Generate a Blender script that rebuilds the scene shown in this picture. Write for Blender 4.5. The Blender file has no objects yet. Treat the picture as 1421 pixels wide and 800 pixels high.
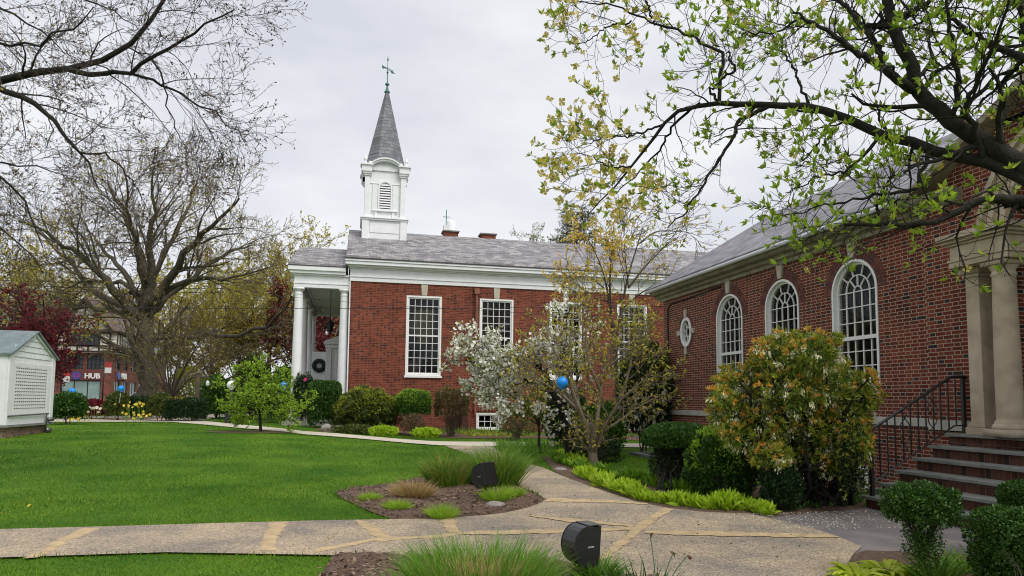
import bpy, bmesh, math, random
import numpy as np
from mathutils import Vector, Matrix
SC = bpy.context.scene
COL = SC.collection
R = math.radians
rnd = random.Random(7)
rng = np.random.default_rng(11)

# ------------------------------------------------------------------ camera, sky, sun, exposure
F, PITCH, ROLL, YAW, PCY, EYE = 954.0, R(4.479), R(.5945), R(12.835), 481.6, 1.6
def _basis():
    cy, sy = math.cos(YAW), math.sin(YAW); cp, sp = math.cos(PITCH), math.sin(PITCH)
    cr, sr = math.cos(ROLL), math.sin(ROLL)
    fwd = np.array([sy*cp, cy*cp, sp]); right = np.array([cy, -sy, 0.]); up = np.cross(right, fwd)
    return np.array([cr*right+sr*up, -sr*right+cr*up, fwd])
BM_ = _basis()
cam_d = bpy.data.cameras.new('camera'); cam = bpy.data.objects.new('camera', cam_d); COL.objects.link(cam)
mw = Matrix.Identity(4)
for i in range(3):
    mw[i][0] = BM_[0][i]; mw[i][1] = BM_[1][i]; mw[i][2] = -BM_[2][i]
mw[2][3] = EYE
cam.matrix_world = mw
cam_d.sensor_width = 36; cam_d.lens = F/1421*36; cam_d.shift_y = (PCY-400)/1421
cam_d.clip_start = .05; cam_d.clip_end = 3000
SC.camera = cam

W = bpy.data.worlds.new('World'); SC.world = W; W.use_nodes = True
nt = W.node_tree; nt.nodes.clear()
def N(nt, typ, loc=None, **kw):
    n = nt.nodes.new(typ)
    for k, v in kw.items():
        if k.startswith('i_'):
            key = k[2:]; key = int(key) if key.isdigit() else key.replace('_', ' ')
            n.inputs[key].default_value = v
        else: setattr(n, k, v)
    return n
SUN_EL, SUN_AZ = 50, 148       # compass style azimuth of the sun, clockwise from +Y
sky = N(nt, 'ShaderNodeTexSky', sky_type='NISHITA', sun_disc=False, sun_elevation=R(SUN_EL), sun_rotation=R(SUN_AZ))
tc = N(nt, 'ShaderNodeTexCoord')
mp = N(nt, 'ShaderNodeMapping'); mp.inputs['Scale'].default_value = (1.2, 1.2, 3.6)
ns = N(nt, 'ShaderNodeTexNoise', i_Scale=2.1, i_Detail=6.0, i_Roughness=.55)
rp = N(nt, 'ShaderNodeValToRGB')
rp.color_ramp.elements[0].position = .32; rp.color_ramp.elements[0].color = (4.35, 4.45, 4.85, 1)
rp.color_ramp.elements[1].position = .66; rp.color_ramp.elements[1].color = (5.8, 5.82, 5.95, 1)
mx = N(nt, 'ShaderNodeMixRGB'); mx.inputs[0].default_value = .94
bg = N(nt, 'ShaderNodeBackground', i_Strength=.1)
wo = N(nt, 'ShaderNodeOutputWorld')
L = nt.links.new
L(tc.outputs['Generated'], mp.inputs[0]); L(mp.outputs[0], ns.inputs['Vector']); L(ns.outputs['Fac'], rp.inputs[0])
L(sky.outputs[0], mx.inputs[1]); L(rp.outputs[0], mx.inputs[2]); L(mx.outputs[0], bg.inputs[0]); L(bg.outputs[0], wo.inputs[0])

sd = bpy.data.lights.new('sun', 'SUN'); sd.energy = 1.5; sd.angle = R(35); sd.color = (1, .96, .9)
so = bpy.data.objects.new('sun', sd); COL.objects.link(so)
_d = Vector((math.sin(R(SUN_AZ))*math.cos(R(SUN_EL)), math.cos(R(SUN_AZ))*math.cos(R(SUN_EL)), math.sin(R(SUN_EL))))
so.rotation_euler = _d.to_track_quat('Z', 'Y').to_euler()
vs = SC.view_settings
vs.view_transform = 'Standard'; vs.look = 'None'; vs.gamma = 1; vs.use_curve_mapping = False; vs.exposure = 0.72
cy_ = SC.cycles
cy_.use_denoising = True; cy_.pixel_filter_type = 'BLACKMAN_HARRIS'; cy_.filter_width = 1.05; cy_.max_bounces = 6; cy_.diffuse_bounces = 3; cy_.glossy_bounces = 3
cy_.transparent_max_bounces = 8; cy_.transmission_bounces = 4; cy_.sample_clamp_indirect = 6

# ------------------------------------------------------------------ geometry of the view (used to survey the place)
def ray(px, py): return BM_.T @ np.array([(px-710.5)/F, (PCY-py)/F, 1.])
def sstep(a, b, x):
    t = np.clip((x-a)/(b-a), 0, 1); return t*t*(3-2*t)
def terr(x, y):
    return .35*sstep(12, 27, np.asarray(y, float))*(1-sstep(-3, 4.0, np.asarray(x, float)))
def G(px, py, z=None):
    d = ray(px, py); zz = 0. if z is None else z
    for _ in range(12):
        t = (zz-EYE)/d[2]
        if z is None: zz = float(terr(d[0]*t, d[1]*t))*.5+zz*.5
    return np.array([d[0]*t, d[1]*t, zz])
def atX(px, py, X): d = ray(px, py); t = X/d[0]; return np.array([X, d[1]*t, EYE+d[2]*t])
def atY(px, py, Y): d = ray(px, py); t = Y/d[1]; return np.array([d[0]*t, Y, EYE+d[2]*t])
def atD(px, py, D): d = ray(px, py); return np.array([0, 0, EYE])+d*D

# ------------------------------------------------------------------ materials
MATS = {}
def newmat(name):
    m = bpy.data.materials.new(name); m.use_nodes = True
    nt = m.node_tree; b = nt.nodes['Principled BSDF']
    MATS[name] = m
    return m, nt, b
def rgba(c): return (c[0], c[1], c[2], 1)
def plain(name, col, rough=.7, noise=0., nscale=6., col2=None, bump=0., metal=0., spec=.35, detail=4.):
    m, nt, b = newmat(name)
    b.inputs['Roughness'].default_value = rough; b.inputs['Metallic'].default_value = metal
    b.inputs['Specular IOR Level'].default_value = spec
    b.inputs['Base Color'].default_value = rgba(col)
    if noise or col2 or bump:
        tc = N(nt, 'ShaderNodeTexCoord'); n1 = N(nt, 'ShaderNodeTexNoise', i_Scale=nscale, i_Detail=detail)
        nt.links.new(tc.outputs['Object'], n1.inputs['Vector'])
        r = N(nt, 'ShaderNodeValToRGB'); r.color_ramp.elements[0].position = .3; r.color_ramp.elements[1].position = .7
        c2 = col2 or tuple(min(1, v*(1+noise)) for v in col); c1 = tuple(v*(1-noise) for v in col) if not col2 else col
        r.color_ramp.elements[0].color = rgba(c1); r.color_ramp.elements[1].color = rgba(c2)
        nt.links.new(n1.outputs['Fac'], r.inputs[0]); nt.links.new(r.outputs[0], b.inputs['Base Color'])
        if bump:
            n2 = N(nt, 'ShaderNodeTexNoise', i_Scale=nscale*5, i_Detail=3.0)
            nt.links.new(tc.outputs['Object'], n2.inputs['Vector'])
            bp = N(nt, 'ShaderNodeBump', i_Strength=bump, i_Distance=.02)
            nt.links.new(n2.outputs['Fac'], bp.inputs['Height']); nt.links.new(bp.outputs[0], b.inputs['Normal'])
    return m
def leafmat(name, cols, rough=.5, trans=.35, pos=None):
    """each leaf (mesh island) takes its own colour from the ramp; light passes partly through it"""
    m, nt, b = newmat(name)
    g = N(nt, 'ShaderNodeNewGeometry'); r = N(nt, 'ShaderNodeValToRGB')
    els = r.color_ramp.elements
    while len(els) < len(cols): els.new(.5)
    for i, c in enumerate(cols):
        els[i].position = pos[i] if pos else i/(len(cols)-1); els[i].color = rgba(c)
    nt.links.new(g.outputs['Random Per Island'], r.inputs[0])
    nt.links.new(r.outputs[0], b.inputs['Base Color'])
    b.inputs['Roughness'].default_value = rough; b.inputs['Specular IOR Level'].default_value = .25
    tr = N(nt, 'ShaderNodeBsdfTranslucent'); ms = N(nt, 'ShaderNodeMixShader'); ms.inputs[0].default_value = trans
    nt.links.new(r.outputs[0], tr.inputs[0])
    out = nt.nodes['Material Output']
    nt.links.new(b.outputs[0], ms.inputs[1]); nt.links.new(tr.outputs[0], ms.inputs[2]); nt.links.new(ms.outputs[0], out.inputs[0])
    return m
def patchy(m, scale, lo, hi):
    nt = m.node_tree; r = next(n for n in nt.nodes if n.type == 'VALTORGB'); g = next(n for n in nt.nodes if n.type == 'NEW_GEOMETRY')
    nz = N(nt, 'ShaderNodeTexNoise', i_Scale=scale, i_Detail=5.0, i_Roughness=.6); nt.links.new(g.outputs['Position'], nz.inputs['Vector'])
    q = N(nt, 'ShaderNodeValToRGB'); q.color_ramp.elements[0].position = .36; q.color_ramp.elements[0].color = rgba(lo); q.color_ramp.elements[1].position = .64; q.color_ramp.elements[1].color = rgba(hi)
    nt.links.new(nz.outputs['Fac'], q.inputs[0]); mm = N(nt, 'ShaderNodeMixRGB', blend_type='MULTIPLY'); mm.inputs[0].default_value = 1
    outs = [l.to_socket for l in r.outputs[0].links]; nt.links.new(r.outputs[0], mm.inputs[1]); nt.links.new(q.outputs[0], mm.inputs[2])
    for o in outs: nt.links.new(mm.outputs[0], o)
def mth(nt, op, a, b=None, c=None):
    n = nt.nodes.new('ShaderNodeMath'); n.operation = op
    for i, v in enumerate((a, b, c)):
        if v is None: continue
        if isinstance(v, (int, float)): n.inputs[i].default_value = v
        else: nt.links.new(v, n.inputs[i])
    return n.outputs[0]
def wallcoords(nt):
    """u along the wall (X or Y whichever the wall follows), v up, from object space and the face normal"""
    tc = N(nt, 'ShaderNodeTexCoord'); g = N(nt, 'ShaderNodeNewGeometry')
    s = N(nt, 'ShaderNodeSeparateXYZ'); nt.links.new(g.outputs['Position'], s.inputs[0])
    sn = N(nt, 'ShaderNodeSeparateXYZ'); nt.links.new(g.outputs['True Normal'], sn.inputs[0])
    isx = mth(nt, 'GREATER_THAN', mth(nt, 'ABSOLUTE', sn.outputs[0]), .6)
    u = mth(nt, 'ADD', mth(nt, 'MULTIPLY', s.outputs[1], isx), mth(nt, 'MULTIPLY', s.outputs[0], mth(nt, 'SUBTRACT', 1., isx)))
    return u, s.outputs[2], g
def brickmat(name, reds, darks, mortar, period=.325, h=.0675, head=.36, pdark=.45, m=.011, bump=.5):
    mt, nt, b = newmat(name)
    u, v, g = wallcoords(nt)
    row = mth(nt, 'FLOOR', mth(nt, 'DIVIDE', v, h))
    vf = mth(nt, 'FRACT', mth(nt, 'DIVIDE', v, h))
    odd = mth(nt, 'FRACT', mth(nt, 'MULTIPLY', row, .5))
    uu = mth(nt, 'ADD', mth(nt, 'DIVIDE', u, period), odd)
    cell = mth(nt, 'FLOOR', uu); uf = mth(nt, 'FRACT', uu)
    ish = mth(nt, 'GREATER_THAN', uf, 1-head)
    def near(x, edge, w):   # 1 when |x-edge|<w
        return mth(nt, 'LESS_THAN', mth(nt, 'ABSOLUTE', mth(nt, 'SUBTRACT', x, edge)), w)
    wu = m/period/2*1.0
    mo = mth(nt, 'MAXIMUM', near(uf, 0, wu), near(uf, 1, wu)); mo = mth(nt, 'MAXIMUM', mo, near(uf, 1-head, wu))
    wv = m/h/2
    mo = mth(nt, 'MAXIMUM', mo, near(vf, 0, wv)); mo = mth(nt, 'MAXIMUM', mo, near(vf, 1, wv))
    cx = N(nt, 'ShaderNodeCombineXYZ')
    nt.links.new(mth(nt, 'ADD', mth(nt, 'MULTIPLY', cell, 2.), ish), cx.inputs[0]); nt.links.new(row, cx.inputs[1])
    wn = N(nt, 'ShaderNodeTexWhiteNoise', noise_dimensions='3D'); nt.links.new(cx.outputs[0], wn.inputs['Vector'])
    rr = N(nt, 'ShaderNodeValToRGB')
    while len(rr.color_ramp.elements) < len(reds): rr.color_ramp.elements.new(.5)
    for i, c in enumerate(reds): rr.color_ramp.elements[i].position = i/(len(reds)-1); rr.color_ramp.elements[i].color = rgba(c)
    nt.links.new(wn.outputs['Value'], rr.inputs[0])
    sc_ = N(nt, 'ShaderNodeSeparateColor'); nt.links.new(wn.outputs['Color'], sc_.inputs[0])
    thr = mth(nt, 'ADD', mth(nt, 'MULTIPLY', ish, pdark-.02), .02)
    dk = mth(nt, 'LESS_THAN', sc_.outputs[1], thr)
    m1 = N(nt, 'ShaderNodeMixRGB'); nt.links.new(dk, m1.inputs[0]); nt.links.new(rr.outputs[0], m1.inputs[1]); m1.inputs[2].default_value = rgba(darks)
    # weathering over whole wall
    nz = N(nt, 'ShaderNodeTexNoise', i_Scale=1.3, i_Detail=6.0, i_Roughness=.65); nt.links.new(g.outputs['Position'], nz.inputs['Vector'])
    mr = N(nt, 'ShaderNodeMapRange'); mr.inputs[1].default_value = .3; mr.inputs[2].default_value = .7; mr.inputs[3].default_value = .62; mr.inputs[4].default_value = 1.22
    nt.links.new(nz.outputs['Fac'], mr.inputs[0])
    m2 = N(nt, 'ShaderNodeMixRGB', blend_type='MULTIPLY'); m2.inputs[0].default_value = 1
    nt.links.new(m1.outputs[0], m2.inputs[1]); nt.links.new(mr.outputs[0], m2.inputs[2])
    m3 = N(nt, 'ShaderNodeMixRGB'); nt.links.new(mo, m3.inputs[0]); nt.links.new(m2.outputs[0], m3.inputs[1]); m3.inputs[2].default_value = rgba(mortar)
    nt.links.new(m3.outputs[0], b.inputs['Base Color']); b.inputs['Roughness'].default_value = .88; b.inputs['Specular IOR Level'].default_value = .2
    bp = N(nt, 'ShaderNodeBump', i_Strength=bump, i_Distance=.006)
    hh = mth(nt, 'ADD', mth(nt, 'SUBTRACT', 1., mo), mth(nt, 'MULTIPLY', nz.outputs['Fac'], .5))
    nt.links.new(hh, bp.inputs['Height']); nt.links.new(bp.outputs[0], b.inputs['Normal'])
    return mt
def slatemat(name, cols, w=.3, h=.2, slope=1., along='X', line=(.05, .05, .055), streak=.35):
    """courses of slates; along = world axis the courses follow"""
    mt, nt, b = newmat(name)
    g = N(nt, 'ShaderNodeNewGeometry'); s = N(nt, 'ShaderNodeSeparateXYZ'); nt.links.new(g.outputs['Position'], s.inputs[0])
    if along == 'X': u = s.outputs[0]
    elif along == 'Y': u = s.outputs[1]
    else: u = mth(nt, 'ADD', s.outputs[0], s.outputs[1])
    v = mth(nt, 'MULTIPLY', s.outputs[2], slope)
    cx = N(nt, 'ShaderNodeCombineXYZ'); nt.links.new(u, cx.inputs[0]); nt.links.new(v, cx.inputs[1])
    br = N(nt, 'ShaderNodeTexBrick', i_Scale=1.0); br.offset = .5
    br.inputs['Color1'].default_value = (0, 0, 0, 1); br.inputs['Color2'].default_value = (1, 1, 1, 1)
    br.inputs['Brick Width'].default_value = w; br.inputs['Row Height'].default_value = h; br.inputs['Mortar Size'].default_value = .008
    br.inputs['Mortar Smooth'].default_value = .3
    nt.links.new(cx.outputs[0], br.inputs['Vector'])
    rr = N(nt, 'ShaderNodeValToRGB')
    while len(rr.color_ramp.elements) < len(cols): rr.color_ramp.elements.new(.5)
    for i, c in enumerate(cols): rr.color_ramp.elements[i].position = i/(len(cols)-1); rr.color_ramp.elements[i].color = rgba(c)
    nt.links.new(br.outputs['Color'], rr.inputs[0])
    nz = N(nt, 'ShaderNodeTexNoise', i_Scale=1.1, i_Detail=7.0, i_Roughness=.7); nt.links.new(g.outputs['Position'], nz.inputs['Vector'])
    mr = N(nt, 'ShaderNodeMapRange'); mr.inputs[1].default_value = .3; mr.inputs[2].default_value = .7; mr.inputs[3].default_value = 1-streak; mr.inputs[4].default_value = 1+streak
    nt.links.new(nz.outputs['Fac'], mr.inputs[0])
    m2 = N(nt, 'ShaderNodeMixRGB', blend_type='MULTIPLY'); m2.inputs[0].default_value = 1
    nt.links.new(rr.outputs[0], m2.inputs[1]); nt.links.new(mr.outputs[0], m2.inputs[2])
    m3 = N(nt, 'ShaderNodeMixRGB'); nt.links.new(br.outputs['Fac'], m3.inputs[0]); nt.links.new(m2.outputs[0], m3.inputs[1]); m3.inputs[2].default_value = rgba(line)
    nt.links.new(m3.outputs[0], b.inputs['Base Color']); b.inputs['Roughness'].default_value = .55
    vf = mth(nt, 'FRACT', mth(nt, 'DIVIDE', v, h))
    bp = N(nt, 'ShaderNodeBump', i_Strength=.8, i_Distance=.03)
    hh = mth(nt, 'SUBTRACT', mth(nt, 'MULTIPLY', br.outputs['Color'], .3), vf)
    nt.links.new(hh, bp.inputs['Height']); nt.links.new(bp.outputs[0], b.inputs['Normal'])
    return mt

M_BRICK = brickmat('old_red_brick', [(.115, .026, .018), (.16, .036, .023), (.215, .052, .032), (.14, .031, .021)], (.035, .028, .028), (.38, .295, .22), pdark=.24, m=.013)
M_BRICKC = brickmat('church_red_brick', [(.115, .028, .017), (.175, .044, .026), (.235, .064, .036)], (.05, .025, .022), (.26, .125, .085), pdark=.22, m=.013, h=.082, period=.36)
M_BRICKS = brickmat('brown_step_brick', [(.07, .028, .02), (.10, .04, .028), (.13, .055, .038)], (.04, .025, .02), (.12, .085, .065), period=.20, h=.5, head=.5)  # shade under the tread nosings is mixed into these riser browns
M_BRICKP = brickmat('tan_plinth_brick', [(.22, .13, .09), (.32, .20, .15), (.28, .15, .10)], (.10, .08, .07), (.35, .30, .25))
M_BRICKH = brickmat('shop_red_brick', [(.18, .06, .045), (.23, .08, .06), (.27, .10, .075)], (.12, .06, .05), (.25, .17, .14), period=.5, h=.15)
M_WHITE = plain('white_paint', (.78, .79, .80), .5, noise=.05, nscale=3, bump=.04)
M_WHITEW = plain('weathered_white_wood', (.74, .76, .77), .6, noise=.10, nscale=9, bump=.12)
M_TRIM = plain('window_white', (.80, .80, .78), .45, noise=.05, nscale=8)
M_STONE = plain('limestone', (.36, .29, .21), .8, col2=(.54, .45, .34), nscale=3.5, bump=.25)
M_STONEG = plain('grey_limestone', (.36, .35, .31), .8, col2=(.50, .48, .43), nscale=3, bump=.2)
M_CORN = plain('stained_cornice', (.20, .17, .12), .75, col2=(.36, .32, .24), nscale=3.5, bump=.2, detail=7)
M_KEYS = plain('keystone_stone', (.42, .38, .30), .8, col2=(.52, .48, .40), nscale=5)
M_TREAD = plain('bluestone_tread', (.15, .16, .145), .7, col2=(.25, .26, .24), nscale=4, bump=.25)
M_IRON = plain('black_iron', (.018, .018, .02), .4, spec=.5)
M_BLACKP = plain('black_plastic', (.012, .012, .013), .35, spec=.5, noise=.3, nscale=20)
M_GREYP = plain('brushed_grey_top', (.16, .16, .17), .35, metal=.6)
M_COPPER = plain('copper_downpipe', (.20, .075, .045), .6, col2=(.27, .11, .065), nscale=5)
M_VERDI = plain('verdigris', (.05, .16, .14), .6, col2=(.10, .22, .19), nscale=9)
M_GUTTER = plain('grey_gutter_edge', (.62, .63, .65), .4)
M_GUTDARK = plain('dark_gutter', (.05, .05, .055), .5)
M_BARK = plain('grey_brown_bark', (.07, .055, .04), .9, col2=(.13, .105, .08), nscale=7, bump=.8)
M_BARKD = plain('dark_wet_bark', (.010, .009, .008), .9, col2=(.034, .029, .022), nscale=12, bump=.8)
M_BARKL = plain('pale_tan_bark', (.14, .11, .075), .85, col2=(.26, .21, .145), nscale=12, bump=.5)
M_BARKO = plain('lichened_bark', (.05, .042, .030), .9, col2=(.12, .105, .07), nscale=5, bump=.9)
M_TWIG = plain('dark_twig', (.085, .065, .052), .9)
M_TWIGO = plain('olive_brown_twig', (.12, .095, .055), .9)
M_BALLOON = plain('blue_balloon', (.01, .26, .80), .3, spec=.5)
M_WREATH = plain('dark_green_wreath', (.02, .035, .025), .8, noise=.4, nscale=30, bump=1)
M_SLATE_C = slatemat('church_slate', [(.11, .10, .105), (.21, .195, .205), (.34, .325, .32), (.16, .145, .16)], w=.35, h=.26, slope=2.2, along='X')
M_SLATE_H = slatemat('hall_slate', [(.10, .095, .11), (.18, .17, .195), (.26, .25, .275)], w=.3, h=.2, slope=1.9, along='Y', streak=.2)
M_SLATE_S = slatemat('spire_slate', [(.10, .105, .12), (.15, .155, .17), (.19, .195, .21)], w=.35, h=.21, slope=1.0, along='XY', streak=.2)
M_SHEDROOF = plain('grey_green_shingle', (.13, .17, .18), .8, col2=(.19, .235, .245), nscale=3, bump=.5)
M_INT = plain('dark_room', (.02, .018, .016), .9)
M_CURT = plain('amber_curtain', (.22, .16, .06), .8, noise=.3, nscale=6)
M_CURT2 = plain('mauve_curtain', (.11, .06, .07), .8, noise=.3, nscale=4)
M_INBLUE = plain('blue_panel_inside', (.05, .09, .28), .7, noise=.3, nscale=3)
def glassmat():
    m, nt, b = newmat('old_window_glass')
    out = nt.nodes['Material Output']
    gl = N(nt, 'ShaderNodeBsdfGlossy'); gl.inputs['Roughness'].default_value = .06; gl.inputs[0].default_value = (.9, .93, 1, 1)
    tr = N(nt, 'ShaderNodeBsdfTransparent'); tr.inputs[0].default_value = (.50, .52, .50, 1)
    lw = N(nt, 'ShaderNodeLayerWeight'); lw.inputs[0].default_value = .25
    g = N(nt, 'ShaderNodeNewGeometry')
    nz = N(nt, 'ShaderNodeTexNoise', i_Scale=5.0, i_Detail=2.0); nt.links.new(g.outputs['Position'], nz.inputs['Vector'])
    bp = N(nt, 'ShaderNodeBump', i_Strength=.25, i_Distance=.02); nt.links.new(nz.outputs[0], bp.inputs['Height']); nt.links.new(bp.outputs[0], gl.inputs['Normal'])
    f2 = mth(nt, 'ADD', mth(nt, 'MULTIPLY', mth(nt, 'POWER', lw.outputs['Facing'], 3.), .45), .03)
    ms = N(nt, 'ShaderNodeMixShader'); nt.links.new(f2, ms.inputs[0]); nt.links.new(tr.outputs[0], ms.inputs[1]); nt.links.new(gl.outputs[0], ms.inputs[2])
    nt.links.new(ms.outputs[0], out.inputs[0]); return m
M_GLASS = glassmat()
M_GLASSD = plain('dark_glass', (.02, .025, .03), .08, spec=.6)
M_GLASST = plain('shop_glass', (.25, .36, .35), .2, noise=.25, nscale=.8, spec=.5)

# ------------------------------------------------------------------ mesh helpers
def link(o, parent=None):
    COL.objects.link(o)
    if parent is not None: o.parent = parent
    return o
def tag(o, label=None, cat=None, group=None, kind=None):
    if label: o['label'] = label
    if cat: o['category'] = cat
    if group: o['group'] = group
    if kind: o['kind'] = kind
    return o
def thing(name, label, cat, loc=(0, 0, 0), group=None):
    o = bpy.data.objects.new(name, None); o.empty_display_size = .2; o.location = loc; link(o)
    return tag(o, label, cat, group)
class MB:
    """collects verts/faces in WORLD coordinates; build() makes one mesh object, re-expressed in its parent's frame"""
    def __init__(s): s.v = []; s.f = []; s.n = 0; s.arr = []; s.sm = []
    def raw(s, verts, faces):
        b = s.n; s.v.extend([tuple(map(float, p)) for p in verts]); s.f.extend([[i+b for i in f] for f in faces]); s.n += len(verts); return s
    def box(s, a, b):
        x0, y0, z0 = [min(a[i], b[i]) for i in range(3)]; x1, y1, z1 = [max(a[i], b[i]) for i in range(3)]
        return s.raw([(x0, y0, z0), (x1, y0, z0), (x1, y1, z0), (x0, y1, z0), (x0, y0, z1), (x1, y0, z1), (x1, y1, z1), (x0, y1, z1)],
                     [(0, 3, 2, 1), (4, 5, 6, 7), (0, 1, 5, 4), (1, 2, 6, 5), (2, 3, 7, 6), (3, 0, 4, 7)])
    def prism(s, poly, vec):
        """poly: list of 3d points (planar), extruded by vec"""
        n = len(poly); vec = np.array(vec, float); p = [np.array(q, float) for q in poly]
        nrm = sum((np.cross(p[i], p[(i+1) % n]) for i in range(n)), np.zeros(3))
        if np.dot(nrm, vec) > 0: p = p[::-1]
        vs_ = p+[q+vec for q in p]
        fs = [list(range(n)), [n+i for i in range(n)][::-1]]+[[i, n+i, n+(i+1) % n, (i+1) % n] for i in range(n)]
        fs = [f[::1] for f in fs]
        return s.raw(vs_, fs)
    def tube(s, pts, rad, sides=8, cap=True):
        pts = [np.array(p, float) for p in pts]; K = len(pts)
        rad = [rad]*K if isinstance(rad, (int, float)) else rad
        vs_ = []; ref = None
        for i, p in enumerate(pts):
            t = pts[min(i+1, K-1)]-pts[max(i-1, 0)]; t = t/(np.linalg.norm(t)+1e-9)
            if ref is None: ref = np.cross(t, [0, 0, 1] if abs(t[2]) < .9 else [1, 0, 0])
            u = ref-np.dot(ref, t)*t; u /= np.linalg.norm(u)+1e-9; ref = u; w = np.cross(t, u)
            for k in range(sides):
                a = 2*math.pi*k/sides; vs_.append(p+rad[i]*(math.cos(a)*u+math.sin(a)*w))
        fs = [[i*sides+k, i*sides+(k+1) % sides, (i+1)*sides+(k+1) % sides, (i+1)*sides+k] for i in range(K-1) for k in range(sides)]
        if cap: fs += [list(range(sides))[::-1], [(K-1)*sides+k for k in range(sides)]]
        return s.raw(vs_, fs)
    def lathe(s, c, prof, sides=20, axis=(0, 0, 1)):
        """prof: (r, z) from bottom to top around vertical axis at c"""
        vs_ = [(c[0]+r*math.cos(2*math.pi*k/sides), c[1]+r*math.sin(2*math.pi*k/sides), c[2]+z) for r, z in prof for k in range(sides)]
        K = len(prof)
        fs = [[i*sides+k, i*sides+(k+1) % sides, (i+1)*sides+(k+1) % sides, (i+1)*sides+k] for i in range(K-1) for k in range(sides)]
        fs += [list(range(sides))[::-1], [(K-1)*sides+k for k in range(sides)]]
        return s.raw(vs_, fs)
    def build(s, name, mat, parent=None, smooth=False, bevel=0., origin=None):
        me = bpy.data.meshes.new(name); me.from_pydata(s.v, [], s.f); me.update()
        return finish(me, name, mat, parent, smooth, bevel)
def worldloc(o):
    v = Vector((0, 0, 0)); m = o
    while m is not None: v += m.location; m = m.parent
    return v
def finish(me, name, mat, parent=None, smooth=False, bevel=0.):
    o = bpy.data.objects.new(name, me)
    if parent is not None:
        wl = worldloc(parent)
        me.transform(Matrix.Translation(-wl))
    elif len(me.vertices):
        n = len(me.vertices); a = np.zeros(n*3, np.float32); me.vertices.foreach_get('co', a); a = a.reshape(-1, 3)
        lo, hi = a.min(0), a.max(0); c = Vector(((lo[0]+hi[0])/2, (lo[1]+hi[1])/2, lo[2]))
        me.transform(Matrix.Translation(-c)); o.location = c
    if mat: me.materials.append(mat)
    if smooth: me.polygons.foreach_set('use_smooth', [True]*len(me.polygons))
    link(o, parent)
    if bevel:
        md = o.modifiers.new('bevel', 'BEVEL'); md.width = bevel; md.segments = 2; md.limit_method = 'ANGLE'
    return o
def npmesh(name, V, Fq, mat, parent=None, smooth=False):
    """V (n,3) float, Fq (m,k) int – all faces same size"""
    V = np.ascontiguousarray(V, np.float32); Fq = np.ascontiguousarray(Fq, np.int32)
    me = bpy.data.meshes.new(name); m, k = Fq.shape
    me.vertices.add(len(V)); me.vertices.foreach_set('co', V.ravel())
    me.loops.add(m*k); me.loops.foreach_set('vertex_index', Fq.ravel())
    me.polygons.add(m); me.polygons.foreach_set('loop_start', np.arange(0, m*k, k, dtype=np.int32))
    me.update(calc_edges=True)
    return finish(me, name, mat, parent, smooth)
def cat(parts):
    Vs, Fs, n = [], [], 0
    for V, Fq in parts:
        Vs.append(V); Fs.append(Fq+n); n += len(V)
    return np.concatenate(Vs), np.concatenate(Fs)
def unit(a): return a/(np.linalg.norm(a, axis=-1, keepdims=True)+1e-9)
def tubes(P, Rr, sides=4):
    """P (N,K,3) polylines, Rr (N,K) radii -> verts, quads"""
    Nn, K, _ = P.shape
    T = np.empty_like(P); T[:, 1:-1] = P[:, 2:]-P[:, :-2]; T[:, 0] = P[:, 1]-P[:, 0]; T[:, -1] = P[:, -1]-P[:, -2]; T = unit(T)
    ref = np.where(np.abs(T[:, :1, 2:3]) < .9, np.array([0, 0, 1.]), np.array([1., 0, 0]))
    U = unit(np.cross(T, np.broadcast_to(ref, T.shape))); Wv = np.cross(T, U)
    a = np.arange(sides)*2*math.pi/sides
    V = P[:, :, None]+Rr[:, :, None, None]*(np.cos(a)[None, None, :, None]*U[:, :, None]+np.sin(a)[None, None, :, None]*Wv[:, :, None])
    idx = np.arange(Nn*K*sides).reshape(Nn, K, sides)
    nx = np.roll(idx, -1, axis=2)
    Fq = np.stack([idx[:, :-1], nx[:, :-1], nx[:, 1:], idx[:, 1:]], -1).reshape(-1, 4)
    return V.reshape(-1, 3), Fq
def grow(P, Rr, n, ln, ang=(.5, 1.1), K=6, wander=.18, up=0.05, tmin=.2, rs=.55, tip=.35, jit=.35, g=rng):
    """children of polylines: n per parent, ln = absolute length (or array per parent)"""
    Nn, Kp, _ = P.shape; M = Nn*n
    pi = np.repeat(np.arange(Nn), n)
    t = (np.tile(np.arange(n), Nn)+g.random(M))/n; t = tmin+(1-tmin)*t; t = np.clip(t, 0, .999)
    fi = t*(Kp-1); i0 = fi.astype(int); fr = (fi-i0)[:, None]
    base = P[pi, i0]*(1-fr)+P[pi, i0+1]*fr; T = unit(P[pi, i0+1]-P[pi, i0])
    rb = Rr[pi, i0]*(1-fr[:, 0])+Rr[pi, i0+1]*fr[:, 0]
    q = unit(np.cross(T, g.normal(size=(M, 3))))
    a = g.uniform(ang[0], ang[1], M)[:, None]
    d = unit(np.cos(a)*T+np.sin(a)*q+np.array([0, 0, up]))
    ln_ = (np.repeat(ln, n) if np.ndim(ln) else np.full(M, ln))*(1-.5*t)*g.uniform(1-jit, 1+jit, M)
    out = np.empty((M, K, 3)); out[:, 0] = base; st = (ln_/(K-1))[:, None]
    for k in range(1, K):
        out[:, k] = out[:, k-1]+d*st
        d = unit(d+g.normal(size=(M, 3))*wander+np.array([0, 0, up*.5]))
    r0 = np.minimum(rb*rs*1.2, np.maximum(rb*rs, ln_*.006))
    rr = r0[:, None]*np.linspace(1, tip, K)[None]
    return out, rr
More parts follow.
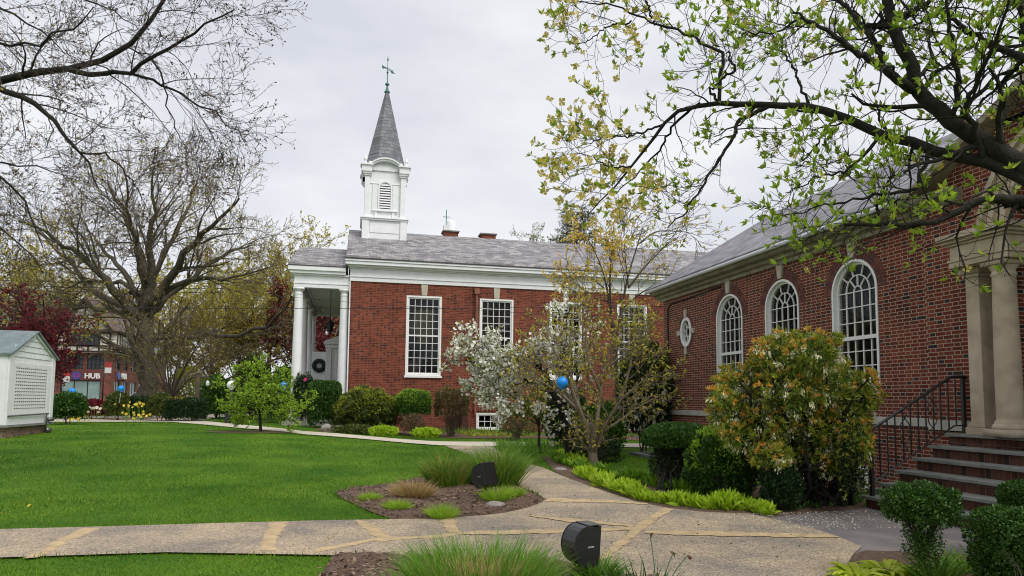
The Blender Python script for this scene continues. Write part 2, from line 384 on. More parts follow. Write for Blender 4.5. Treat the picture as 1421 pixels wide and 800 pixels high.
def resample(pts, K, wob=0., g=rng):
    pts = np.array(pts, float); s = np.r_[0, np.cumsum(np.linalg.norm(np.diff(pts, axis=0), axis=1))]
    t = np.linspace(0, s[-1], K); out = np.stack([np.interp(t, s, pts[:, i]) for i in range(3)], 1)
    if K > 4:
        for _ in range(1): out[1:-1] = (out[:-2]+2*out[1:-1]+out[2:])/4
    if wob: out[1:-1] += g.normal(size=(K-2, 3))*wob
    return out
def along(P, n, tmin=0., g=rng, spread=0.):
    Nn, K, _ = P.shape; M = Nn*n; pi = np.repeat(np.arange(Nn), n)
    t = tmin+(1-tmin)*g.random(M); fi = np.clip(t, 0, .999)*(K-1); i0 = fi.astype(int); fr = (fi-i0)[:, None]
    p = P[pi, i0]*(1-fr)+P[pi, i0+1]*fr; T = unit(P[pi, i0+1]-P[pi, i0])
    if spread: p = p+g.normal(size=p.shape)*spread
    return p, T
def leaves(p, d, size, wid=.45, nrm=None, g=rng, jit=.35, fold=.0):
    """rhombic leaves from p pointing along d"""
    n = len(p); s = size*g.uniform(1-jit, 1+jit, n)[:, None]; d = unit(d)
    r = g.normal(size=(n, 3)) if nrm is None else nrm+g.normal(size=(n, 3))*.45
    w = unit(np.cross(d, r)); up = np.cross(w, d)
    V = np.stack([p, p+d*s*.45+w*s*wid*.5+up*s*fold, p+d*s, p+d*s*.45-w*s*wid*.5+up*s*fold], 1)
    return V.reshape(-1, 3), np.arange(n*4).reshape(n, 4)
def blades(base, d, length, width, bend, K=4, g=rng, taper=.0):
    """curved grass blades: base (n,3), d (n,3) start dir, bend = droop vector scale"""
    n = len(base); d = unit(d); ln = np.broadcast_to(length, n)
    hz = d.copy(); hz[:, 2] = 0; hz = unit(hz+1e-6)
    side = unit(np.cross(d, np.array([0, 0, 1.])+g.normal(size=(n, 3))*.4))
    V = np.empty((n, K, 2, 3)); p = base.copy(); dd = d.copy(); st = (ln/(K-1))[:, None]
    b = np.broadcast_to(bend, n)[:, None]
    for k in range(K):
        f = k/(K-1); w = (np.broadcast_to(width, n)*(1-f**1.6*(1-taper)))[:, None]*.5
        V[:, k, 0] = p-side*w; V[:, k, 1] = p+side*w
        dd = unit(dd+b*(hz*.6+np.array([0, 0, -.8]))*f*1.2); p = p+dd*st
    idx = np.arange(n*K*2).reshape(n, K, 2)
    Fq = np.stack([idx[:, :-1, 0], idx[:, :-1, 1], idx[:, 1:, 1], idx[:, 1:, 0]], -1).reshape(-1, 4)
    return V.reshape(-1, 3), Fq
def inpoly(x, y, poly):
    x = np.asarray(x); y = np.asarray(y); c = np.zeros(x.shape, bool); n = len(poly); j = n-1
    for i in range(n):
        xi, yi = poly[i][:2]; xj, yj = poly[j][:2]
        c ^= ((yi > y) != (yj > y)) & (x < (xj-xi)*(y-yi)/(yj-yi+1e-12)+xi); j = i
    return c

# ------------------------------------------------------------------ ground
def groundmats():
    m, nt, b = newmat('turf_ground')
    g = N(nt, 'ShaderNodeNewGeometry')
    n1 = N(nt, 'ShaderNodeTexNoise', i_Scale=.55, i_Detail=5.0); n2 = N(nt, 'ShaderNodeTexNoise', i_Scale=26.0, i_Detail=4.0)
    for n in (n1, n2): nt.links.new(g.outputs['Position'], n.inputs['Vector'])
    r = N(nt, 'ShaderNodeValToRGB'); r.color_ramp.elements[0].position = .38; r.color_ramp.elements[0].color = rgba((.028, .10, .006))
    r.color_ramp.elements[1].position = .68; r.color_ramp.elements[1].color = rgba((.13, .23, .018))
    mixf = mth(nt, 'ADD', mth(nt, 'MULTIPLY', n1.outputs[0], .6), mth(nt, 'MULTIPLY', n2.outputs[0], .4))
    nt.links.new(mixf, r.inputs[0]); nt.links.new(r.outputs[0], b.inputs['Base Color']); b.inputs['Roughness'].default_value = .9
    b.inputs['Specular IOR Level'].default_value = .1
    bp = N(nt, 'ShaderNodeBump', i_Strength=.9, i_Distance=.04); nt.links.new(n2.outputs[0], bp.inputs['Height']); nt.links.new(bp.outputs[0], b.inputs['Normal'])
    # exposed aggregate
    m2, nt, b = newmat('exposed_aggregate')
    g = N(nt, 'ShaderNodeNewGeometry')
    v = N(nt, 'ShaderNodeTexVoronoi', i_Scale=78.0); nt.links.new(g.outputs['Position'], v.inputs['Vector'])
    s = N(nt, 'ShaderNodeSeparateColor'); nt.links.new(v.outputs['Color'], s.inputs[0])
    r = N(nt, 'ShaderNodeValToRGB'); cols = [(.17, .145, .115), (.31, .26, .20), (.42, .36, .275), (.55, .495, .41)]
    while len(r.color_ramp.elements) < 4: r.color_ramp.elements.new(.5)
    for i, c in enumerate(cols): r.color_ramp.elements[i].position = i/3; r.color_ramp.elements[i].color = rgba(c)
    nt.links.new(s.outputs[0], r.inputs[0])
    n1 = N(nt, 'ShaderNodeTexNoise', i_Scale=.9, i_Detail=6.0, i_Roughness=.65); nt.links.new(g.outputs['Position'], n1.inputs['Vector'])
    mr = N(nt, 'ShaderNodeValToRGB'); mr.color_ramp.elements[0].position = .35; mr.color_ramp.elements[0].color = (.62, .61, .64, 1)
    mr.color_ramp.elements[1].position = .62; mr.color_ramp.elements[1].color = (1.15, 1.05, .90, 1)
    nt.links.new(n1.outputs[0], mr.inputs[0])
    mm = N(nt, 'ShaderNodeMixRGB', blend_type='MULTIPLY'); mm.inputs[0].default_value = 1
    nt.links.new(r.outputs[0], mm.inputs[1]); nt.links.new(mr.outputs[0], mm.inputs[2]); nt.links.new(mm.outputs[0], b.inputs['Base Color'])
    b.inputs['Roughness'].default_value = .85
    bp = N(nt, 'ShaderNodeBump', i_Strength=.7, i_Distance=.008); nt.links.new(v.outputs['Distance'], bp.inputs['Height']); bp.invert = True
    nt.links.new(bp.outputs[0], b.inputs['Normal'])
    return m, m2
M_TURF, M_AGG = groundmats()
M_BAND = plain('tan_patch_mortar', (.36, .27, .16), .9, col2=(.56, .42, .23), nscale=5, bump=.15, detail=7)
M_CONC = plain('pale_path_concrete', (.47, .42, .33), .9, col2=(.60, .55, .45), nscale=1.6, bump=.1)
M_SLAB = plain('worn_dark_slab', (.12, .11, .115), .75, col2=(.24, .215, .205), nscale=1.6, bump=.2, detail=8)
M_MULCH = plain('brown_mulch', (.085, .05, .035), .95, col2=(.20, .135, .095), nscale=16, bump=1.2, detail=8)
M_ASPH = plain('street_asphalt', (.05, .05, .055), .9, noise=.2, nscale=2)

def W2(pix): return [G(px, py) for px, py in pix]
PX_PATH = [(-300, 744), (0, 737), (150, 733), (300, 728.5), (450, 724.5), (540, 723), (600, 722), (650, 719), (700, 714), (735, 706), (752, 699), (757, 695),
           (745, 687), (720, 677), (705, 668), (690, 655), (665, 640), (640, 628), (614, 619), (640, 616), (690, 617), (683, 620.5), (700, 633), (729, 644),
           (754, 650.5), (790, 666), (826, 679), (885, 699), (930, 707.5), (978, 713), (1040, 715), (1066, 721), (1105, 729.5), (1134, 737.6), (1160, 746),
           (1196, 761), (1184, 772), (1168, 800), (1150, 900), (1010, 900), (985, 822), (900, 806), (850, 799), (790, 787), (700, 778), (550, 772.5), (462, 773.5), (230, 769.5), (0, 777), (-300, 788)]
POLY_PATH = W2(PX_PATH)
PX_BED1 = [(466, 686), (490, 679), (540, 674), (600, 660), (680, 650), (722, 677), (757, 695), (752, 699.5), (735, 706.5), (700, 714.5), (650, 719.5), (600, 722.5), (545, 723), (515, 712), (472, 692)]
POLY_BED1 = W2(PX_BED1)
POLY_BED2 = W2([(445, 800), (462, 774), (550, 773), (700, 778.5), (790, 787.5), (850, 799.5), (900, 806.5), (985, 822), (1010, 900), (420, 900)])
POLY_BEDR = W2([(752, 634), (800, 640), (860, 652), (930, 668), (1060, 676), (1196, 690), (1200, 707), (1100, 716), (1066, 720), (1040, 715), (978, 713), (930, 707.5), (885, 699), (826, 679), (790, 666), (770, 656)])
POLY_SLAB = [(5.75, 9.05, 0), (6.6, 9.5, 0), (7.8, 9.5, 0), (7.8, 3.2, 0), (5.0, 3.2, 0), (4.6, 6.2, 0), (5.2, 8.0, 0)]
POLY_BED3 = W2([(1184, 772), (1200, 766), (1270, 768), (1345, 772), (1421, 762), (1500, 760), (1560, 900), (1150, 900), (1168, 800)])
FP_TOP = [(60, 583), (160, 583), (235, 582), (290, 586), (330, 590), (420, 599.5), (520, 607.5), (590, 613), (700, 614.5), (800, 616), (925, 617.5), (1010, 619)]
FP_BOT = [(60, 586.5), (160, 586.5), (235, 586.5), (290, 591), (330, 595), (420, 604), (520, 612), (610, 619.5), (690, 620.5), (800, 621), (925, 623), (1010, 624.5)]
POLY_FP = W2(FP_TOP)+W2(FP_BOT)[::-1]
POLY_BEDC = W2([(436, 596), (470, 591), (560, 590), (660, 600), (740, 604), (900, 606), (900, 612), (740, 609), (640, 609), (540, 602), (450, 601)])
POLY_BEDS = W2([(70, 581), (150, 572), (250, 572), (285, 577), (240, 581), (160, 582.5)])

WELL = (8.35, 9.75, 10.9, 19.6)      # areaway in front of the hall wall
def build_ground():
    def ticks(a, b, st): return list(np.arange(a, b, st))
    xs = sorted(set(ticks(-400, -40, 40)+ticks(-40, -16, 3)+ticks(-16, 12, .5)+ticks(12, 60, 6)+ticks(60, 460, 40)+[WELL[0], WELL[0]+.01, 9.95, 9.96]))
    ys = sorted(set(ticks(-60, 0, 10)+ticks(0, 46, .5)+ticks(46, 120, 6)+ticks(120, 900, 60)+[WELL[2], WELL[2]+.01, WELL[3], WELL[3]-.01]))
    X, Y = np.meshgrid(xs, ys); Z = terr(X, Y)-.0
    Z = Z+np.where((Y > 46), .02*np.sin(X*.2), 0)
    inw = (X > WELL[0]+.005) & (X < 9.955) & (Y > WELL[2]+.005) & (Y < WELL[3]-.005)
    Z = np.where(inw, -.85, Z)
    V = np.stack([X, Y, Z], -1).reshape(-1, 3); ny, nx = X.shape
    i = np.arange(ny*nx).reshape(ny, nx)
    Fq = np.stack([i[:-1, :-1], i[:-1, 1:], i[1:, 1:], i[1:, :-1]], -1).reshape(-1, 4)
    tag(npmesh('lawn_ground', V, Fq, M_TURF), kind='structure')
build_ground()
def ragged(poly, st=.07, amp=.02):
    out = []
    for i in range(len(poly)):
        a, b = np.array(poly[i], float), np.array(poly[(i+1) % len(poly)], float); n = max(1, int(np.linalg.norm(b-a)/st))
        for k in range(n): out.append(a*(1-k/n)+b*k/n+np.array([rnd.gauss(0, amp), rnd.gauss(0, amp), 0]))
    return out
def sheet(name, poly, dz, mat, drape=False, sub=0.6, parent=None, kind='structure', bumpy=0.):
    """flat sheet following the ground, subdivided"""
    bm = bmesh.new(); vs_ = [bm.verts.new((p[0], p[1], 0)) for p in poly]
    es = [bm.edges.new((vs_[i], vs_[(i+1) % len(vs_)])) for i in range(len(vs_))]
    bmesh.ops.triangle_fill(bm, use_beauty=True, edges=es)
    if drape or bumpy:
        for _ in range(5):
            le = [e for e in bm.edges if e.calc_length() > sub]
            if not le: break
            bmesh.ops.subdivide_edges(bm, edges=le, cuts=1); bmesh.ops.triangulate(bm, faces=bm.faces[:])
    bnd = {v for e in bm.edges if e.is_boundary for v in e.verts}
    for v in bm.verts:
        v.co.z = float(terr(v.co.x, v.co.y))+dz
        if bumpy and v not in bnd: v.co.z += bumpy*(.5+.5*math.sin(v.co.x*5.1+1)*math.cos(v.co.y*4.3)) + rnd.uniform(0, bumpy*.5)
    for f in bm.faces:
        if f.normal.z < 0: f.normal_flip()
    me = bpy.data.meshes.new(name); bm.to_mesh(me); bm.free()
    o = finish(me, name, mat, parent)
    if kind: tag(o, kind=kind)
    return o
sheet('entrance_paving', POLY_SLAB, .012, M_SLAB)
sheet('aggregate_path', POLY_PATH, .022, M_AGG)
far = sheet('concrete_path', POLY_FP, .034, M_CONC, drape=True, sub=1.5)
sheet('concrete_path', W2([(236, 582), (262, 578.5), (300, 575.5), (345, 575), (345, 578), (305, 579.5), (275, 585)]), .038, M_CONC, drape=True, sub=1.5)
for i, (nm, p, bz) in enumerate((('mulch_bed', POLY_BED1, .05), ('mulch_bed', POLY_BED2, .05), ('soil_bed', POLY_BEDR, .03), ('soil_bed', POLY_BED3, .03), ('soil_bed', POLY_BEDC, .03), ('soil_bed', POLY_BEDS, .03))):
    sheet(nm, p, .016, M_MULCH, sub=.18 if i < 2 else .8, drape=True, bumpy=bz)
bands = [[(39, 777), (57, 776), (100, 752), (142, 735), (113, 736.5), (80, 751)], [(359, 767.5), (382, 768.5), (386, 745), (400, 727), (375.5, 728.5), (366, 745)],
         [(440, 770), (522, 754), (600, 750.5), (640, 745), (640, 741), (600, 746), (522, 749.5), (440, 765)], [(490, 725), (506, 725), (530, 741), (546, 749), (524, 750), (508, 738)],
         [(608, 724), (630, 722), (636, 741), (622, 743)], [(922, 707), (935, 710), (908, 726), (893, 738), (868, 758), (838, 786), (824, 788), (855, 755), (880, 734), (903, 718)],
         [(760, 693.5), (846, 696.5), (900, 701), (900, 703), (846, 700), (758, 699)], [(640, 741), (760, 738), (881, 735), (881, 739), (760, 744), (640, 746)],
         [(895, 739), (1000, 741), (1150, 745), (1165, 750), (1000, 747.5), (895, 744)], [(700, 716), (787, 722), (881, 732), (881, 735), (787, 727), (725, 718)]]
for i, bpx in enumerate(bands):
    sheet('tan_patching', ragged(W2(bpx)), .0235+.0008*i, M_BAND)
# street beyond the hedges
o = MB().raw([(-120, 58, .37), (60, 58, .37), (60, 70, .37), (-120, 70, .37)], [(0, 1, 2, 3)]).build('street', M_ASPH); tag(o, kind='structure')
o = MB().box((-120, 70, .2), (60, 74.8, .5)).build('pavement', M_CONC); tag(o, kind='structure')

# ------------------------------------------------------------------ wall with holes
def holed(name, outline, holes, fixed, axis, thick, mat, parent):
    """outline/holes: (u,v) loops. axis 'X': wall lies in plane X=fixed (u=Y), thickness goes +X; axis 'Y': plane Y=fixed (u=X), thickness +Y"""
    bm = bmesh.new(); es = []
    def P3(u, v): return (fixed, u, v) if axis == 'X' else (u, fixed, v)
    for lp in [outline]+holes:
        vs_ = [bm.verts.new(P3(*q)) for q in lp]
        es += [bm.edges.new((vs_[i], vs_[(i+1) % len(vs_)])) for i in range(len(vs_))]
    bmesh.ops.triangle_fill(bm, use_beauty=True, edges=es)
    vec = Vector((thick, 0, 0)) if axis == 'X' else Vector((0, thick, 0))
    # drop faces that filled a hole
    def inside(f):
        c = f.calc_center_median(); u, v = (c.y, c.z) if axis == 'X' else (c.x, c.z)
        return any(bool(inpoly(np.array(u), np.array(v), h)) for h in holes)
    bad = [f for f in bm.faces if inside(f)]
    if bad: bmesh.ops.delete(bm, geom=bad, context='FACES_ONLY')
    r = bmesh.ops.extrude_face_region(bm, geom=bm.faces[:])
    bmesh.ops.translate(bm, vec=vec, verts=[v for v in r['geom'] if isinstance(v, bmesh.types.BMVert)])
    bmesh.ops.recalc_face_normals(bm, faces=bm.faces[:])
    me = bpy.data.meshes.new(name); bm.to_mesh(me); bm.free()
    return finish(me, name, mat, parent)
def archloop(u0, u1, v0, vs_, n=20):
    r = (u1-u0)/2; c = (u0+u1)/2
    return [(u0, v0), (u1, v0)]+[(c+r*math.cos(math.pi*k/n), vs_+r*math.sin(math.pi*k/n)) for k in range(0, n+1)]
def ringprism(mb, outer, inner, P3, w0, w1):
    """band between two loops of equal length, from depth w0 (front) to w1"""
    n = len(outer); V = [P3(*q, w0) for q in outer]+[P3(*q, w0) for q in inner]+[P3(*q, w1) for q in outer]+[P3(*q, w1) for q in inner]
    Fs = []
    for i in range(n):
        j = (i+1) % n
        Fs += [(i, j, n+j, n+i), (2*n+i, 3*n+i, 3*n+j, 2*n+j), (i, 2*n+i, 2*n+j, j), (n+i, n+j, 3*n+j, 3*n+i)]
    mb.raw(V, Fs)
def bar(mb, a, b, wd, P3, w0, w1):
    a = np.array(a, float); b = np.array(b, float); d = b-a; L_ = np.hypot(*d); d /= L_; nrm = np.array([-d[1], d[0]])*wd/2
    q = [a+nrm, b+nrm, b-nrm, a-nrm]
    V = [P3(x, y, w0) for x, y in q]+[P3(x, y, w1) for x, y in q]
    mb.raw(V, [(0, 1, 2, 3), (7, 6, 5, 4), (0, 4, 5, 1), (1, 5, 6, 2), (2, 6, 7, 3), (3, 7, 4, 0)])
def fixn(o):
    bm = bmesh.new(); bm.from_mesh(o.data); bmesh.ops.recalc_face_normals(bm, faces=bm.faces[:]); bm.to_mesh(o.data); bm.free(); return o

# ------------------------------------------------------------------ the brick hall on the right
XW, XP = 9.75, 9.65
HY0, HY1 = 9.95, 20.6
hall = thing('brick_hall', 'long red brick hall with arched white windows and stone doorway on the right', 'building', (XW, 12, 0))
WT = 5.0     # top of brick
P3H = lambda u, v, w: (XW+w, u, v)
AW = [(15.93, 17.25), (13.60, 14.92), (11.20, 12.50)]
V0, VTOP = 1.95, 4.52
holes = []
for a, b in AW: holes.append(archloop(a, b, V0, VTOP-(b-a)/2))
OVC, OVU, OVV = (19.05, 3.73), .36, .46
oval = lambda s, n=24: [(OVC[0]+(OVU+s)*math.cos(2*math.pi*k/n), OVC[1]+(OVV+s)*math.sin(2*math.pi*k/n)) for k in range(n)]
holes.append(oval(0))
BW = [(17.75, 18.65), (13.3, 14.5), (11.6, 12.3)]
for a, b in BW: holes.append([(a, -.62), (b, -.62), (b, .42), (a, .42)])
holed('side_wall', [(HY0, -.86), (HY1, -.86), (HY1, WT), (HY0, WT)], holes, XW, 'X', .34, M_BRICK, hall)
# end wall (faces away) and gable
MB().raw([(XW+.34, HY1, -.86), (19, HY1, -.86), (19, HY1, WT), (14.2, HY1, 8.0), (XW+.34, HY1, WT)], [(0, 1, 2, 3, 4)]).build('end_wall', M_BRICK, hall)
# belt course
MB().box((XW-.05, 10.02, 1.22), (XW+.1, HY1+.05, 1.37)).box((XW-.045, HY1-.24, .82), (XW+.1, HY1+.045, 1.218)).build('stone_belt', M_STONEG, hall, bevel=.008)
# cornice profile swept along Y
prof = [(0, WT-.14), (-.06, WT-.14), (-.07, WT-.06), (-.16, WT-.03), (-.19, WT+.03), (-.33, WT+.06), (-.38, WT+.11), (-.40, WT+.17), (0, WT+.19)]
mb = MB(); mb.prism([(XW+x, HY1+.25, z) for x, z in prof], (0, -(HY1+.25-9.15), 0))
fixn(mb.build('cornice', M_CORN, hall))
mb = MB(); mb.tube([(XW-.45, HY1+.4, WT+.19), (XW-.45, 10.3, WT+.19)], .055, 8); mb.build('gutter', M_GUTTER, hall, smooth=True)
# roof
RX, RZ = 14.25, 8.25; EX, EZ = XW-.46, WT+.22
mb = MB(); t = .07
for (y0, y1) in ((10.2, HY1+.35),):
    mb.raw([(EX, y0, EZ), (EX, y1, EZ), (RX, y1, RZ), (RX, y0, RZ), (EX, y0, EZ+t), (EX, y1, EZ+t), (RX, y1, RZ+t), (RX, y0, RZ+t),
            (2*RX-EX, y0, EZ), (2*RX-EX, y1, EZ), (2*RX-EX, y0, EZ+t), (2*RX-EX, y1, EZ+t)],
           [(0, 1, 2, 3), (4, 7, 6, 5), (0, 4, 5, 1), (1, 5, 6, 2), (0, 3, 7, 4), (3, 2, 9, 8), (7, 10, 11, 6), (8, 9, 11, 10), (2, 6, 11, 9), (3, 8, 10, 7)])
mb.raw([(XP+.32, 1.5, EZ+.5), (XP+.32, 10.2, EZ+.5), (RX, 10.2, RZ), (RX, 1.5, RZ)], [(0, 1, 2, 3)])
mb.raw([(XP+.02, 10.3, 5.12), (XP+.02, 6.28, 7.2), (13, 6.28, 7.2), (10.2, 10.3, 5.3)], [(0, 1, 2, 3)])
fixn(mb.build('roof', M_SLATE_H, hall))
mb = MB().box((EX-.02, 10.3, EZ-.07), (EX+.04, HY1+.36, EZ-.005)); mb.build('roof_edge', M_GUTDARK, hall)
# arched windows
def arched_window(a, b, parent):
    W_ = b-a; r = W_/2; sp = VTOP-r; c = (a+b)/2
    g = tag(bpy.data.objects.new('arched_window', None)); g.location = Vector((XW, c, V0))-worldloc(parent); link(g, parent)
    lp = lambda s: archloop(a+s, b-s, V0+s*.9, sp)
    mb = MB(); ringprism(mb, lp(0.003), lp(.055), P3H, -.015, .2); ringprism(mb, lp(.056), lp(.105), P3H, .07, .16)
    fixn(mb.build('frame', M_TRIM, g))
    mb = MB().box((XW-.03, a-.0, V0-.16), (XW+.2, b, V0-.003)).box((XW-.05, a-.03, V0-.24), (XW+.12, b+.03, V0-.163))
    mb.build('sill', M_KEYS, g)
    i0, i1 = a+.1, b-.1; ri = (i1-i0)/2; mt = .019
    rail = V0+.98
    mb = MB()
    bar(mb, (i0, rail), (i1, rail), .075, P3H, .06, .13)
    bar(mb, (i0, V0+.13), (i1, V0+.13), .07, P3H, .09, .14)
    cw = (i1-i0)/5
    for k in range(1, 5):
        bar(mb, (i0+k*cw, V0+.12), (i0+k*cw, rail-.03), mt, P3H, .095, .13)
        bar(mb, (i0+k*cw, rail+.03), (i0+k*cw, sp+.0), mt, P3H, .085, .12)
    for v in (V0+.42, V0+.71): bar(mb, (i0, v), (i1, v), mt, P3H, .0925, .128)
    n_r = 3
    for k in range(1, n_r+1): v = rail+(sp-rail)*k/n_r; bar(mb, (i0, v), (i1, v), mt, P3H, .0825, .118)
    def arc(rad, n=14):
        pts = [(c+rad*math.cos(math.pi*k/n), sp+rad*math.sin(math.pi*k/n)*1.02) for k in range(n+1)]
        for p, q in zip(pts[:-1], pts[1:]): bar(mb, p, q, mt, P3H, .084, .1195)
    arc(cw*.5, 8); arc(cw*1.5)
    for an in (0, 38, 71, 109, 142, 180):
        aa = R(an); bar(mb, (c+cw*1.5*math.cos(aa), sp+cw*1.5*math.sin(aa)), (c+ri*math.cos(aa), sp+ri*math.sin(aa)), mt, P3H, .0835, .119)
    for an in (50, 90, 130):
        aa = R(an); bar(mb, (c+cw*.5*math.cos(aa), sp+cw*.5*math.sin(aa)), (c+cw*1.5*math.cos(aa), sp+cw*1.5*math.sin(aa)), mt, P3H, .083, .1185)
    fixn(mb.build('glazing_bars', M_TRIM, g))
    mb = MB(); lpg = [P3H(u, v, .11) for u, v in lp(.1)]; mb.raw(lpg, [list(range(len(lpg)))]); mb.build('pane', M_GLASS, g)
    # keystone and ring of header bricks
    mb = MB(); mb.prism([(XW-.05, c-.075, VTOP+.02), (XW-.05, c+.075, VTOP+.02), (XW-.05, c+.115, VTOP+.34), (XW-.05, c-.115, VTOP+.34)], (.14, 0, 0)); mb.build('keystone', M_KEYS, g)
    mb = MB()
    for row in range(2):
        ra = r+.012+row*.115; rb = ra+.105; nb = int(math.pi*(ra+.05)/.074)
        for k in range(nb):
            a0 = math.pi*(k+.07)/nb; a1 = math.pi*(k+.93)/nb; 
            if abs((a0+a1)/2-math.pi/2) < .15: continue
            q = [(c+ra*math.cos(a0), sp+ra*math.sin(a0)), (c+rb*math.cos(a0), sp+rb*math.sin(a0)), (c+rb*math.cos(a1), sp+rb*math.sin(a1)), (c+ra*math.cos(a1), sp+ra*math.sin(a1))]
            mb.prism([P3H(u, v, -.012) for u, v in q], (.03, 0, 0))
    mb.build('brick_arch', M_ARCHB, g)
    return g
def islandmat(name, cols, rough=.85):
    m, nt, b = newmat(name); g = N(nt, 'ShaderNodeNewGeometry'); r = N(nt, 'ShaderNodeValToRGB')
    while len(r.color_ramp.elements) < len(cols): r.color_ramp.elements.new(.5)
    for i, c in enumerate(cols): r.color_ramp.elements[i].position = i/(len(cols)-1); r.color_ramp.elements[i].color = rgba(c)
    nt.links.new(g.outputs['Random Per Island'], r.inputs[0]); nt.links.new(r.outputs[0], b.inputs['Base Color']); b.inputs['Roughness'].default_value = rough
    return m
M_ARCHB = islandmat('arch_header_bricks', [(.09, .035, .03), (.15, .05, .038), (.20, .065, .048), (.07, .035, .032)])
for a, b in AW: arched_window(a, b, hall)
# oval window
g = bpy.data.objects.new('oval_window', None); g.location = Vector((XW, *OVC))-worldloc(hall); link(g, hall)
mb = MB(); ringprism(mb, oval(-.003), oval(-.10), P3H, -.02, .16); fixn(mb.build('frame', M_TRIM, g))
mb = MB(); pts = [(OVC[0]+.12*math.cos(2*math.pi*k/14), OVC[1]+.15*math.sin(2*math.pi*k/14)) for k in range(14)]
for k in range(14): bar(mb, pts[k], pts[(k+1) % 14], .022, P3H, .05, .1)
for k in range(8):
    a = 2*math.pi*k/8+.2; bar(mb, (OVC[0]+.12*math.cos(a), OVC[1]+.15*math.sin(a)), (OVC[0]+.27*math.cos(a), OVC[1]+.37*math.sin(a)), .022, P3H, .049, .099)
fixn(mb.build('glazing_bars', M_TRIM, g))
mb = MB(); mb.raw([P3H(u, v, .09) for u, v in oval(-.09)], [list(range(24))]); mb.build('pane', M_GLASS, g)
mb = MB()
for k in range(40):
    a0, a1 = 2*math.pi*(k+.08)/40, 2*math.pi*(k+.92)/40
    if min(abs(math.sin((a0+a1)/2)), abs(math.cos((a0+a1)/2))) < .16: continue
    q = [(OVC[0]+(OVU+s)*math.cos(aa), OVC[1]+(OVV+s)*math.sin(aa)) for s, aa in ((.01, a0), (.115, a0), (.115, a1), (.01, a1))]
    mb.prism([P3H(u, v, -.012) for u, v in q], (.03, 0, 0))
mb.build('brick_surround', M_ARCHB, g)
for du, dv in ((1, 0), (-1, 0), (0, 1), (0, -1)):
    mb = MB()
    u0, v0 = OVC[0]+du*(OVU+.08), OVC[1]+dv*(OVV+.1); e = (.10, .075) if du else (.07, .12)
    mb.box((XW-.045, u0-e[0], v0-e[1]), (XW+.05, u0+e[0], v0+e[1])); mb.build('keystone', M_KEYS, g)
# basement windows
for a, b in BW:
    g = bpy.data.objects.new('basement_window', None); g.location = Vector((XW, (a+b)/2, -.62))-worldloc(hall); link(g, hall)
    rc = lambda s: [(a+s, -.62+s), (b-s, -.62+s), (b-s, .42-s), (a+s, .42-s)]
    mb = MB(); ringprism(mb, rc(.003), rc(.09), P3H, -.01, .15)
    nb = max(2, round((b-a)/.3))
    for k in range(1, nb): u = a+.08+(b-a-.16)*k/nb; bar(mb, (u, -.53), (u, .33), .03, P3H, .05, .1)
    bar(mb, (a+.08, -.1), (b-.08, -.1), .04, P3H, .045, .105)
    fixn(mb.build('frame', M_TRIM, g)); mb = MB(); mb.raw([P3H(u, v, .08) for u, v in rc(.08)], [(0, 1, 2, 3)]); mb.build('pane', M_GLASS, g)
# rooms behind the glass
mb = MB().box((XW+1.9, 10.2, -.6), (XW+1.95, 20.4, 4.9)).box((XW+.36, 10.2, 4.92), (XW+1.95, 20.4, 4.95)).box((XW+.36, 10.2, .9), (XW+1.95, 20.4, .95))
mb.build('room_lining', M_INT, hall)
mb = MB(); 
for a, b in AW:
    mb.box((XW+.42, a+.10, 2.0), (XW+.44, a+.34, 3.9)); mb.box((XW+.42, b-.22, 2.0), (XW+.44, b-.1, 3.6))
mb.build('curtain', M_CURT, hall)
mb = MB().box((XW+.8, 11.72, 2.7), (XW+.84, 12.02, 3.0)).box((XW+.6, 14.0, 2.9), (XW+.64, 14.2, 3.5)).box((XW+.7, 16.3, 2.3), (XW+.74, 16.45, 3.2))
mb.build('blue_board', M_INBLUE, hall)
# areaway kerb
mb = MB().box((WELL[0]-.16, WELL[2]-.14, -.1), (WELL[0]+.004, WELL[3]+.16, .09)).box((WELL[0]+.006, WELL[2]-.14, -.1), (9.74, WELL[2]+.005, .09)).box((WELL[0]+.006, WELL[3]-.005, -.1), (9.74, WELL[3]+.16, .09))
o = mb.build('areaway_kerb', M_TREAD, bevel=.01); tag(o, 'low bluestone kerb round the sunken well at the foot of the hall wall', 'kerb')
# black cable running down the wall
mb = MB().tube([atX(1000, 398, XW-.02)+[0, 0, .0], (XW-.03, 19.2, 4.72), (XW-.03, 20.05, 4.72), (XW-.03, 20.22, 4.6), (XW-.03, 20.25, 3.5), (XW-.03, 20.24, 2.0), (XW-.03, 20.28, 1.65), (XW-.03, 20.5, 1.5)], .02, 6)
mb.build('black_cable', M_BLACKP, hall, smooth=True)
# ---- entrance pavilion
PY1, PY0, PZ = 9.96, 2.6, 5.2
mb = MB(); apexY = (PY1+PY0)/2; ah = 1.9
mb.prism([(XP, PY1, -.3), (XP, 8.4, -.3), (XP, 8.4, 4.3), (XP, 8.4, PZ+(PY1-8.4)/(PY1-apexY)*ah), (XP, PY1, PZ)], (.3, 0, 0))
AC, AR = 6.28, 2.1   # arch centre and radius of the doorway
arc = [(XP, AC+AR*math.cos(a), 4.3+AR*.75*math.sin(a)) for a in np.linspace(0, math.pi, 17)]
mb.prism([(XP, 8.4, 4.3)]+arc[0:]+[(XP, 4.16, PZ+ah*.6), (XP, apexY, PZ+ah), (XP, 8.4, PZ+(PY1-8.4)/(PY1-apexY)*ah)], (.3, 0, 0))
mb.prism([(XP, 4.16, -.3), (XP, PY0, -.3), (XP, PY0, PZ), (XP, 4.16, PZ+ah*.6)], (.3, 0, 0))
fixn(mb.build('entrance_gable', M_BRICK, hall))
mb = MB()
sl = ah/(PY1-apexY)
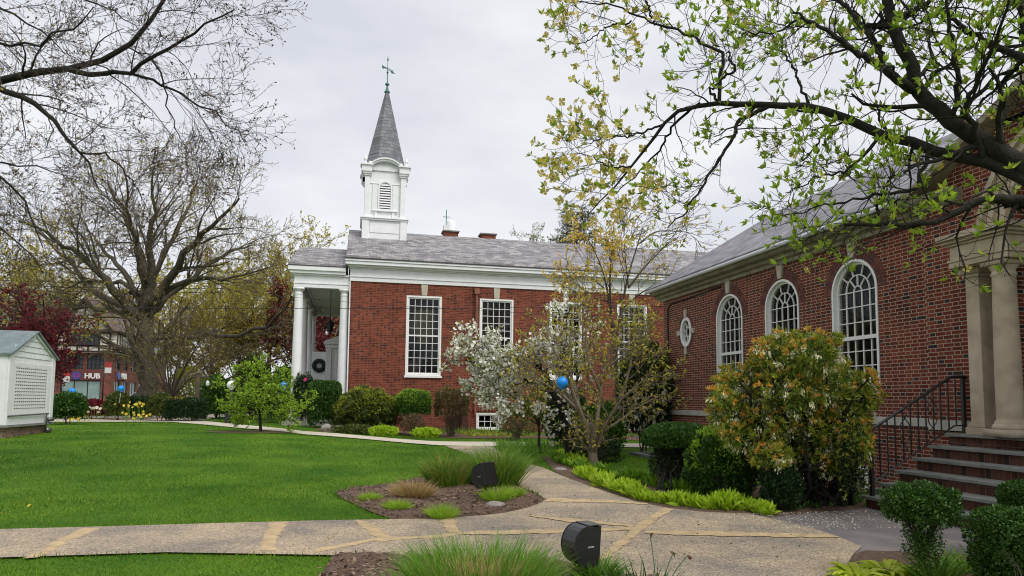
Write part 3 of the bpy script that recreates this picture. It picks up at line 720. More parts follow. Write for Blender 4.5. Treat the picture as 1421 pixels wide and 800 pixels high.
for o_, w, h in ((0, .34, .10), (.10, .24, .10), (.2, .12, .12)):
    mb.prism([(XP+.1, PY1+.35, PZ+.02+o_*0-.2+o_), (XP+.1, apexY, PZ+ah+.06-.2+o_+.06), (XP+.1, apexY, PZ+ah+h+.06-.2+o_+.06), (XP+.1, PY1+.35, PZ+.02+h-.2+o_)], (-w-.1, 0, 0))
    mb.prism([(XP+.1, PY0-.35, PZ+.02-.2+o_), (XP+.1, apexY, PZ+ah+.06-.2+o_+.06), (XP+.1, apexY, PZ+ah+h+.06-.2+o_+.06), (XP+.1, PY0-.35, PZ+.02+h-.2+o_)], (-w-.1, 0, 0))
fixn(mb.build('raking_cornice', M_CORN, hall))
# stone belt on the pavilion
MB().box((XP-.05, 8.92, 1.18), (XP+.02, 9.97, 1.34)).build('stone_belt', M_STONEG, hall, bevel=.006)
# porch floor and doorway recess
PF = 1.15
MB().box((XP+.9, 4, PF), (XP+1.0, 8.7, 6.8)).box((XP-.02, 8.42, PF), (XP+.9, 8.5, 4.28)).box((XP, 4.0, 5.9), (XP+1, 8.5, 6.0)).build('doorway_wall', M_STONEG, hall)
mb = MB()
for s in (1, -1):
    Y_ = lambda y: AC+s*(y-AC)
    def bx(m, a, b): m.box((a[0], Y_(a[1]), a[2]), (b[0], Y_(b[1]), b[2]))
    p = MB(); bx(p, (9.38, 8.67, PF+.16), (9.66, 8.91, 3.60)); bx(p, (9.33, 8.61, PF), (9.68, 8.97, PF+.11)); bx(p, (9.355, 8.64, PF+.11), (9.67, 8.94, PF+.165)); 
    bx(p, (9.35, 8.64, 3.60), (9.67, 8.94, 3.66)); bx(p, (9.31, 8.60, 3.66), (9.68, 8.98, 3.74)); bx(p, (9.372, 8.66, 3.45), (9.66, 8.92, 3.47))
    p.build('stone_pier', M_STONE, hall, bevel=.012)
    cx, cyy = 9.33, Y_(8.20)
    p = MB(); p.lathe((cx, cyy, PF), [(.22, .10), (.235, .13), (.215, .175), (.195, .19), (.20, .215), (.172, .24), (.172, .26), (.168, 1.2), (.150, 2.30), (.150, 2.36), (.165, 2.375), (.165, 2.40), (.15, 2.41), (.15, 2.45), (.19, 2.50), (.19, 2.52)], 28)
    p.box((cx-.24, cyy-.24, PF), (cx+.24, cyy+.24, PF+.105)); p.box((cx-.205, cyy-.205, PF+2.52), (cx+.205, cyy+.205, PF+2.59))
    col_ = p.build('stone_column', M_STONE, hall, smooth=False)
    col_.data.polygons.foreach_set('use_smooth', [len(f.vertices) == 4 and abs(f.normal.z) < .9 and f.area < .2 for f in col_.data.polygons])
    p = MB()
    for (x0, z0, z1, e) in ((9.10, 3.745, 3.83, 0), (9.085, 3.832, 3.87, .02), (9.115, 3.872, 4.08, -.012), (9.08, 4.082, 4.12, .03), (9.03, 4.122, 4.17, .08), (8.98, 4.172, 4.26, .13)):
        bx(p, (x0, 7.93-e, z0), (9.68, 8.93+e, z1))
    p.build('entablature', M_STONE, hall, bevel=.006)
# stone arch over the doorway
mb = MB()
for (r0, r1, x) in ((AR-.02, AR+.14, 9.55), (AR+.141, AR+.27, 9.50), (AR+.271, AR+.36, 9.44)):
    n = 24; angs = np.linspace(0, math.pi, n+1)
    for a0, a1 in zip(angs[:-1], angs[1:]):
        q = [(x, AC+rr*math.cos(a), 4.262+rr*.75*math.sin(a)) for rr, a in ((r0, a0), (r1, a0), (r1, a1), (r0, a1))]
        mb.prism(q, (9.64-x, 0, 0))
fixn(mb.build('stone_arch', M_STONE, hall))
# ---- steps
st = thing('entrance_steps', 'six brick steps with bluestone treads rising to the stone doorway', 'steps', (8.5, 6.3, 0))
SX = [7.74, 8.05, 8.37, 8.70, 9.02, 9.34]; RZ_ = PF/6
mb = MB(); tr = MB()
for k, x in enumerate(SX):
    z1 = RZ_*(k+1); x1 = SX[k+1]+.06 if k < 5 else 10.6
    mb.box((x+.035, 3.3+.03*0, max(0, z1-RZ_-.055) if k else -.05), (x1+.02 if k < 5 else 10.5, 9.32, z1-.056))
    tr.box((x-.02, 3.25, z1-.05), (x1, 9.36, z1))
mb.build('riser', M_BRICKS, st); tr.build('tread', M_TREAD, st, bevel=.008)
rl = thing('iron_railing', 'black iron stair railing with thin balusters on the far side of the entrance steps', 'railing', (8.6, 9.25, .2))
Yr = 9.22
MB().box((7.79, Yr-.025, RZ_), (7.84, Yr+.025, 1.19)).build('post', M_IRON, rl); MB().box((9.55, Yr-.025, PF), (9.60, Yr+.025, 2.04)).build('post', M_IRON, rl)
mb = MB().tube([(7.76, Yr, 1.16), (7.82, Yr, 1.205), (9.36, Yr, 2.055), (9.60, Yr, 2.065), (9.66, Yr, 2.04)], .024, 8); mb.build('handrail', M_IRON, rl, smooth=True)
mb = MB().tube([(7.83, Yr, .40), (9.38, Yr, 1.27), (9.57, Yr, 1.28)], .012, 6)
nb = 12
for k in range(1, nb):
    f = k/nb; x = 7.83+(9.57-7.83)*f; top = 1.205+min(1, (x-7.82)/1.54)*.85; bot = .40+min(1, (x-7.83)/1.55)*.87
    mb.box((x-.008, Yr-.008, bot), (x+.008, Yr+.008, top-.01))
mb.build('balusters', M_IRON, rl)
mb = MB()
for xc in (8.45, 8.97):
    zc = .40+(xc-7.83)/1.55*.87+.42
    for s in (-1, 1):
        for q in (-1, 1):
            mb.tube([(xc+s*(.02+.07*math.sin(t*1.5*math.pi)*(1-t*.3)), Yr, zc+q*(.02+.26*t)) for t in np.linspace(0, 1, 9)], .008, 5)
mb.build('scroll', M_IRON, rl)

# ------------------------------------------------------------------ the church
CY, CX0, CX1 = 34.0, -.32, 27.0
church = thing('church', 'red brick church with white slate-topped steeple and columned porch across the lawn', 'church', (8, 40, 0))
P3C = lambda u, v, w: (u, CY+w, v)
CW = [(2.38, 4.13), (6.05, 7.80), (9.72, 11.47), (13.42, 15.12), (17.1, 18.85), (20.8, 22.5)]
CB = [(5.95, 7.15), (9.6, 10.9), (13.3, 14.6)]
CT = 7.32
holes = [[(a, 2.78), (b, 2.78), (b, 6.74), (a, 6.74)] for a, b in CW]+[[(a, .12), (b, .12), (b, .98), (a, .98)] for a, b in CB]
holed('south_wall', [(CX0, -.3), (CX1, -.3), (CX1, CT), (CX0, CT)], holes, CY, 'Y', .4, M_BRICKC, church)
MB().box((CX0, CY+.41, -.3), (CX0+.4, 46.4, CT)).box((CX1-.4, CY+.41, -.3), (CX1, 46.4, CT)).box((CX0+.4, 46, -.3), (CX1-.4, 46.4, CT)).raw([(CX0+.1, 34.1, 8.3), (CX0+.1, 46.3, 8.3), (CX0+.1, 40.2, 11.2)], [(0, 1, 2)]).build('back_walls', M_BRICKC, church)
MB().box((CX0-.06, CY-.05, .3), (CX0-.005, CY+.12, CT)).build('corner_board', M_WHITE, church)
# entablature: architrave, frieze and cornice
e0, e1 = CX0-.02, CX1
mb = MB()
for (pr, z0, z1) in ((.06, CT, CT+.20), (.10, CT+.202, CT+.25), (.04, CT+.252, CT+.62), (.12, CT+.622, CT+.68), (.26, CT+.682, CT+.76), (.42, CT+.762, CT+.92), (.47, CT+.922, CT+1.02)):
    mb.box((e0-pr*.6, CY-pr, z0), (e1, CY+.39, z1))
mb.build('entablature', M_WHITE, church, bevel=.01)
MB().box((e0-.3, CY-.50, CT+1.022), (e1, CY-.2, CT+1.065)).build('gutter', M_GUTDARK, church)
def gable_roof(x0, x1, ye, yr, ze, zr, t, name, mat, parent):
    yb = 2*yr-ye; mb = MB()
    V = [(x, y, z+d) for d in (0, t) for x in (x0, x1) for (y, z) in ((ye, ze), (yr, zr), (yb, ze))]
    mb.raw(V, [(0, 1, 4, 3), (1, 2, 5, 4), (6, 9, 10, 7), (7, 10, 11, 8), (0, 3, 9, 6), (2, 8, 11, 5), (0, 6, 7, 1), (1, 7, 8, 2), (3, 4, 10, 9), (4, 5, 11, 10)])
    return fixn(mb.build(name, mat, parent))
gable_roof(-.56, CX1, CY-.5, 40.2, CT+1.06, 11.25, .1, 'roof', M_SLATE_C, church)
def sash_window(a, b, z0, z1, cols, rows, P3, parent, railrow=None, name='window', keyst=True, glass=None, sill=True):
    g = bpy.data.objects.new(name, None); g.location = Vector(P3((a+b)/2, z0, 0))-worldloc(parent); link(g, parent)
    rc = lambda s: [(a+s, z0+s), (b-s, z0+s), (b-s, z1-s), (a+s, z1-s)]
    mb = MB(); ringprism(mb, rc(.003), rc(.09), P3, -.02, .12); ringprism(mb, rc(.092), rc(.15), P3, .03, .1)
    fixn(mb.build('frame', M_TRIM, g))
    if sill: MB().box(P3(a-.05, z0-.10, -.08), P3(b+.05, z0-.003, .1)).build('sill', M_TRIM, g)
    mb = MB(); i0, i1, j0, j1 = a+.14, b-.14, z0+.14, z1-.14
    for k in range(1, cols): u = i0+(i1-i0)*k/cols; bar(mb, (u, j0), (u, j1), .026, P3, .055, .09)
    for k in range(1, rows): v = j0+(j1-j0)*k/rows; bar(mb, (i0, v), (i1, v), .07 if k == railrow else .026, P3, .035 if k == railrow else .052, .095)
    fixn(mb.build('glazing_bars', M_TRIM, g))
    mb = MB(); mb.raw([P3(u, v, .08) for u, v in rc(.12)], [(0, 1, 2, 3)]); mb.build('pane', glass or M_GLASS, g)
    if keyst:
        c = (a+b)/2; MB().prism([P3(c-.13, z1+.02, -.03), P3(c+.13, z1+.02, -.03), P3(c+.17, CT-.004, -.03), P3(c-.17, CT-.004, -.03)], tuple(np.array(P3(0, 0, .1))-np.array(P3(0, 0, 0)))).build('keystone', M_KEYS, g)
    return g
for a, b in CW: sash_window(a, b, 2.78, 6.74, 5, 10, P3C, church, railrow=5)
for a, b in CB: sash_window(a, b, .12, .98, 3, 2, P3C, church, name='basement_window', keyst=False, sill=False)
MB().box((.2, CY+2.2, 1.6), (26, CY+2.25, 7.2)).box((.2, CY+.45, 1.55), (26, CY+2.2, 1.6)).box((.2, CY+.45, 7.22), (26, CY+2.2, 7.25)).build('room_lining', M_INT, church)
MB().box((2.9, CY+.5, 4.7), (3.85, CY+.52, 6.1)).box((3.0, CY+.54, 4.45), (3.6, CY+.56, 4.72)).build('curtain', M_CURT, church)
MB().box((2.5, CY+.6, 4.9), (2.85, CY+.62, 5.8)).box((3.87, CY+.6, 4.4), (4.05, CY+.62, 5.9)).box((2.5, CY+.6, 2.9), (3.2, CY+.62, 3.55)).box((6.2, CY+.7, 4.7), (7.7, CY+.72, 6.6)).build('hanging', M_CURT2, church)
MB().box((5.75, CY-.24, 6.93), (6.0, CY-.02, 7.22)).tube([(5.87, CY-.13, 6.95), (5.87, CY-.13, .9)], .06, 8).build('downpipe', M_COPPER, church)
# band of small blocks over the basement window
mb = MB().box((5.6, CY-.05, 1.09), (9.4, CY+.02, 1.13))
for k in range(26): mb.box((5.65+k*.14, CY-.045, 1.0), (5.72+k*.14, CY+.02, 1.088))
mb.build('brick_dentils', M_BRICKC, church)
MB().box((5.05, CY-1.2, -.1), (5.35, CY-.005, 1.25)).build('well_wall', M_BRICKS, church)
# portico
PX0, PYA, PYB = -2.98, 34.06, 45.9
mb = MB(); t = .3
for (pr, z0, z1) in ((0, 6.92, 7.10), (.03, 7.102, 7.16), (-.02, 7.162, 7.50), (.06, 7.502, 7.58), (.18, 7.582, 7.72), (.26, 7.722, 7.92)):
    mb.box((PX0-pr, PYA-pr, z0), (CX0-.07 if pr < .1 else CX0-.25, PYA+t, z1))
    mb.box((PX0-pr, PYA+t+.002, z0), (PX0+t, PYB-t-.002, z1)); mb.box((PX0-pr, PYB-t, z0), (CX0-.07, PYB+pr, z1))
mb.build('portico_entablature', M_WHITE, church, bevel=.008)
MB().box((PX0+t, PYA+t, 7.45), (CX0-.07, PYB-t, 7.5)).box((PX0+t+.12, PYA+t+.002, 7.3), (PX0+t+.2, PYB-t-.3, 7.448)).build('portico_ceiling', M_WHITEW, church)
MB().box((PX0-.27, PYA-.28, 7.922), (CX0-.2, PYA+.1, 7.96)).build('portico_gutter', M_GUTDARK, church)
gable_roof(PX0-.25, CX0-.25, PYA-.27, 40.0, 7.96, 10.05, .08, 'portico_roof', M_SLATE_C, church)
MB().box((PX0-.3, PYA-.3, 0), (CX0, PYB+.3, .55)).build('portico_floor', M_STONEG, church)
colprof = [(.30, .08), (.32, .13), (.30, .19), (.26, .22), (.26, .28), (.235, .3), (.232, 1.5), (.215, 3.8), (.19, 6.0), (.19, 6.03), (.205, 6.05), (.205, 6.1), (.19, 6.11), (.19, 6.18), (.24, 6.24), (.24, 6.27)]
for (x, y) in ((-2.74, 34.32), (-2.74, 38.0), (-2.74, 41.9), (-2.74, 45.6), (-.60, 34.32)):
    mb = MB().lathe((x, y, .55), colprof, 24); mb.box((x-.33, y-.33, .55), (x+.33, y+.33, .63)).box((x-.26, y-.26, 6.82), (x+.26, y+.26, 6.92))
    o = mb.build('portico_column', M_WHITE, church); o.data.polygons.foreach_set('use_smooth', [len(f.vertices) == 4 and abs(f.normal.z) < .5 and f.area < .5 for f in o.data.polygons])
# vestibule with wreathed door seen through the portico
mb = MB().box((-1.55, 39.2, .55), (CX0-.02, 41.8, 4.4)).box((-1.62, 39.1, 4.402), (CX0-.02, 41.9, 4.6)).box((-1.72, 39.0, 4.602), (CX0-.02, 42.0, 4.75)).box((-1.6, 39.12, .55), (-1.3, 39.19, 4.39))
for k in range(15):
    z = .8+k*.24
    mb.box((-1.05, 39.165, z), (-.75, 39.195, z+.2)); mb.box((-.65, 39.165, z), (-.35, 39.195, z+.2))
mb.prism([(-1.72, 39.0, 4.752), (CX0-.02, 39.0, 4.752), (CX0-.02, 39.0, 5.1), (-1.0, 39.0, 5.05)], (0, 2.9, 0))
mb.build('vestibule', M_WHITEW, church, bevel=.01)
dr = MB().box((-2.35, 39.5, .55), (-1.62, 39.56, 4.2)).box((-2.25, 39.47, .75), (-2.03, 39.498, 2.6)).box((-1.95, 39.47, .75), (-1.73, 39.498, 2.6)).build('door', M_WHITEW, church, bevel=.008)
mb = MB(); c = (-1.95, 39.38, 3.42); mb.tube([(c[0]+.27*math.cos(a), c[1], c[2]+.27*math.sin(a)) for a in np.linspace(0, 2*math.pi, 21)], .12, 8, cap=False)
w = mb.build('wreath', M_WREATH, smooth=True); tag(w, 'dark green wreath hanging on the white door under the church porch', 'wreath')
w.modifiers.new('tex', 'DISPLACE').strength = .0
ln = thing('porch_lantern', 'black lantern on a long rod under the white church porch ceiling', 'lantern', (-1.35, 37.2, 5.2))
MB().tube([(-1.35, 37.2, 7.45), (-1.35, 37.2, 5.75)], .02, 6).build('rod', M_IRON, ln)
MB().lathe((-1.35, 37.2, 5.05), [(.05, 0), (.12, .05), (.2, .45), (.22, .5), (.1, .62), (.03, .75)], 8).build('lamp_body', M_IRON, ln)
# steeple (a part of the church, with its own pieces)
sx, sy, hw = 1.36, 39.2, 1.14
steeple = bpy.data.objects.new('steeple', None); steeple.location = Vector((sx, sy, 10))-worldloc(church); link(steeple, church)
def sq(mb, h, z0, z1): mb.box((sx-h, sy-h, z0), (sx+h, sy+h, z1)); return mb
b0, b1, b2, b3 = 10.0, 11.35, 14.2, 14.95
mb = MB(); sq(mb, 1.14, b0, 11.45); 
for ax in (-1, 1):
    for ay in (-1, 1): mb.box((sx+ax*1.22, sy+ay*1.22, b0), (sx+ax*.86, sy+ay*.86, 11.45))
sq(mb, 1.26, 11.452, 11.53); sq(mb, 1.31, 11.532, 11.60)
mb.box((sx-.8, sy-1.17, 10.75), (sx+.8, sy-1.142, 11.3)); mb.box((sx+1.142, sy-.8, 10.75), (sx+1.17, sy+.8, 11.3))
mb.build('pedestal', M_WHITE, steeple, bevel=.012)
mb = MB(); sq(mb, .98, 11.602, 14.3)
for ax in (-1, 1):
    for ay in (-1, 1):
        mb.box((sx+ax*1.12, sy+ay*1.12, 11.602), (sx+ax*.84, sy+ay*.84, 13.95))
        mb.box((sx+ax*1.16, sy+ay*1.16, 11.602), (sx+ax*.80, sy+ay*.80, 11.72)); mb.box((sx+ax*1.18, sy+ay*1.18, 13.952), (sx+ax*.78, sy+ay*.78, 14.05))
for (h, z0, z1) in ((1.02, 13.55, 13.60),): sq(mb, h, z0, z1)
for q in (-1, 1):
    mb.box((sx+q*.70, sy-1.03, 11.9), (sx+q*.40, sy-.985, 13.5)); mb.box((sx+1.03, sy+q*.70, 11.9), (sx+.985, sy+q*.40, 13.5)); mb.box((sx-1.03, sy+q*.70, 11.9), (sx-.985, sy+q*.40, 13.5))
mb.box((sx-.72, sy-1.10, 12.0), (sx+.72, sy-.985, 12.07)); mb.box((sx-.55, sy-1.04, 11.62), (sx-.4, sy-.985, 12.0)); mb.box((sx+.4, sy-1.04, 11.62), (sx+.55, sy-.985, 12.0)); mb.box((sx-1.1, sy-.72, 12.0), (sx+1.1, sy+.72, 12.07))
mb.build('belfry', M_WHITE, steeple, bevel=.01)
# belfry cornice with segmental pediments
mb = MB()
for (h, z0, z1) in ((1.20, 14.052, 14.16), (1.26, 14.162, 14.22)):
    for ax in (-1, 1):
        for ay in (-1, 1): mb.box((sx+ax*(h+.04), sy+ay*(h+.04), z0), (sx+ax*.74, sy+ay*.74, z1+.28))
for ax in (-1, 1):
    for ay in (-1, 1): mb.box((sx+ax*1.38, sy+ay*1.38, 14.50), (sx+ax*.70, sy+ay*.70, 14.58)); mb.lathe((sx+ax*1.12, sy+ay*1.12, 14.58), [(.12, 0), (.12, .1), (.05, .16), (.11, .28), (.09, .38), (.02, .52)], 10)
sq(mb, 1.06, 14.302, 14.46)
sq(mb, 1.02, 14.462, 14.62); sq(mb, .94, 14.622, 14.84)
for (dx, dy) in ((0, -1), (1, 0), (-1, 0), (0, 1)):
    n = 14; r = 1.15; hh = .42
    for (ri, ro, dep) in ((.0, .10, 1.24), (.10, .17, 1.32)):
        for k in range(n):
            a0, a1 = -1+2*k/n, -1+2*(k+1)/n
            f = lambda a: 14.40+hh*(1-a*a)**.8
            q = [(a0*.86, f(a0)+ri), (a1*.86, f(a1)+ri), (a1*.86, f(a1)+ro), (a0*.86, f(a0)+ro)]
            if dx == 0: mb.prism([(sx+u, sy+dy*dep, v) for u, v in q], (0, -dy*(dep-.95), 0))
            else: mb.prism([(sx+dx*dep, sy+u, v) for u, v in q], (-dx*(dep-.95), 0, 0))
mb.build('belfry_cornice', M_WHITE, steeple)
# louvred opening
g = MB(); lv = MB()
al = archloop(sx-.30, sx+.30, 12.15, 13.35, 12)
mbf = MB(); ringprism(mbf, archloop(sx-.39, sx+.39, 12.06, 13.35, 12), al, lambda u, v, w: (u, sy-.98+w, v), -.08, -.001); fixn(mbf.build('louvre_frame', M_WHITE, steeple))
mbp = MB().raw([(u, sy-.986, v) for u, v in al], [list(range(len(al)))]); mbp.build('louvre_opening', M_INT, steeple)
for k in range(10):
    z = 12.2+k*.14; hwid = .29 if z < 13.35 else math.sqrt(max(.01, .3**2-(z-13.35)**2))-.01
    lv.raw([(sx-hwid, sy-1.05, z), (sx+hwid, sy-1.05, z), (sx+hwid, sy-.99, z+.09), (sx-hwid, sy-.99, z+.09), (sx-hwid, sy-1.05, z+.02), (sx+hwid, sy-1.05, z+.02), (sx+hwid, sy-.99, z+.11), (sx-hwid, sy-.99, z+.11)],
           [(0, 1, 2, 3), (4, 7, 6, 5), (0, 4, 5, 1), (2, 6, 7, 3), (0, 3, 7, 4), (1, 5, 6, 2)])
fixn(lv.build('louvres', M_WHITE, steeple))
# octagonal spire
mb = MB(); sides = 8; prof = [(1.12, 14.86), (1.04, 15.0), (.10, 19.3)]
V = [(sx+r/math.cos(math.pi/8)*math.cos(2*math.pi*k/8+math.pi/8), sy+r/math.cos(math.pi/8)*math.sin(2*math.pi*k/8+math.pi/8), z) for r, z in prof for k in range(8)]
mb.raw(V, [[i*8+k, i*8+(k+1) % 8, (i+1)*8+(k+1) % 8, (i+1)*8+k] for i in range(2) for k in range(8)]+[list(range(8))[::-1], [16+k for k in range(8)]])
mb.build('spire', M_SLATE_S, steeple)
g = bpy.data.objects.new('weathervane', None)
mb = MB().lathe((sx, sy, 19.28), [(.15, 0), (.17, .05), (.10, .15), (.05, .35), (.05, .42), (.12, .48), (.12, .54), (.04, .60), (.025, .75), (.025, 1.15), (.06, 1.2), (.06, 1.26), (.02, 1.3), (.012, 2.2)], 12)
mb.tube([(sx-.33, sy-.25, 20.75), (sx+.33, sy+.25, 20.75)], .018, 6); mb.tube([(sx-.3, sy+.2, 20.95), (sx+.38, sy-.22, 20.38)], .02, 6)
mb.prism([(sx-.34, sy+.2, 21.05), (sx-.12, sy+.07, 20.78), (sx-.3, sy+.19, 20.80)], (.012, .012, 0)); mb.prism([(sx+.42, sy-.24, 20.36), (sx+.2, sy-.13, 20.62), (sx+.2, sy-.13, 20.42)], (.012, .012, 0))
mb.prism([(sx-.05, sy, 21.2), (sx+.05, sy, 21.2), (sx, sy, 21.55)], (.0, .012, 0))
mb.build('weathervane', M_VERDI, steeple)
# chimneys and the far white turret
for (px0, px1, py0, y) in ((616, 636, 320, 43.5), (668, 688, 324, 43.5)):
    a = atY(px0, py0, y); b = atY(px1, py0, y)
    mb = MB().box((a[0], y, 9.4), (b[0], y+.8, a[2]-.06)).build('chimney', M_BRICKC, church)
    MB().box((a[0]-.08, y-.08, a[2]-.058), (b[0]+.08, y+.88, a[2]+.02)).build('cap', M_TREAD, mb)
a = atY(626, 318, 60)
tur = thing('rear_turret', 'small white turret with a thin cross finial behind the church ridge', 'turret', (a[0], 60, 10))
MB().lathe((a[0], 60, 10), [(.45, 0), (.45, a[2]-10+.55), (.38, a[2]-10+.62), (.1, a[2]-10+.8)], 16).build('drum', M_WHITEW, tur, smooth=True)
MB().tube([(a[0]-.45, 60, 10), (a[0]-.45, 60, a[2]+1.7)], .04, 6).tube([(a[0]-.75, 60, a[2]+1.05), (a[0]-.15, 60, a[2]+1.05)], .03, 6).lathe((a[0]-.45, 60, a[2]+.98), [(.02, 0), (.09, .07), (.02, .14)], 8).build('finial', M_VERDI, tur)
MB().box((a[0]-.7, 59.7, 10), (a[0]-.2, 60.3, a[2]+.25)).build('flue', M_WHITEW, tur)

# ------------------------------------------------------------------ white utility shed on the lawn
SXF, SY0, SY1, SZ = -10.2, 23.72, 26.90, .3
shed = thing('garden_shed', 'small white clapboard shed with lattice panel and grey roof on a brick base', 'shed', (-11.3, 25.3, SZ))
sb = .70; se = 2.92; sr = 3.62; ym = (SY0+SY1)/2; SXB = SXF-2.35
MB().box((SXB, SY0+.12, .2), (SXF-.1, SY1-.12, sb-.07)).build('brick_base', M_BRICKP, shed)
MB().box((SXB-.06, SY0-.05, sb-.068), (SXF+.05, SY1+.05, sb)).build('sill_board', M_TREAD, shed)
mb = MB()
mb.prism([(SXF-.06, SY0, sb), (SXF-.06, SY1, sb), (SXF-.06, SY1, se), (SXF-.06, ym, sr), (SXF-.06, SY0, se)], (-2.2, 0, 0))
for k in range(9): z = sb+.02+k*.245; mb.raw([(SXF-.3, SY0-.035, z), (SXB, SY0-.035, z), (SXB, SY0-.006, z+.24), (SXF-.3, SY0-.006, z+.24), (SXF-.3, SY0, z), (SXB, SY0, z)], [(0, 1, 2, 3), (0, 4, 5, 1)])
for k in range(5):   # gable clapboards
    z = 2.62+k*.185; h = (sr-z)/(sr-se)*(ym-SY0) if z > se else (ym-SY0); h = min(h, ym-SY0)-.16
    if h > .05: mb.raw([(SXF-.03, ym-h, z), (SXF-.03, ym+h, z), (SXF-.052, ym+h, z+.18), (SXF-.052, ym-h, z+.18), (SXF-.06, ym-h, z), (SXF-.06, ym+h, z)], [(0, 1, 2, 3), (0, 4, 5, 1)])
fixn(mb.build('clapboard_wall', M_WHITEW, shed))
mb = MB()
for y0, y1 in ((SY0-.03, SY0+.20), (SY1-.20, SY1+.03)): mb.box((SXF-.058, y0, sb+.002), (SXF, y1, se))
mb.box((SXF-.3, SY0-.05, sb+.002), (SXF-.06, SY0-.02, se)).box((SXF-.057, SY0+.2, sb+.003), (SXF-.01, SY1-.2, sb+.36)).box((SXF-.057, SY0+.2, 2.50), (SXF-.01, SY1-.2, 2.62))
for a, b in ((SY0, ym), (SY1, ym)): mb.prism([(SXF+.02, a, se-.08), (SXF+.02, b, sr-.06), (SXF+.02, b, sr+.04), (SXF+.02, a+(.02 if a < b else -.02), se+.02)], (-.07, 0, 0))
fixn(mb.build('corner_boards', M_WHITE, shed))
mb = MB(); la, lb, lz0, lz1 = SY0+.42, SY1-.52, 1.14, 2.50
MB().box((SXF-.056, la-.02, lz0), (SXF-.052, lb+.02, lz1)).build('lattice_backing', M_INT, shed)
n = 16
for k in range(n+1): y = la+(lb-la)*k/n; mb.box((SXF-.03, y-.036, lz0), (SXF-.022, y+.036, lz1))
n = 13
for k in range(n+1): z = lz0+(lz1-lz0)*k/n; mb.box((SXF-.021, la, z-.032), (SXF-.013, lb, z+.032))
mb.box((SXF-.05, la-.24, sb+.36), (SXF-.012, la-.02, 2.5)).box((SXF-.05, lb+.02, sb+.36), (SXF-.012, lb+.33, 2.5)).box((SXF-.05, la-.02, sb+.36), (SXF-.012, lb+.02, lz0))
mb.build('lattice', M_WHITE, shed)
mb = MB(); e = .13
for s in (0, 1):
    a = SY0-e if s == 0 else SY1+e; z = se-.10
    mb.prism([(SXF+.08, a, z), (SXF+.08, ym, sr+.03), (SXF+.08, ym, sr+.09), (SXF+.08, a, z+.06)], (-2.6, 0, 0))
fixn(mb.build('roof', M_SHEDROOF, shed))
mb = MB().tube([(SXF+.06, SY1-.6, .38), (SXF+.06, SY1-.6, .95), (SXF+.06, SY1-.45, 1.0), (SXF+.03, SY0, .98)], .025, 8).tube([(SXF+.06, SY1-.45, .8), (SXF+.1, SY1-.2, .8)], .07, 8).tube([(SXF+.08, SY1-.6, .45), (SXF+.08, SY1-.38, .45)], .09, 8)
mb.build('pipework', M_GREYP, shed, smooth=True)

# ------------------------------------------------------------------ half-timbered shop building across the street
HBY, HBX1, HBX0 = 75.0, -23.45, -36.0
shop = thing('shop_building', 'brick and half-timbered shop building across the street with a HUB sign', 'building', (-29, 80, .4))
P3S = lambda u, v, w: (u, HBY+w, v)
fl = .4
sw = [(-33.8, -30.9), (-30.4, -28.6), (-27.9, -24.35)]
uw = [(-34.5, -32.9), (-32.3, -30.6), (-30.0, -28.3), (-27.7, -26.0), (-25.7, -24.2)]
holes = [[(a, .9), (b, .9), (b, 3.15), (a, 3.15)] for a, b in sw]+[[(a, 4.25), (b, 4.25), (b, 5.65), (a, 5.65)] for a, b in uw]
holed('brick_front', [(HBX0, 0), (HBX1, 0), (HBX1, 5.85), (HBX0, 5.85)], holes, HBY, 'Y', .3, M_BRICKH, shop)
P3S2 = lambda u, v, w: (HBX1-w, u, v)
sws = [(76, 77.6), (78.4, 80), (81, 83), (84, 86)]
holes = [[(a, .9), (b, .9), (b, 3.15), (a, 3.15)] for a, b in sws]+[[(a+.1, 4.25), (b-.1, 4.25), (b-.1, 5.65), (a+.1, 5.65)] for a, b in sws]
holed('brick_side', [(HBY+.31, 0), (95, 0), (95, 5.85), (HBY+.31, 5.85)], holes, HBX1-.3, 'X', .3, M_BRICKH, shop)
def plainwin(a, b, z0, z1, P3, cols, rows, glass, mat=M_IRON, name='window'):
    g = bpy.data.objects.new(name, None); g.location = Vector(P3((a+b)/2, z0, 0))-worldloc(shop); link(g, shop)
    mb = MB(); rc = lambda s: [(a+s, z0+s), (b-s, z0+s), (b-s, z1-s), (a+s, z1-s)]
    ringprism(mb, rc(.003), rc(.08), P3, .06, .16)
    for k in range(1, cols): u = a+(b-a)*k/cols; bar(mb, (u, z0+.05), (u, z1-.05), .07, P3, .07, .14)
    for k in range(1, rows): v = z0+(z1-z0)*k/rows; bar(mb, (a+.05, v), (b-.05, v), .05, P3, .075, .135)
    fixn(mb.build('frame', mat, g)); mb = MB(); mb.raw([P3(u, v, .12) for u, v in rc(.05)], [(0, 1, 2, 3)]); mb.build('pane', glass, g)
for a, b in sw: plainwin(a, b, .9, 3.15, P3S, 3 if b-a > 2 else 2, 1, M_GLASST, name='shop_window')
for a, b in uw: plainwin(a, b, 4.25, 5.65, P3S, 4, 3, M_GLASSD)
for a, b in sws: plainwin(a, b, .9, 3.15, P3S2, 2, 1, M_GLASST, name='shop_window'); plainwin(a+.1, b-.1, 4.25, 5.65, P3S2, 3, 3, M_GLASSD)
M_SIGNB = plain('maroon_fascia', (.16, .05, .045), .6, noise=.1)
MB().box((-28.2, HBY-.06, 3.2), (HBX1-.75, HBY-.003, 4.15)).build('fascia', M_SIGNB, shop)
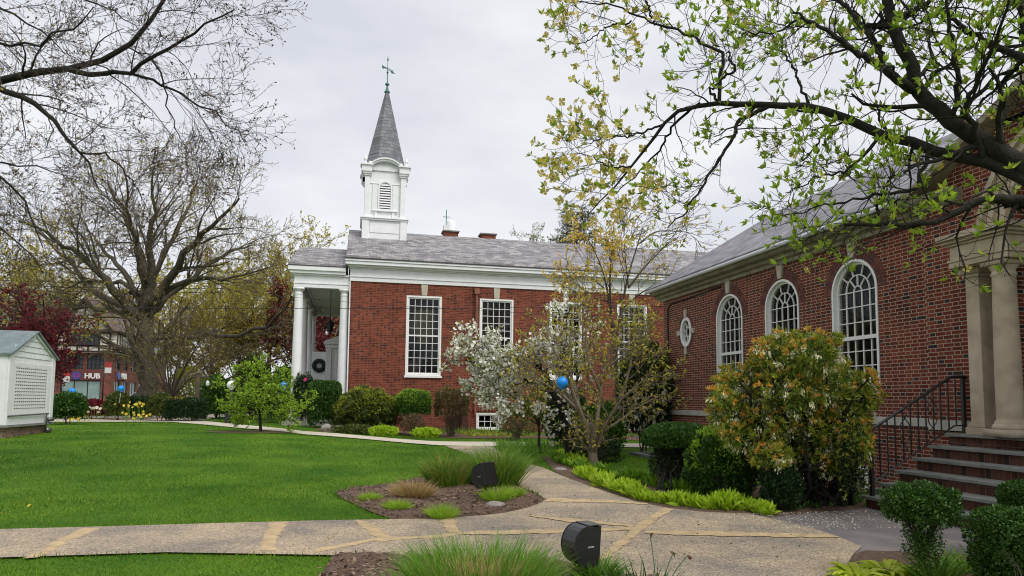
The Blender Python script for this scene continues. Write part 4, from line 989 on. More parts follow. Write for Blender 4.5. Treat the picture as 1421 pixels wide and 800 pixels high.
# upper floors: white infill, dark timbers, jettied out
M_TIMB = plain('dark_timber', (.045, .032, .028), .8, noise=.3); M_TILE = slatemat('brown_roof_tiles', [(.09, .055, .045), (.14, .085, .065), (.11, .07, .06)], w=.4, h=.3, slope=1.3, along='XY')
M_CREAM = plain('cream_render', (.66, .64, .58), .8, noise=.08)
mb = MB().box((HBX0-.3, HBY-.5, 5.852), (HBX1+.45, 95, 8.0)); mb.build('jettied_storey', M_CREAM, shop)
mb = MB()
for z in (5.9, 6.45, 7.75): mb.box((HBX0-.35, HBY-.56, z), (HBX1+.5, HBY-.502, z+.16)); mb.box((HBX1+.452, HBY-.5, z), (HBX1+.51, 95, z+.16))
x = HBX0
while x < HBX1+.4: mb.box((x, HBY-.55, 5.9), (x+.16, HBY-.504, 7.9)); x += .95
y = HBY-.4
while y < 95: mb.box((HBX1+.454, y, 5.9), (HBX1+.505, y+.16, 7.9)); y += .8
mb.build('timber_frame', M_TIMB, shop)
for (a, b) in ((-35.0, -32.6), (-31.4, -28.8), (-27.3, -24.6)):
    g = MB().box((a, HBY-.60, 6.62), (b, HBY-.56, 7.7)).build('window_band', M_GLASSD, shop)
    mb = MB(); nn = 8
    for k in range(nn+1): u = a+(b-a)*k/nn; mb.box((u-.035, HBY-.64, 6.6), (u+.035, HBY-.601, 7.72))
    for v in (6.6, 7.15, 7.68): mb.box((a, HBY-.645, v-.03), (b, HBY-.602, v+.03))
    mb.build('glazing_bars', M_IRON, g)
for k in range(8):
    y = 76+k*2.2; MB().box((HBX1+.512, y, 6.62), (HBX1+.53, y+1.3, 7.7)).build('side_window', M_GLASSD, shop)
# big gabled attic
for (gx, hwid, top) in ((-25.9, 2.45, 11.0), (-33.2, 2.3, 10.6)):
    mb = MB(); mb.prism([(gx-hwid, HBY-.52, 8.0), (gx+hwid, HBY-.52, 8.0), (gx, HBY-.52, top)], (0, 8, 0)); fixn(mb.build('gable', M_CREAM, shop))
    mb = MB()
    for s in (-1, 1):
        mb.prism([(gx+s*(hwid+.35), HBY-.9, 7.75), (gx, HBY-.9, top+.2), (gx, HBY-.9, top-.15), (gx+s*(hwid+.05), HBY-.9, 7.75)], (0, .4, 0))
        P3g = lambda u, v, w: (u, HBY-.56+w, v)
        bar(mb, (gx+s*hwid*.45, 8.05), (gx, 9.6), .16, P3g, 0, .03)
        bar(mb, (gx+s*hwid*.5, 8.0), (gx+s*hwid*.5, 9.2), .14, P3g, -.002, .028)
    bar(mb, (gx-hwid*.55, 9.2), (gx+hwid*.55, 9.2), .16, P3g, -.004, .026); bar(mb, (gx, 8.0), (gx, top-.4), .16, P3g, -.006, .024)
    fixn(mb.build('gable_timber', M_TIMB, shop))
    mb = MB()
    for s in (-1, 1): mb.prism([(gx, HBY-.8, top+.25), (gx+s*(hwid+.45), HBY-.8, 7.7), (gx+s*(hwid+.45), HBY-.8, 7.85), (gx, HBY-.8, top+.42)], (0, 10, 0))
    fixn(mb.build('gable_roof', M_TILE, shop))
mb = MB().raw([(HBX0-.6, HBY-.9, 8.0), (HBX1+.9, HBY-.9, 8.0), (HBX1+.9, 96, 8.0), (HBX0-.6, 96, 8.0), (HBX0+2, HBY+6, 11.3), (HBX1-3, HBY+6, 11.3), (HBX1-3, 92, 11.3), (HBX0+2, 92, 11.3)],
              [(0, 1, 5, 4), (1, 2, 6, 5), (2, 3, 7, 6), (3, 0, 4, 7), (4, 5, 6, 7), (0, 3, 2, 1)]); mb.build('main_roof', M_TILE, shop)
# sign lettering
M_SIGNW = plain('white_sign_letters', (.85, .85, .85), .4); M_SIGNBL = plain('blue_sign_disc', (.02, .10, .45), .4); M_SIGNR = plain('red_sign_mark', (.6, .05, .06), .4)
def letters(txt, size, loc, rot, mat, parent, name='sign_letters', ext=.03, align='LEFT'):
    cu = bpy.data.curves.new(name, 'FONT'); cu.body = txt; cu.size = size; cu.extrude = ext; cu.offset = size*.03; cu.align_x = align
    tmp = bpy.data.objects.new(name, cu); me = bpy.data.meshes.new_from_object(tmp); bpy.data.objects.remove(tmp); me.materials.clear(); me.materials.append(mat)
    o = bpy.data.objects.new(name, me); link(o, parent); o.location = Vector(loc)-(worldloc(parent) if parent else Vector()); o.rotation_euler = rot; return o
letters('HUB', .70, (-25.8, HBY-.12, 3.36), (R(90), 0, 0), M_SIGNW, shop)
mb = MB(); cc = (-26.5, HBY-.1, 3.60); mb.prism([(cc[0]+.42*math.cos(a), cc[1], cc[2]+.38*math.sin(a)) for a in np.linspace(0, 2*math.pi, 25)[:-1]], (0, .08, 0)); d = mb.build('sign_emblem', M_SIGNBL, shop)
mb = MB()
for r in (.3, .2, .1): mb.tube([(cc[0]+r*math.cos(a), cc[1]-.01, cc[2]+r*.8*math.sin(a)) for a in np.linspace(0, 2*math.pi, 17)], .018, 5, cap=False)
mb.build('emblem_rings', M_SIGNR, d)
MB().box((HBX1+.02, 76.0, 3.3), (HBX1+.1, 79.4, 4.1)).build('side_sign', M_SIGNB, shop)
letters('HUB', .8, (HBX1+.14, 77.6, 3.42), (R(90), 0, R(90)), M_SIGNW, shop, 'side_sign_letters')
mb = MB(); mb.prism([(HBX1+.1, 76.8+.4*math.cos(a), 3.72+.36*math.sin(a)) for a in np.linspace(0, 2*math.pi, 21)[:-1]], (.05, 0, 0)); mb.build('side_emblem', M_SIGNBL, shop)

# ------------------------------------------------------------------ vegetation tools
def seed(n):
    global rng
    rng = np.random.default_rng(n); return rng
def limbarr(limbs, K=12, wob=0., g=None):
    P = np.stack([resample(p, K, wob, g or rng) for p, a, b in limbs]); Rr = np.stack([np.linspace(a, b, K) for p, a, b in limbs]); return P, Rr
def build_tree(root, limbs, levels, leafspec, bark, g, wob=0., limb_sides=8, twig=None, K=12, trunkname='trunk', minr=0.):
    """limbs: explicit (pts, r0, r1); levels: dict(n,ln,ang,K,wander,up,tmin); leafspec: dict(mat,n,size,wid,lv,kind,name,hang,spread)"""
    P, Rr = limbarr(limbs, K, wob, g)
    allP = [P]; wood = [tubes(P, Rr, limb_sides)]; tw = []
    cur = (P, Rr)
    for i, lv in enumerate(levels):
        lv = dict(lv); src = lv.pop('src', None)
        if src is not None: cur = (np.concatenate([allP[j] for j in src]) if len(src) > 1 else allP[src[0]], cur[1] if len(src) == 1 and src[0] == i else None)
        c = grow(cur[0], cur[1], g=g, **lv)
        c = (c[0], np.maximum(c[1], minr)); allP.append(c[0])
        t = tubes(c[0], c[1], 6 if i == 0 else (4 if i == 1 else 3))
        (wood if i < 2 or twig is None else tw).append(t); cur = c
    V, Fq = cat(wood); npmesh(trunkname, V, Fq, bark, root, smooth=True)
    if tw: V, Fq = cat(tw); npmesh('twigs', V, Fq, twig, root, smooth=True)
    byname = {}
    for sp in leafspec:
        src = allP[sp.get('lv', -1)]
        if 'keep' in sp:
            m = sp['keep'](src[:, -1]); src = src[m]
            if not len(src): continue
        p, T = along(src, sp['n'], sp.get('tmin', .25), g, sp.get('spread', 0.))
        if 'frac' in sp: m = g.random(len(p)) < sp['frac']; p, T = p[m], T[m]
        kind = sp.get('kind', 'leaf')
        if kind == 'leaf':
            d = unit(T*.6+g.normal(size=p.shape)*.7+np.array([0, 0, sp.get('hang', 0.)]))
            q = leaves(p, d, sp['size'], sp.get('wid', .5), g=g)
        elif kind == 'tuft':     # whorl of leaves pointing up/outward
            k = sp.get('k', 4); pp = np.repeat(p, k, 0); d = unit(np.repeat(T, k, 0)*.8+g.normal(size=pp.shape)*.5+np.array([0, 0, sp.get('hang', .5)]))
            q = leaves(pp, d, sp['size'], sp.get('wid', .4), g=g)
        else:                    # 4 or 5 petalled flower
            k = sp.get('k', 4); q = flowers(p, sp['size'], k, g, sp.get('face', None))
        byname.setdefault((sp['name'], sp['mat'].name), []).append(q)
    for (nm, _m), qs in byname.items():
        V, Fq = cat(qs); npmesh(nm, V, Fq, MATS[_m], root)
    return allP
def flowers(p, size, k, g, face=None):
    n = len(p); nrm = unit(g.normal(size=(n, 3))+np.array([0, 0, .5])) if face is None else unit(g.normal(size=(n, 3))*.5+np.array(face))
    a = unit(np.cross(nrm, g.normal(size=(n, 3)))); b = np.cross(nrm, a)
    th = np.arange(k)*2*math.pi/k
    d = (np.cos(th)[None, :, None]*a[:, None]+np.sin(th)[None, :, None]*b[:, None]+nrm[:, None]*.25).reshape(-1, 3)
    pp = np.repeat(p, k, 0); nn = np.repeat(nrm, k, 0)
    s = np.repeat(size*g.uniform(.7, 1.3, n), k)[:, None]*.5; w = unit(np.cross(d, nn))
    V = np.stack([pp, pp+d*s*.6+w*s*.45, pp+d*s, pp+d*s*.6-w*s*.45], 1).reshape(-1, 3)
    return V, np.arange(n*k*4).reshape(n*k, 4)
def lumpdir(d, g, lumps, amp):
    """smooth lumpy radius factor over directions"""
    c = unit(g.normal(size=(lumps, 3))); ph = g.uniform(0, 6.28, lumps); fr = g.uniform(2.5, 7, lumps)
    return 1+amp*np.mean([np.sin(fr[i]*(d@c[i])*2+ph[i]) for i in range(lumps)], 0)*math.sqrt(lumps)*.6
def shell(center, rad, n, g, power=2., depth=.3, lumps=8, amp=.12, zmin=-1.):
    """points through the outer layer of a (super)ellipsoid + outward normals"""
    d = unit(g.normal(size=(n, 3)))
    if zmin > -1: d[:, 2] = np.where(d[:, 2] < zmin, -d[:, 2]*.5, d[:, 2]); d = unit(d)
    sup = 1/(np.abs(d)**power).sum(1)**(1/power)
    f = lumpdir(d, g, lumps, amp)*(1-depth*g.random(n)**1.7)
    p = d*sup[:, None]*f[:, None]*np.array(rad); nr = unit(d/np.array(rad))
    return p+np.array(center), nr
def bush(name, label, cat_, center, rad, n, size, mat, g, power=2., depth=.35, amp=.2, wid=.5, stems=7, base=None, bark=None, group=None, extras=(), zmin=-.75, upb=.3, core=True, lumps=8, trunk=None):
    base = np.array(base if base is not None else (center[0], center[1], float(terr(center[0], center[1]))))
    root = thing(name, label, cat_, tuple(base), group)
    c = np.array(center)
    p, nr = shell(center, rad, n, g, power, depth, lumps, amp, zmin)
    d = unit(nr*.8+g.normal(size=p.shape)*.65+np.array([0, 0, upb]))
    V, Fq = leaves(p-d*size*.3, d, size, wid, nrm=nr, g=g)
    if core:   # inner leaves so that it is not see-through
        p2, n2 = shell(center, np.array(rad)*.72, n//2, g, power, .5, lumps, amp, zmin); d2 = unit(g.normal(size=p2.shape))
        V2, F2 = leaves(p2, d2, size*1.7, wid*1.2, g=g); V, Fq = cat([(V, Fq), (V2, F2)])
    npmesh('foliage', V, Fq, mat, root)
    for (nm, m2, frac, sz, w2, kind, sel) in extras:
        k = int(n*frac); p, nr = shell(center, np.array(rad)*1.02, k, g, power, .12, lumps, amp, zmin)
        if sel is not None: m = sel(p, c, np.array(rad)); p, nr = p[m], nr[m]
        if kind == 'leaf': d = unit(nr+g.normal(size=p.shape)*.5+np.array([0, 0, .5])); q = leaves(p, d, sz, w2, g=g)
        elif kind == 'tuft':
            pp = np.repeat(p, 5, 0); d = unit(np.repeat(nr, 5, 0)*.7+g.normal(size=pp.shape)*.55+np.array([0, 0, .45])); q = leaves(pp, d, sz, w2, g=g)
        elif kind == 'hang':
            pp = np.repeat(p, 5, 0)+g.normal(size=(len(p)*5, 3))*sz*.25; d = unit(np.array([0, 0, -1.])+g.normal(size=pp.shape)*.35); q = leaves(pp, d, sz, w2, g=g)
        else: q = flowers(p, sz, 5, g)
        npmesh(nm, q[0], q[1], m2, root)
    if stems:
        K = 7; ends = c+unit(g.normal(size=(stems, 3))*np.array([1, 1, .35])+np.array([0, 0, .3]))*np.array(rad)*.75
        P = np.zeros((stems, K, 3)); b0 = base+np.concatenate([g.normal(size=(stems, 2))*min(rad[0], .5)*.12, np.zeros((stems, 1))], 1)
        for k in range(K):
            t = k/(K-1); P[:, k] = b0*(1-t)+ends*t; P[:, k, :2] = b0[:, :2]*(1-t**1.6)+ends[:, :2]*t**1.6
        P[:, 1:-1] += g.normal(size=(stems, K-2, 3))*min(rad)*.04; P[:, 0, 2] -= .05
        r0 = trunk or max(.012, min(rad)*.035); Rr = np.linspace(r0, r0*.35, K)[None]*np.ones((stems, 1))
        c1 = grow(P, Rr, 6, min(rad)*.8, g=g, K=5); c2 = grow(c1[0], c1[1], 4, min(rad)*.4, g=g, K=4)
        V, Fq = cat([tubes(P, Rr, 6), tubes(c1[0], c1[1], 4), tubes(c2[0], c2[1], 3)])
        npmesh('stems', V, Fq, bark or M_BARK, root, smooth=True)
    return root
def PB(px0, px1, py0, py1, D):
    """centre and half sizes of something that fills this much of the view at distance D"""
    c = atD((px0+px1)/2, (py0+py1)/2, D); return c, ((px1-px0)/2*D/F, (px1-px0)/2*D/F, (py1-py0)/2*D/F)
def onground(p): return np.array([p[0], p[1], float(terr(p[0], p[1]))])
def clump(name, label, cat_, c, r, n, h, mats, g, width=.008, bend=.5, spread=.9, group=None, K=5, mid=None, dome=.0, kind=None):
    """tuft of blades; mats = [(material, share, inner radius frac, outer radius frac, height factor)]"""
    c = np.array(c, float); root = thing(name, label, cat_, tuple(c), group)
    for (nm, m, share, ri, ro, hf, bd) in mats:
        k = int(n*share); a = g.uniform(0, 6.283, k); rr = r*np.sqrt(g.uniform(ri*ri, ro*ro, k))
        b = np.stack([np.cos(a)*rr, np.sin(a)*rr, np.zeros(k)], 1); out = b/max(r, 1e-6)
        d = unit(np.array([0, 0, 1.])+out*spread+g.normal(size=(k, 3))*.16)
        hh = h*hf*g.uniform(.65, 1.1, k)*(1+dome*(1-rr/r))
        V, Fq = blades(c+b*np.array([1, 1, 0])+np.array([0, 0, -.01]), d, hh, width*g.uniform(.7, 1.3, k), bd*g.uniform(.4, 1.3, k), K=K, g=g)
        npmesh(nm, V, Fq, m, root)
    return root

ML_BUD = leafmat('bud_brown', [(.06, .035, .02), (.12, .07, .03), (.16, .13, .04)], trans=.2)
ML_YG = leafmat('young_yellow_green', [(.42, .39, .04), (.55, .48, .06), (.62, .48, .09), (.32, .38, .05)], trans=.5)
ML_OL = leafmat('olive_new_leaf', [(.32, .25, .04), (.44, .34, .07), (.28, .28, .05)], trans=.45)
ML_BRIGHT = leafmat('bright_spring_green', [(.22, .40, .02), (.34, .54, .035), (.44, .60, .07), (.16, .32, .02)], trans=.5)
ML_MID = leafmat('mid_green', [(.035, .085, .014), (.06, .14, .02), (.09, .19, .03)], trans=.3)
ML_DARK = leafmat('dark_green', [(.012, .030, .010), (.022, .048, .014), (.035, .07, .02)], trans=.2, rough=.35)
ML_BOX = leafmat('boxwood_green', [(.02, .055, .010), (.035, .09, .014), (.06, .14, .02), (.10, .20, .03)], trans=.25, rough=.35, pos=[0, .4, .8, 1])
ML_YEW = leafmat('yew_olive_green', [(.035, .06, .012), (.07, .10, .018), (.14, .16, .03)], trans=.25)
ML_GOLD = leafmat('yellow_tipped_green', [(.16, .22, .02), (.28, .32, .04), (.40, .40, .06)], trans=.35)
ML_RED = leafmat('dark_red_leaf', [(.10, .010, .018), (.17, .016, .026), (.25, .030, .035)], trans=.35)
ML_BROWN = leafmat('brown_twiggy', [(.09, .05, .03), (.15, .09, .05), (.12, .11, .04)], trans=.2)
ML_ORANGE = leafmat('orange_new_growth', [(.60, .22, .04), (.72, .36, .06), (.68, .48, .08), (.48, .46, .09)], trans=.4)
ML_ORYEL = leafmat('orange_yellow_leaf', [(.78, .44, .06), (.85, .58, .10), (.74, .68, .14)], trans=.5)
ML_PIERIS = leafmat('pieris_green', [(.05, .10, .014), (.10, .18, .022), (.20, .28, .04), (.36, .42, .07)], trans=.3, rough=.35)
ML_CREAM = leafmat('cream_flower', [(.62, .60, .42), (.72, .70, .55), (.55, .55, .34)], trans=.4)
ML_BLOSSOM = leafmat('white_blossom', [(.86, .83, .76), (.92, .90, .86), (.82, .80, .66)], trans=.22)
ML_PINK = leafmat('pink_blossom', [(.50, .26, .24), (.66, .46, .42), (.34, .14, .12)], trans=.4)
ML_DOGY = leafmat('dogwood_bract', [(.62, .52, .09), (.75, .64, .18), (.55, .42, .09)], trans=.5)
ML_DOGG = leafmat('dogwood_leaf', [(.22, .36, .03), (.34, .50, .04), (.44, .54, .07), (.14, .25, .03)], trans=.5)
ML_GRASS = leafmat('lawn_blades', [(.034, .108, .005), (.068, .178, .008), (.14, .255, .014), (.30, .35, .05)], trans=.3, pos=[0, .45, .9, 1])
patchy(ML_GRASS, .7, (.62, .72, .7), (1.55, 1.3, 1.1))
ML_CLG = leafmat('clump_green', [(.08, .20, .02), (.14, .30, .03), (.22, .38, .05)], trans=.35)
ML_CLT = leafmat('clump_straw', [(.34, .20, .09), (.48, .32, .15), (.55, .42, .23)], trans=.3)
ML_CLYG = leafmat('clump_yellow_green', [(.26, .34, .03), (.36, .42, .05), (.40, .34, .08)], trans=.35)
ML_LILY = leafmat('lily_leaf', [(.28, .46, .015), (.42, .60, .03), (.52, .68, .07)], trans=.45)
ML_LILYD = leafmat('lily_leaf_deeper', [(.09, .22, .012), (.14, .30, .02), (.20, .36, .03)], trans=.4)
ML_HOSTA = leafmat('yellow_hosta_leaf', [(.36, .50, .02), (.52, .62, .05), (.60, .66, .10)], trans=.45)
ML_DAFF = leafmat('blue_green_blades', [(.03, .09, .03), (.05, .13, .05), (.07, .17, .06)], trans=.3)
ML_CREAM2 = leafmat('cream_flower_tassels', [(.80, .76, .50), (.86, .84, .62), (.66, .68, .36)], trans=.3)
ML_YEL = leafmat('daffodil_yellow', [(.70, .50, .04), (.80, .65, .10)], trans=.4)
ML_WHITEF = leafmat('white_flower', [(.75, .72, .55), (.8, .78, .7)], trans=.4)
ML_CONIF = leafmat('blue_green_needles', [(.02, .045, .025), (.04, .075, .04), (.08, .12, .04)], trans=.2)

# ------------------------------------------------------------------ lawn grass
def lawn_grass():
    g = seed(5); Xs = []; 
    bands_ = [(6.6, 11, 80000, .05, .007), (11, 18, 80000, .055, .011), (18, 34, 70000, .06, .02), (34, 56, 26000, .08, .04)]
    out = []
    for (r0, r1, n, h, w) in bands_:
        th = g.uniform(R(-30), R(52), n); r = r0*(r1/r0)**g.random(n)
        th = np.where(True, th, th); x = r*np.sin(th); y = r*np.cos(th)
        ok = np.ones(n, bool)
        for P_ in (POLY_PATH, POLY_BED1, POLY_BED2, POLY_BEDR, POLY_SLAB, POLY_BED3, POLY_FP, POLY_BEDC, POLY_BEDS): ok &= ~inpoly(x, y, P_)
        ok &= ~((x > SXB-.05) & (x < SXF) & (y > SY0) & (y < SY1)) & ~((x > WELL[0]-.2) & (y < 20.7)) & ~((y > CY-.1) & (x > PX0-.4) & (x < 27))
        x, y = x[ok], y[ok]; k = len(x)
        # growth is uneven: longer, darker patches and thin ones
        pat = .5+.5*np.sin(x*1.3+np.sin(y*.9)*2)*np.sin(y*1.1+np.cos(x*.7)*1.5)
        b = np.stack([x, y, terr(x, y)-.004], 1); d = unit(np.array([0, 0, 1.])+g.normal(size=(k, 3))*.45)
        s = unit(np.cross(d, g.normal(size=(k, 3)))); hh = (h*g.uniform(.4, 1.15, k)*(.65+.5*pat))[:, None]; ww = w*g.uniform(.6, 1.3, k)[:, None]*.5
        V = np.stack([b-s*ww, b+s*ww, b+d*hh], 1).reshape(-1, 3); out.append((V, np.arange(k*3).reshape(k, 3)))
    V, Fq = cat(out); tag(npmesh('grass', V, Fq, ML_GRASS), 'short bright green lawn grass with uneven growth', 'grass', kind='stuff')
    # longer ragged fringe where turf meets the walks
    fr = []
    for poly in (POLY_PATH, POLY_FP, POLY_BED1):
        for i in range(len(poly)):
            a, b = poly[i], poly[(i+1) % len(poly)]; L_ = np.linalg.norm(b-a)
            if np.hypot(*((a+b)/2)[:2]) > 45 or a[1] < 5: continue
            n = int(L_*90); t = g.random(n); p = a[None]*(1-t[:, None])+b[None]*t[:, None]+np.concatenate([g.normal(size=(n, 2))*.05, np.zeros((n, 1))], 1)
            fr.append(p)
    p = np.concatenate(fr); inside = inpoly(p[:, 0], p[:, 1], POLY_BED1) | inpoly(p[:, 0], p[:, 1], POLY_PATH) | inpoly(p[:, 0], p[:, 1], POLY_BED2) | inpoly(p[:, 0], p[:, 1], POLY_BEDR) | inpoly(p[:, 0], p[:, 1], POLY_BED3) | inpoly(p[:, 0], p[:, 1], POLY_SLAB)| inpoly(p[:, 0], p[:, 1], POLY_FP)
    p = p[~inside | (g.random(len(p)) < .05)]; p[:, 2] = terr(p[:, 0], p[:, 1])
    V, Fq = blades(p, g.normal(size=p.shape)*.45+np.array([0, 0, 1.]), g.uniform(.05, .11, len(p)), .008, .5, K=3, g=g)
    tag(npmesh('edge_grass', V, Fq, ML_GRASS), 'ragged longer grass along the edges of the walks', 'grass', kind='stuff')
lawn_grass()
def scatter_stuff():
    g = seed(9)
    n = 700; r = 8*(30/8)**g.random(n); th = g.uniform(R(-28), R(22), n); x, y = r*np.sin(th), r*np.cos(th)
    ok = ~(inpoly(x, y, POLY_PATH) | inpoly(x, y, POLY_BED1) | inpoly(x, y, POLY_BED2) | inpoly(x, y, POLY_FP)) & (np.sin(x*1.7+2)*np.sin(y*1.3) > -.3); x, y, r = x[ok], y[ok], r[ok]
    V, Fq = flowers(np.stack([x, y, terr(x, y)+.045], 1), .017*(1+r/30), 5, g, (0, 0, 1)); tag(npmesh('clover_heads', V, Fq, ML_GOLD), 'tiny pale clover heads dotted through the lawn', 'clover', kind='stuff')
    n = 420; x = g.uniform(1.5, 6.5, n); y = g.uniform(6.2, 14, n); ok = inpoly(x, y, POLY_PATH); p = np.stack([x[ok], y[ok], np.full(ok.sum(), .032)], 1)
    V, Fq = leaves(p, unit(g.normal(size=p.shape)*np.array([1, 1, .1])), .03, .6, nrm=np.array([0, 0, 1.]), g=g); tag(npmesh('fallen_leaf_litter', V, Fq, ML_BROWN), 'small brown leaf litter lying on the pebbled walk', 'leaf litter', kind='stuff')
    # wood chips on the beds
    out = []
    for poly, n in ((POLY_BED1, 2600), (POLY_BED2, 1500)):
        a = np.array(poly); x = g.uniform(a[:, 0].min(), a[:, 0].max(), n*3); y = g.uniform(a[:, 1].min(), a[:, 1].max(), n*3); ok = inpoly(x, y, poly); x, y = x[ok], y[ok]
        p = np.stack([x, y, np.full(len(x), .055)], 1); d = unit(g.normal(size=p.shape)*np.array([1, 1, .25])); out.append(leaves(p, d, .055, .45, nrm=np.array([0, 0, 1.]), g=g))
    V, Fq = cat(out); m = leafmat('wood_chips', [(.06, .035, .025), (.16, .10, .07), (.30, .21, .15)], trans=.0, rough=.9); tag(npmesh('bark_chips', V, Fq, m), 'loose brown bark chips strewn over the planting beds', 'mulch', kind='stuff')
    # fallen petals on the dark slab
    n = 900; u = g.random(n); p = np.stack([6.1+g.normal(size=n)*.75, 8.95-g.random(n)**1.5*1.3, np.full(n, .028)], 1)
    ok = (p[:, 0] < 7.7); p = p[ok]; V, Fq = leaves(p, unit(g.normal(size=p.shape)*np.array([1, 1, .1])), .022, .8, nrm=np.array([0, 0, 1.]), g=g)
    tag(npmesh('fallen_petals', V, Fq, ML_WHITEF), 'small pale petals scattered on the dark paving by the bushes', 'petals', kind='stuff')
scatter_stuff()

# ------------------------------------------------------------------ beds: grass clumps, tufts, lilies
g = seed(21)
def clump_px(px, py, rpx, hpx, n, **k):
    p = G(px, py); D = p[1]*math.cos(YAW)+p[0]*math.sin(YAW); return p, rpx*D/F, hpx*D/F
def big_clump(px, py, rpx, hpx, n, label, strawy=.35, **kw):
    p, r, h = clump_px(px, py, rpx, hpx, n)
    return clump('grass_clump', label, 'ornamental grass', p, r, n, h*1.55, [('green_blades', ML_CLG, .65, .25, 1, 1, .40), ('straw_blades', ML_CLT, strawy, 0, .8, .75, .45), ('yellow_blades', ML_CLYG, .2, .1, 1, .9, .6)], g, width=.016, spread=.45, dome=.3, group='ornamental grass clumps', **kw)
big_clump(622, 677, 25, 34, 1300, 'straw-centred grass clump left of the floodlight, just behind the cut brown tuft', .6)
big_clump(688, 676, 28, 38, 1700, 'large yellow-green grass clump right behind the floodlight in the bed', .3)
p, r, h = clump_px(572, 694, 20, 26, 1)
clump('cut_grass_tuft', 'trimmed brown tuft of dead grass at the left of the middle bed', 'ornamental grass', p, r*.9, 900, h*1.25, [('straw_blades', ML_CLT, .9, 0, 1, 1, .35), ('green_blades', ML_CLYG, .18, 0, 1, .9, .3)], g, width=.014, spread=.8)
p, r, h = clump_px(665, 850, 88, 70, 1)
clump('grass_clump', 'big foreground grass clump with straw middle, cut off by the bottom edge', 'ornamental grass', p, .43, 3600, .58, [('green_blades', ML_CLG, .62, .45, 1, 1.05, .35), ('straw_blades', ML_CLT, .65, 0, .78, .72, .3), ('yellow_blades', ML_CLYG, .1, .3, 1, .9, .5)], g, width=.012, spread=.5, group='ornamental grass clumps')
for (x, y, rp, hp, lab) in ((514, 697, 11, 9, 'small green tuft at the left tip of the middle mulch bed'), (551, 710, 14, 11, 'low green tuft near the front edge of the mulch bed, below the brown tuft'),
                            (613, 721, 15, 14, 'feathery green tuft touching the path at the front of the mulch bed'), (690, 699, 14, 17, 'leafy green tuft at the foot of the floodlight post'),
                            (712, 692, 9, 12, 'small pale green tuft right of the floodlight'), (828, 812, 22, 28, 'green tuft beside the front floodlight at the bottom edge'), (372 , 785, 1, 1, '')):
    if not lab: continue
    p, r, h = clump_px(x, y, rp, hp, 1)
    clump('green_tuft', lab, 'plant', p, r*.85, 420, h*1.9, [('blades', ML_BRIGHT if y < 800 else ML_CLG, 1, 0, 1, 1, .4)], g, width=.012, spread=.8, group='small green tufts in the mulch')
# daffodil leaves with withered heads in front
p = G(893, 830)
df = clump('daffodil_clump', 'blue-green daffodil leaves with withered brown flower heads by the front walk', 'plant', p, .24, 70, .36, [('blades', ML_DAFF, 1, 0, 1, 1, .22)], g, width=.014, spread=.45)
M_WITH = plain('withered_flower', (.16, .07, .03), .9)
for (px, py, D) in ((902, 742, 6.0), (935, 768, 5.9), (955, 772, 5.8)):
    tip = atD(px, py, D); b0 = p+np.array([g.uniform(.0, .2), g.uniform(-.1, .1), 0])
    mid = (b0+tip)/2+np.array([0, 0, .06]); MB().tube(resample([b0, mid, tip+np.array([0, 0, .01])], 7), .004, 5).build('stalk', MATS['blue_green_blades'], df, smooth=True)
    V, Fq = leaves(np.repeat(tip[None], 7, 0), g.normal(size=(7, 3))+np.array([.8, 0, -.6]), .035, .5, g=g); npmesh('withered_head', V, Fq, M_WITH, df)
# lily of the valley strip: an uncountable stand
def lilies():
    g = seed(33); rows = []
    for edge, depth, n, h, m, nm in (([(800, 660), (826, 673), (852, 684), (890, 697), (935, 704), (985, 710), (1040, 712), (1070, 718)], .42, 3600, .31, ML_LILY, 'near'),
                                ([(765, 640), (790, 650), (830, 662), (880, 672), (930, 684), (985, 692), (1040, 694)], .6, 3000, .30, ML_LILYD, 'far')):
        e = np.array([G(*q) for q in edge]); t = g.random(n)*(len(e)-1); i = t.astype(int); f = (t-i)[:, None]
        p = e[i]*(1-f)+e[i+1]*f; nrm = np.array([.45, .9, 0])
        p = p+nrm*g.random((n, 1))*depth*(.5 if nm == 'near' else .6); p[:, 2] = .0
        kp = g.random(n) < .86+.3*np.sin(p[:, 0]*3.3+p[:, 1]*2.1); p = p[kp]; n = len(p)
        d = unit(np.array([0, 0, 1.])+g.normal(size=(n, 3))*.34)
        side = unit(np.cross(d, g.normal(size=(n, 3)))); K = 5; V = np.empty((n, K, 3, 3)); q = p.copy(); dd = d.copy(); ln = h*g.uniform(.5, 1.15, n)*(.85+.2*np.sin(p[:, 0]*6.+np.sin(p[:, 1]*5)*2))
        prof = [.12, .55, 1, .8, .05]; face = np.cross(side, d)
        for k in range(K):
            w = (prof[k]*.055*g.uniform(.9, 1.1, n))[:, None]*.5
            V[:, k, 0] = q-side*w+face*w*.35; V[:, k, 1] = q-face*w*.1; V[:, k, 2] = q+side*w+face*w*.35
            dd = unit(dd+face*.14*(k > 1)*2+np.array([0, 0, -.05])*k); q = q+dd*(ln/(K-1))[:, None]
        idx = np.arange(n*K*3).reshape(n, K, 3); Fq = np.concatenate([np.stack([idx[:, :-1, j], idx[:, :-1, j+1], idx[:, 1:, j+1], idx[:, 1:, j]], -1).reshape(-1, 4) for j in (0, 1)])
        tag(npmesh('lily_leaves', V.reshape(-1, 3), Fq, m), 'upright %s green lily-of-the-valley leaves along the walk' % ('bright yellow' if nm == 'near' else 'deeper'), 'ground cover', kind='stuff')
lilies()
g = seed(34)
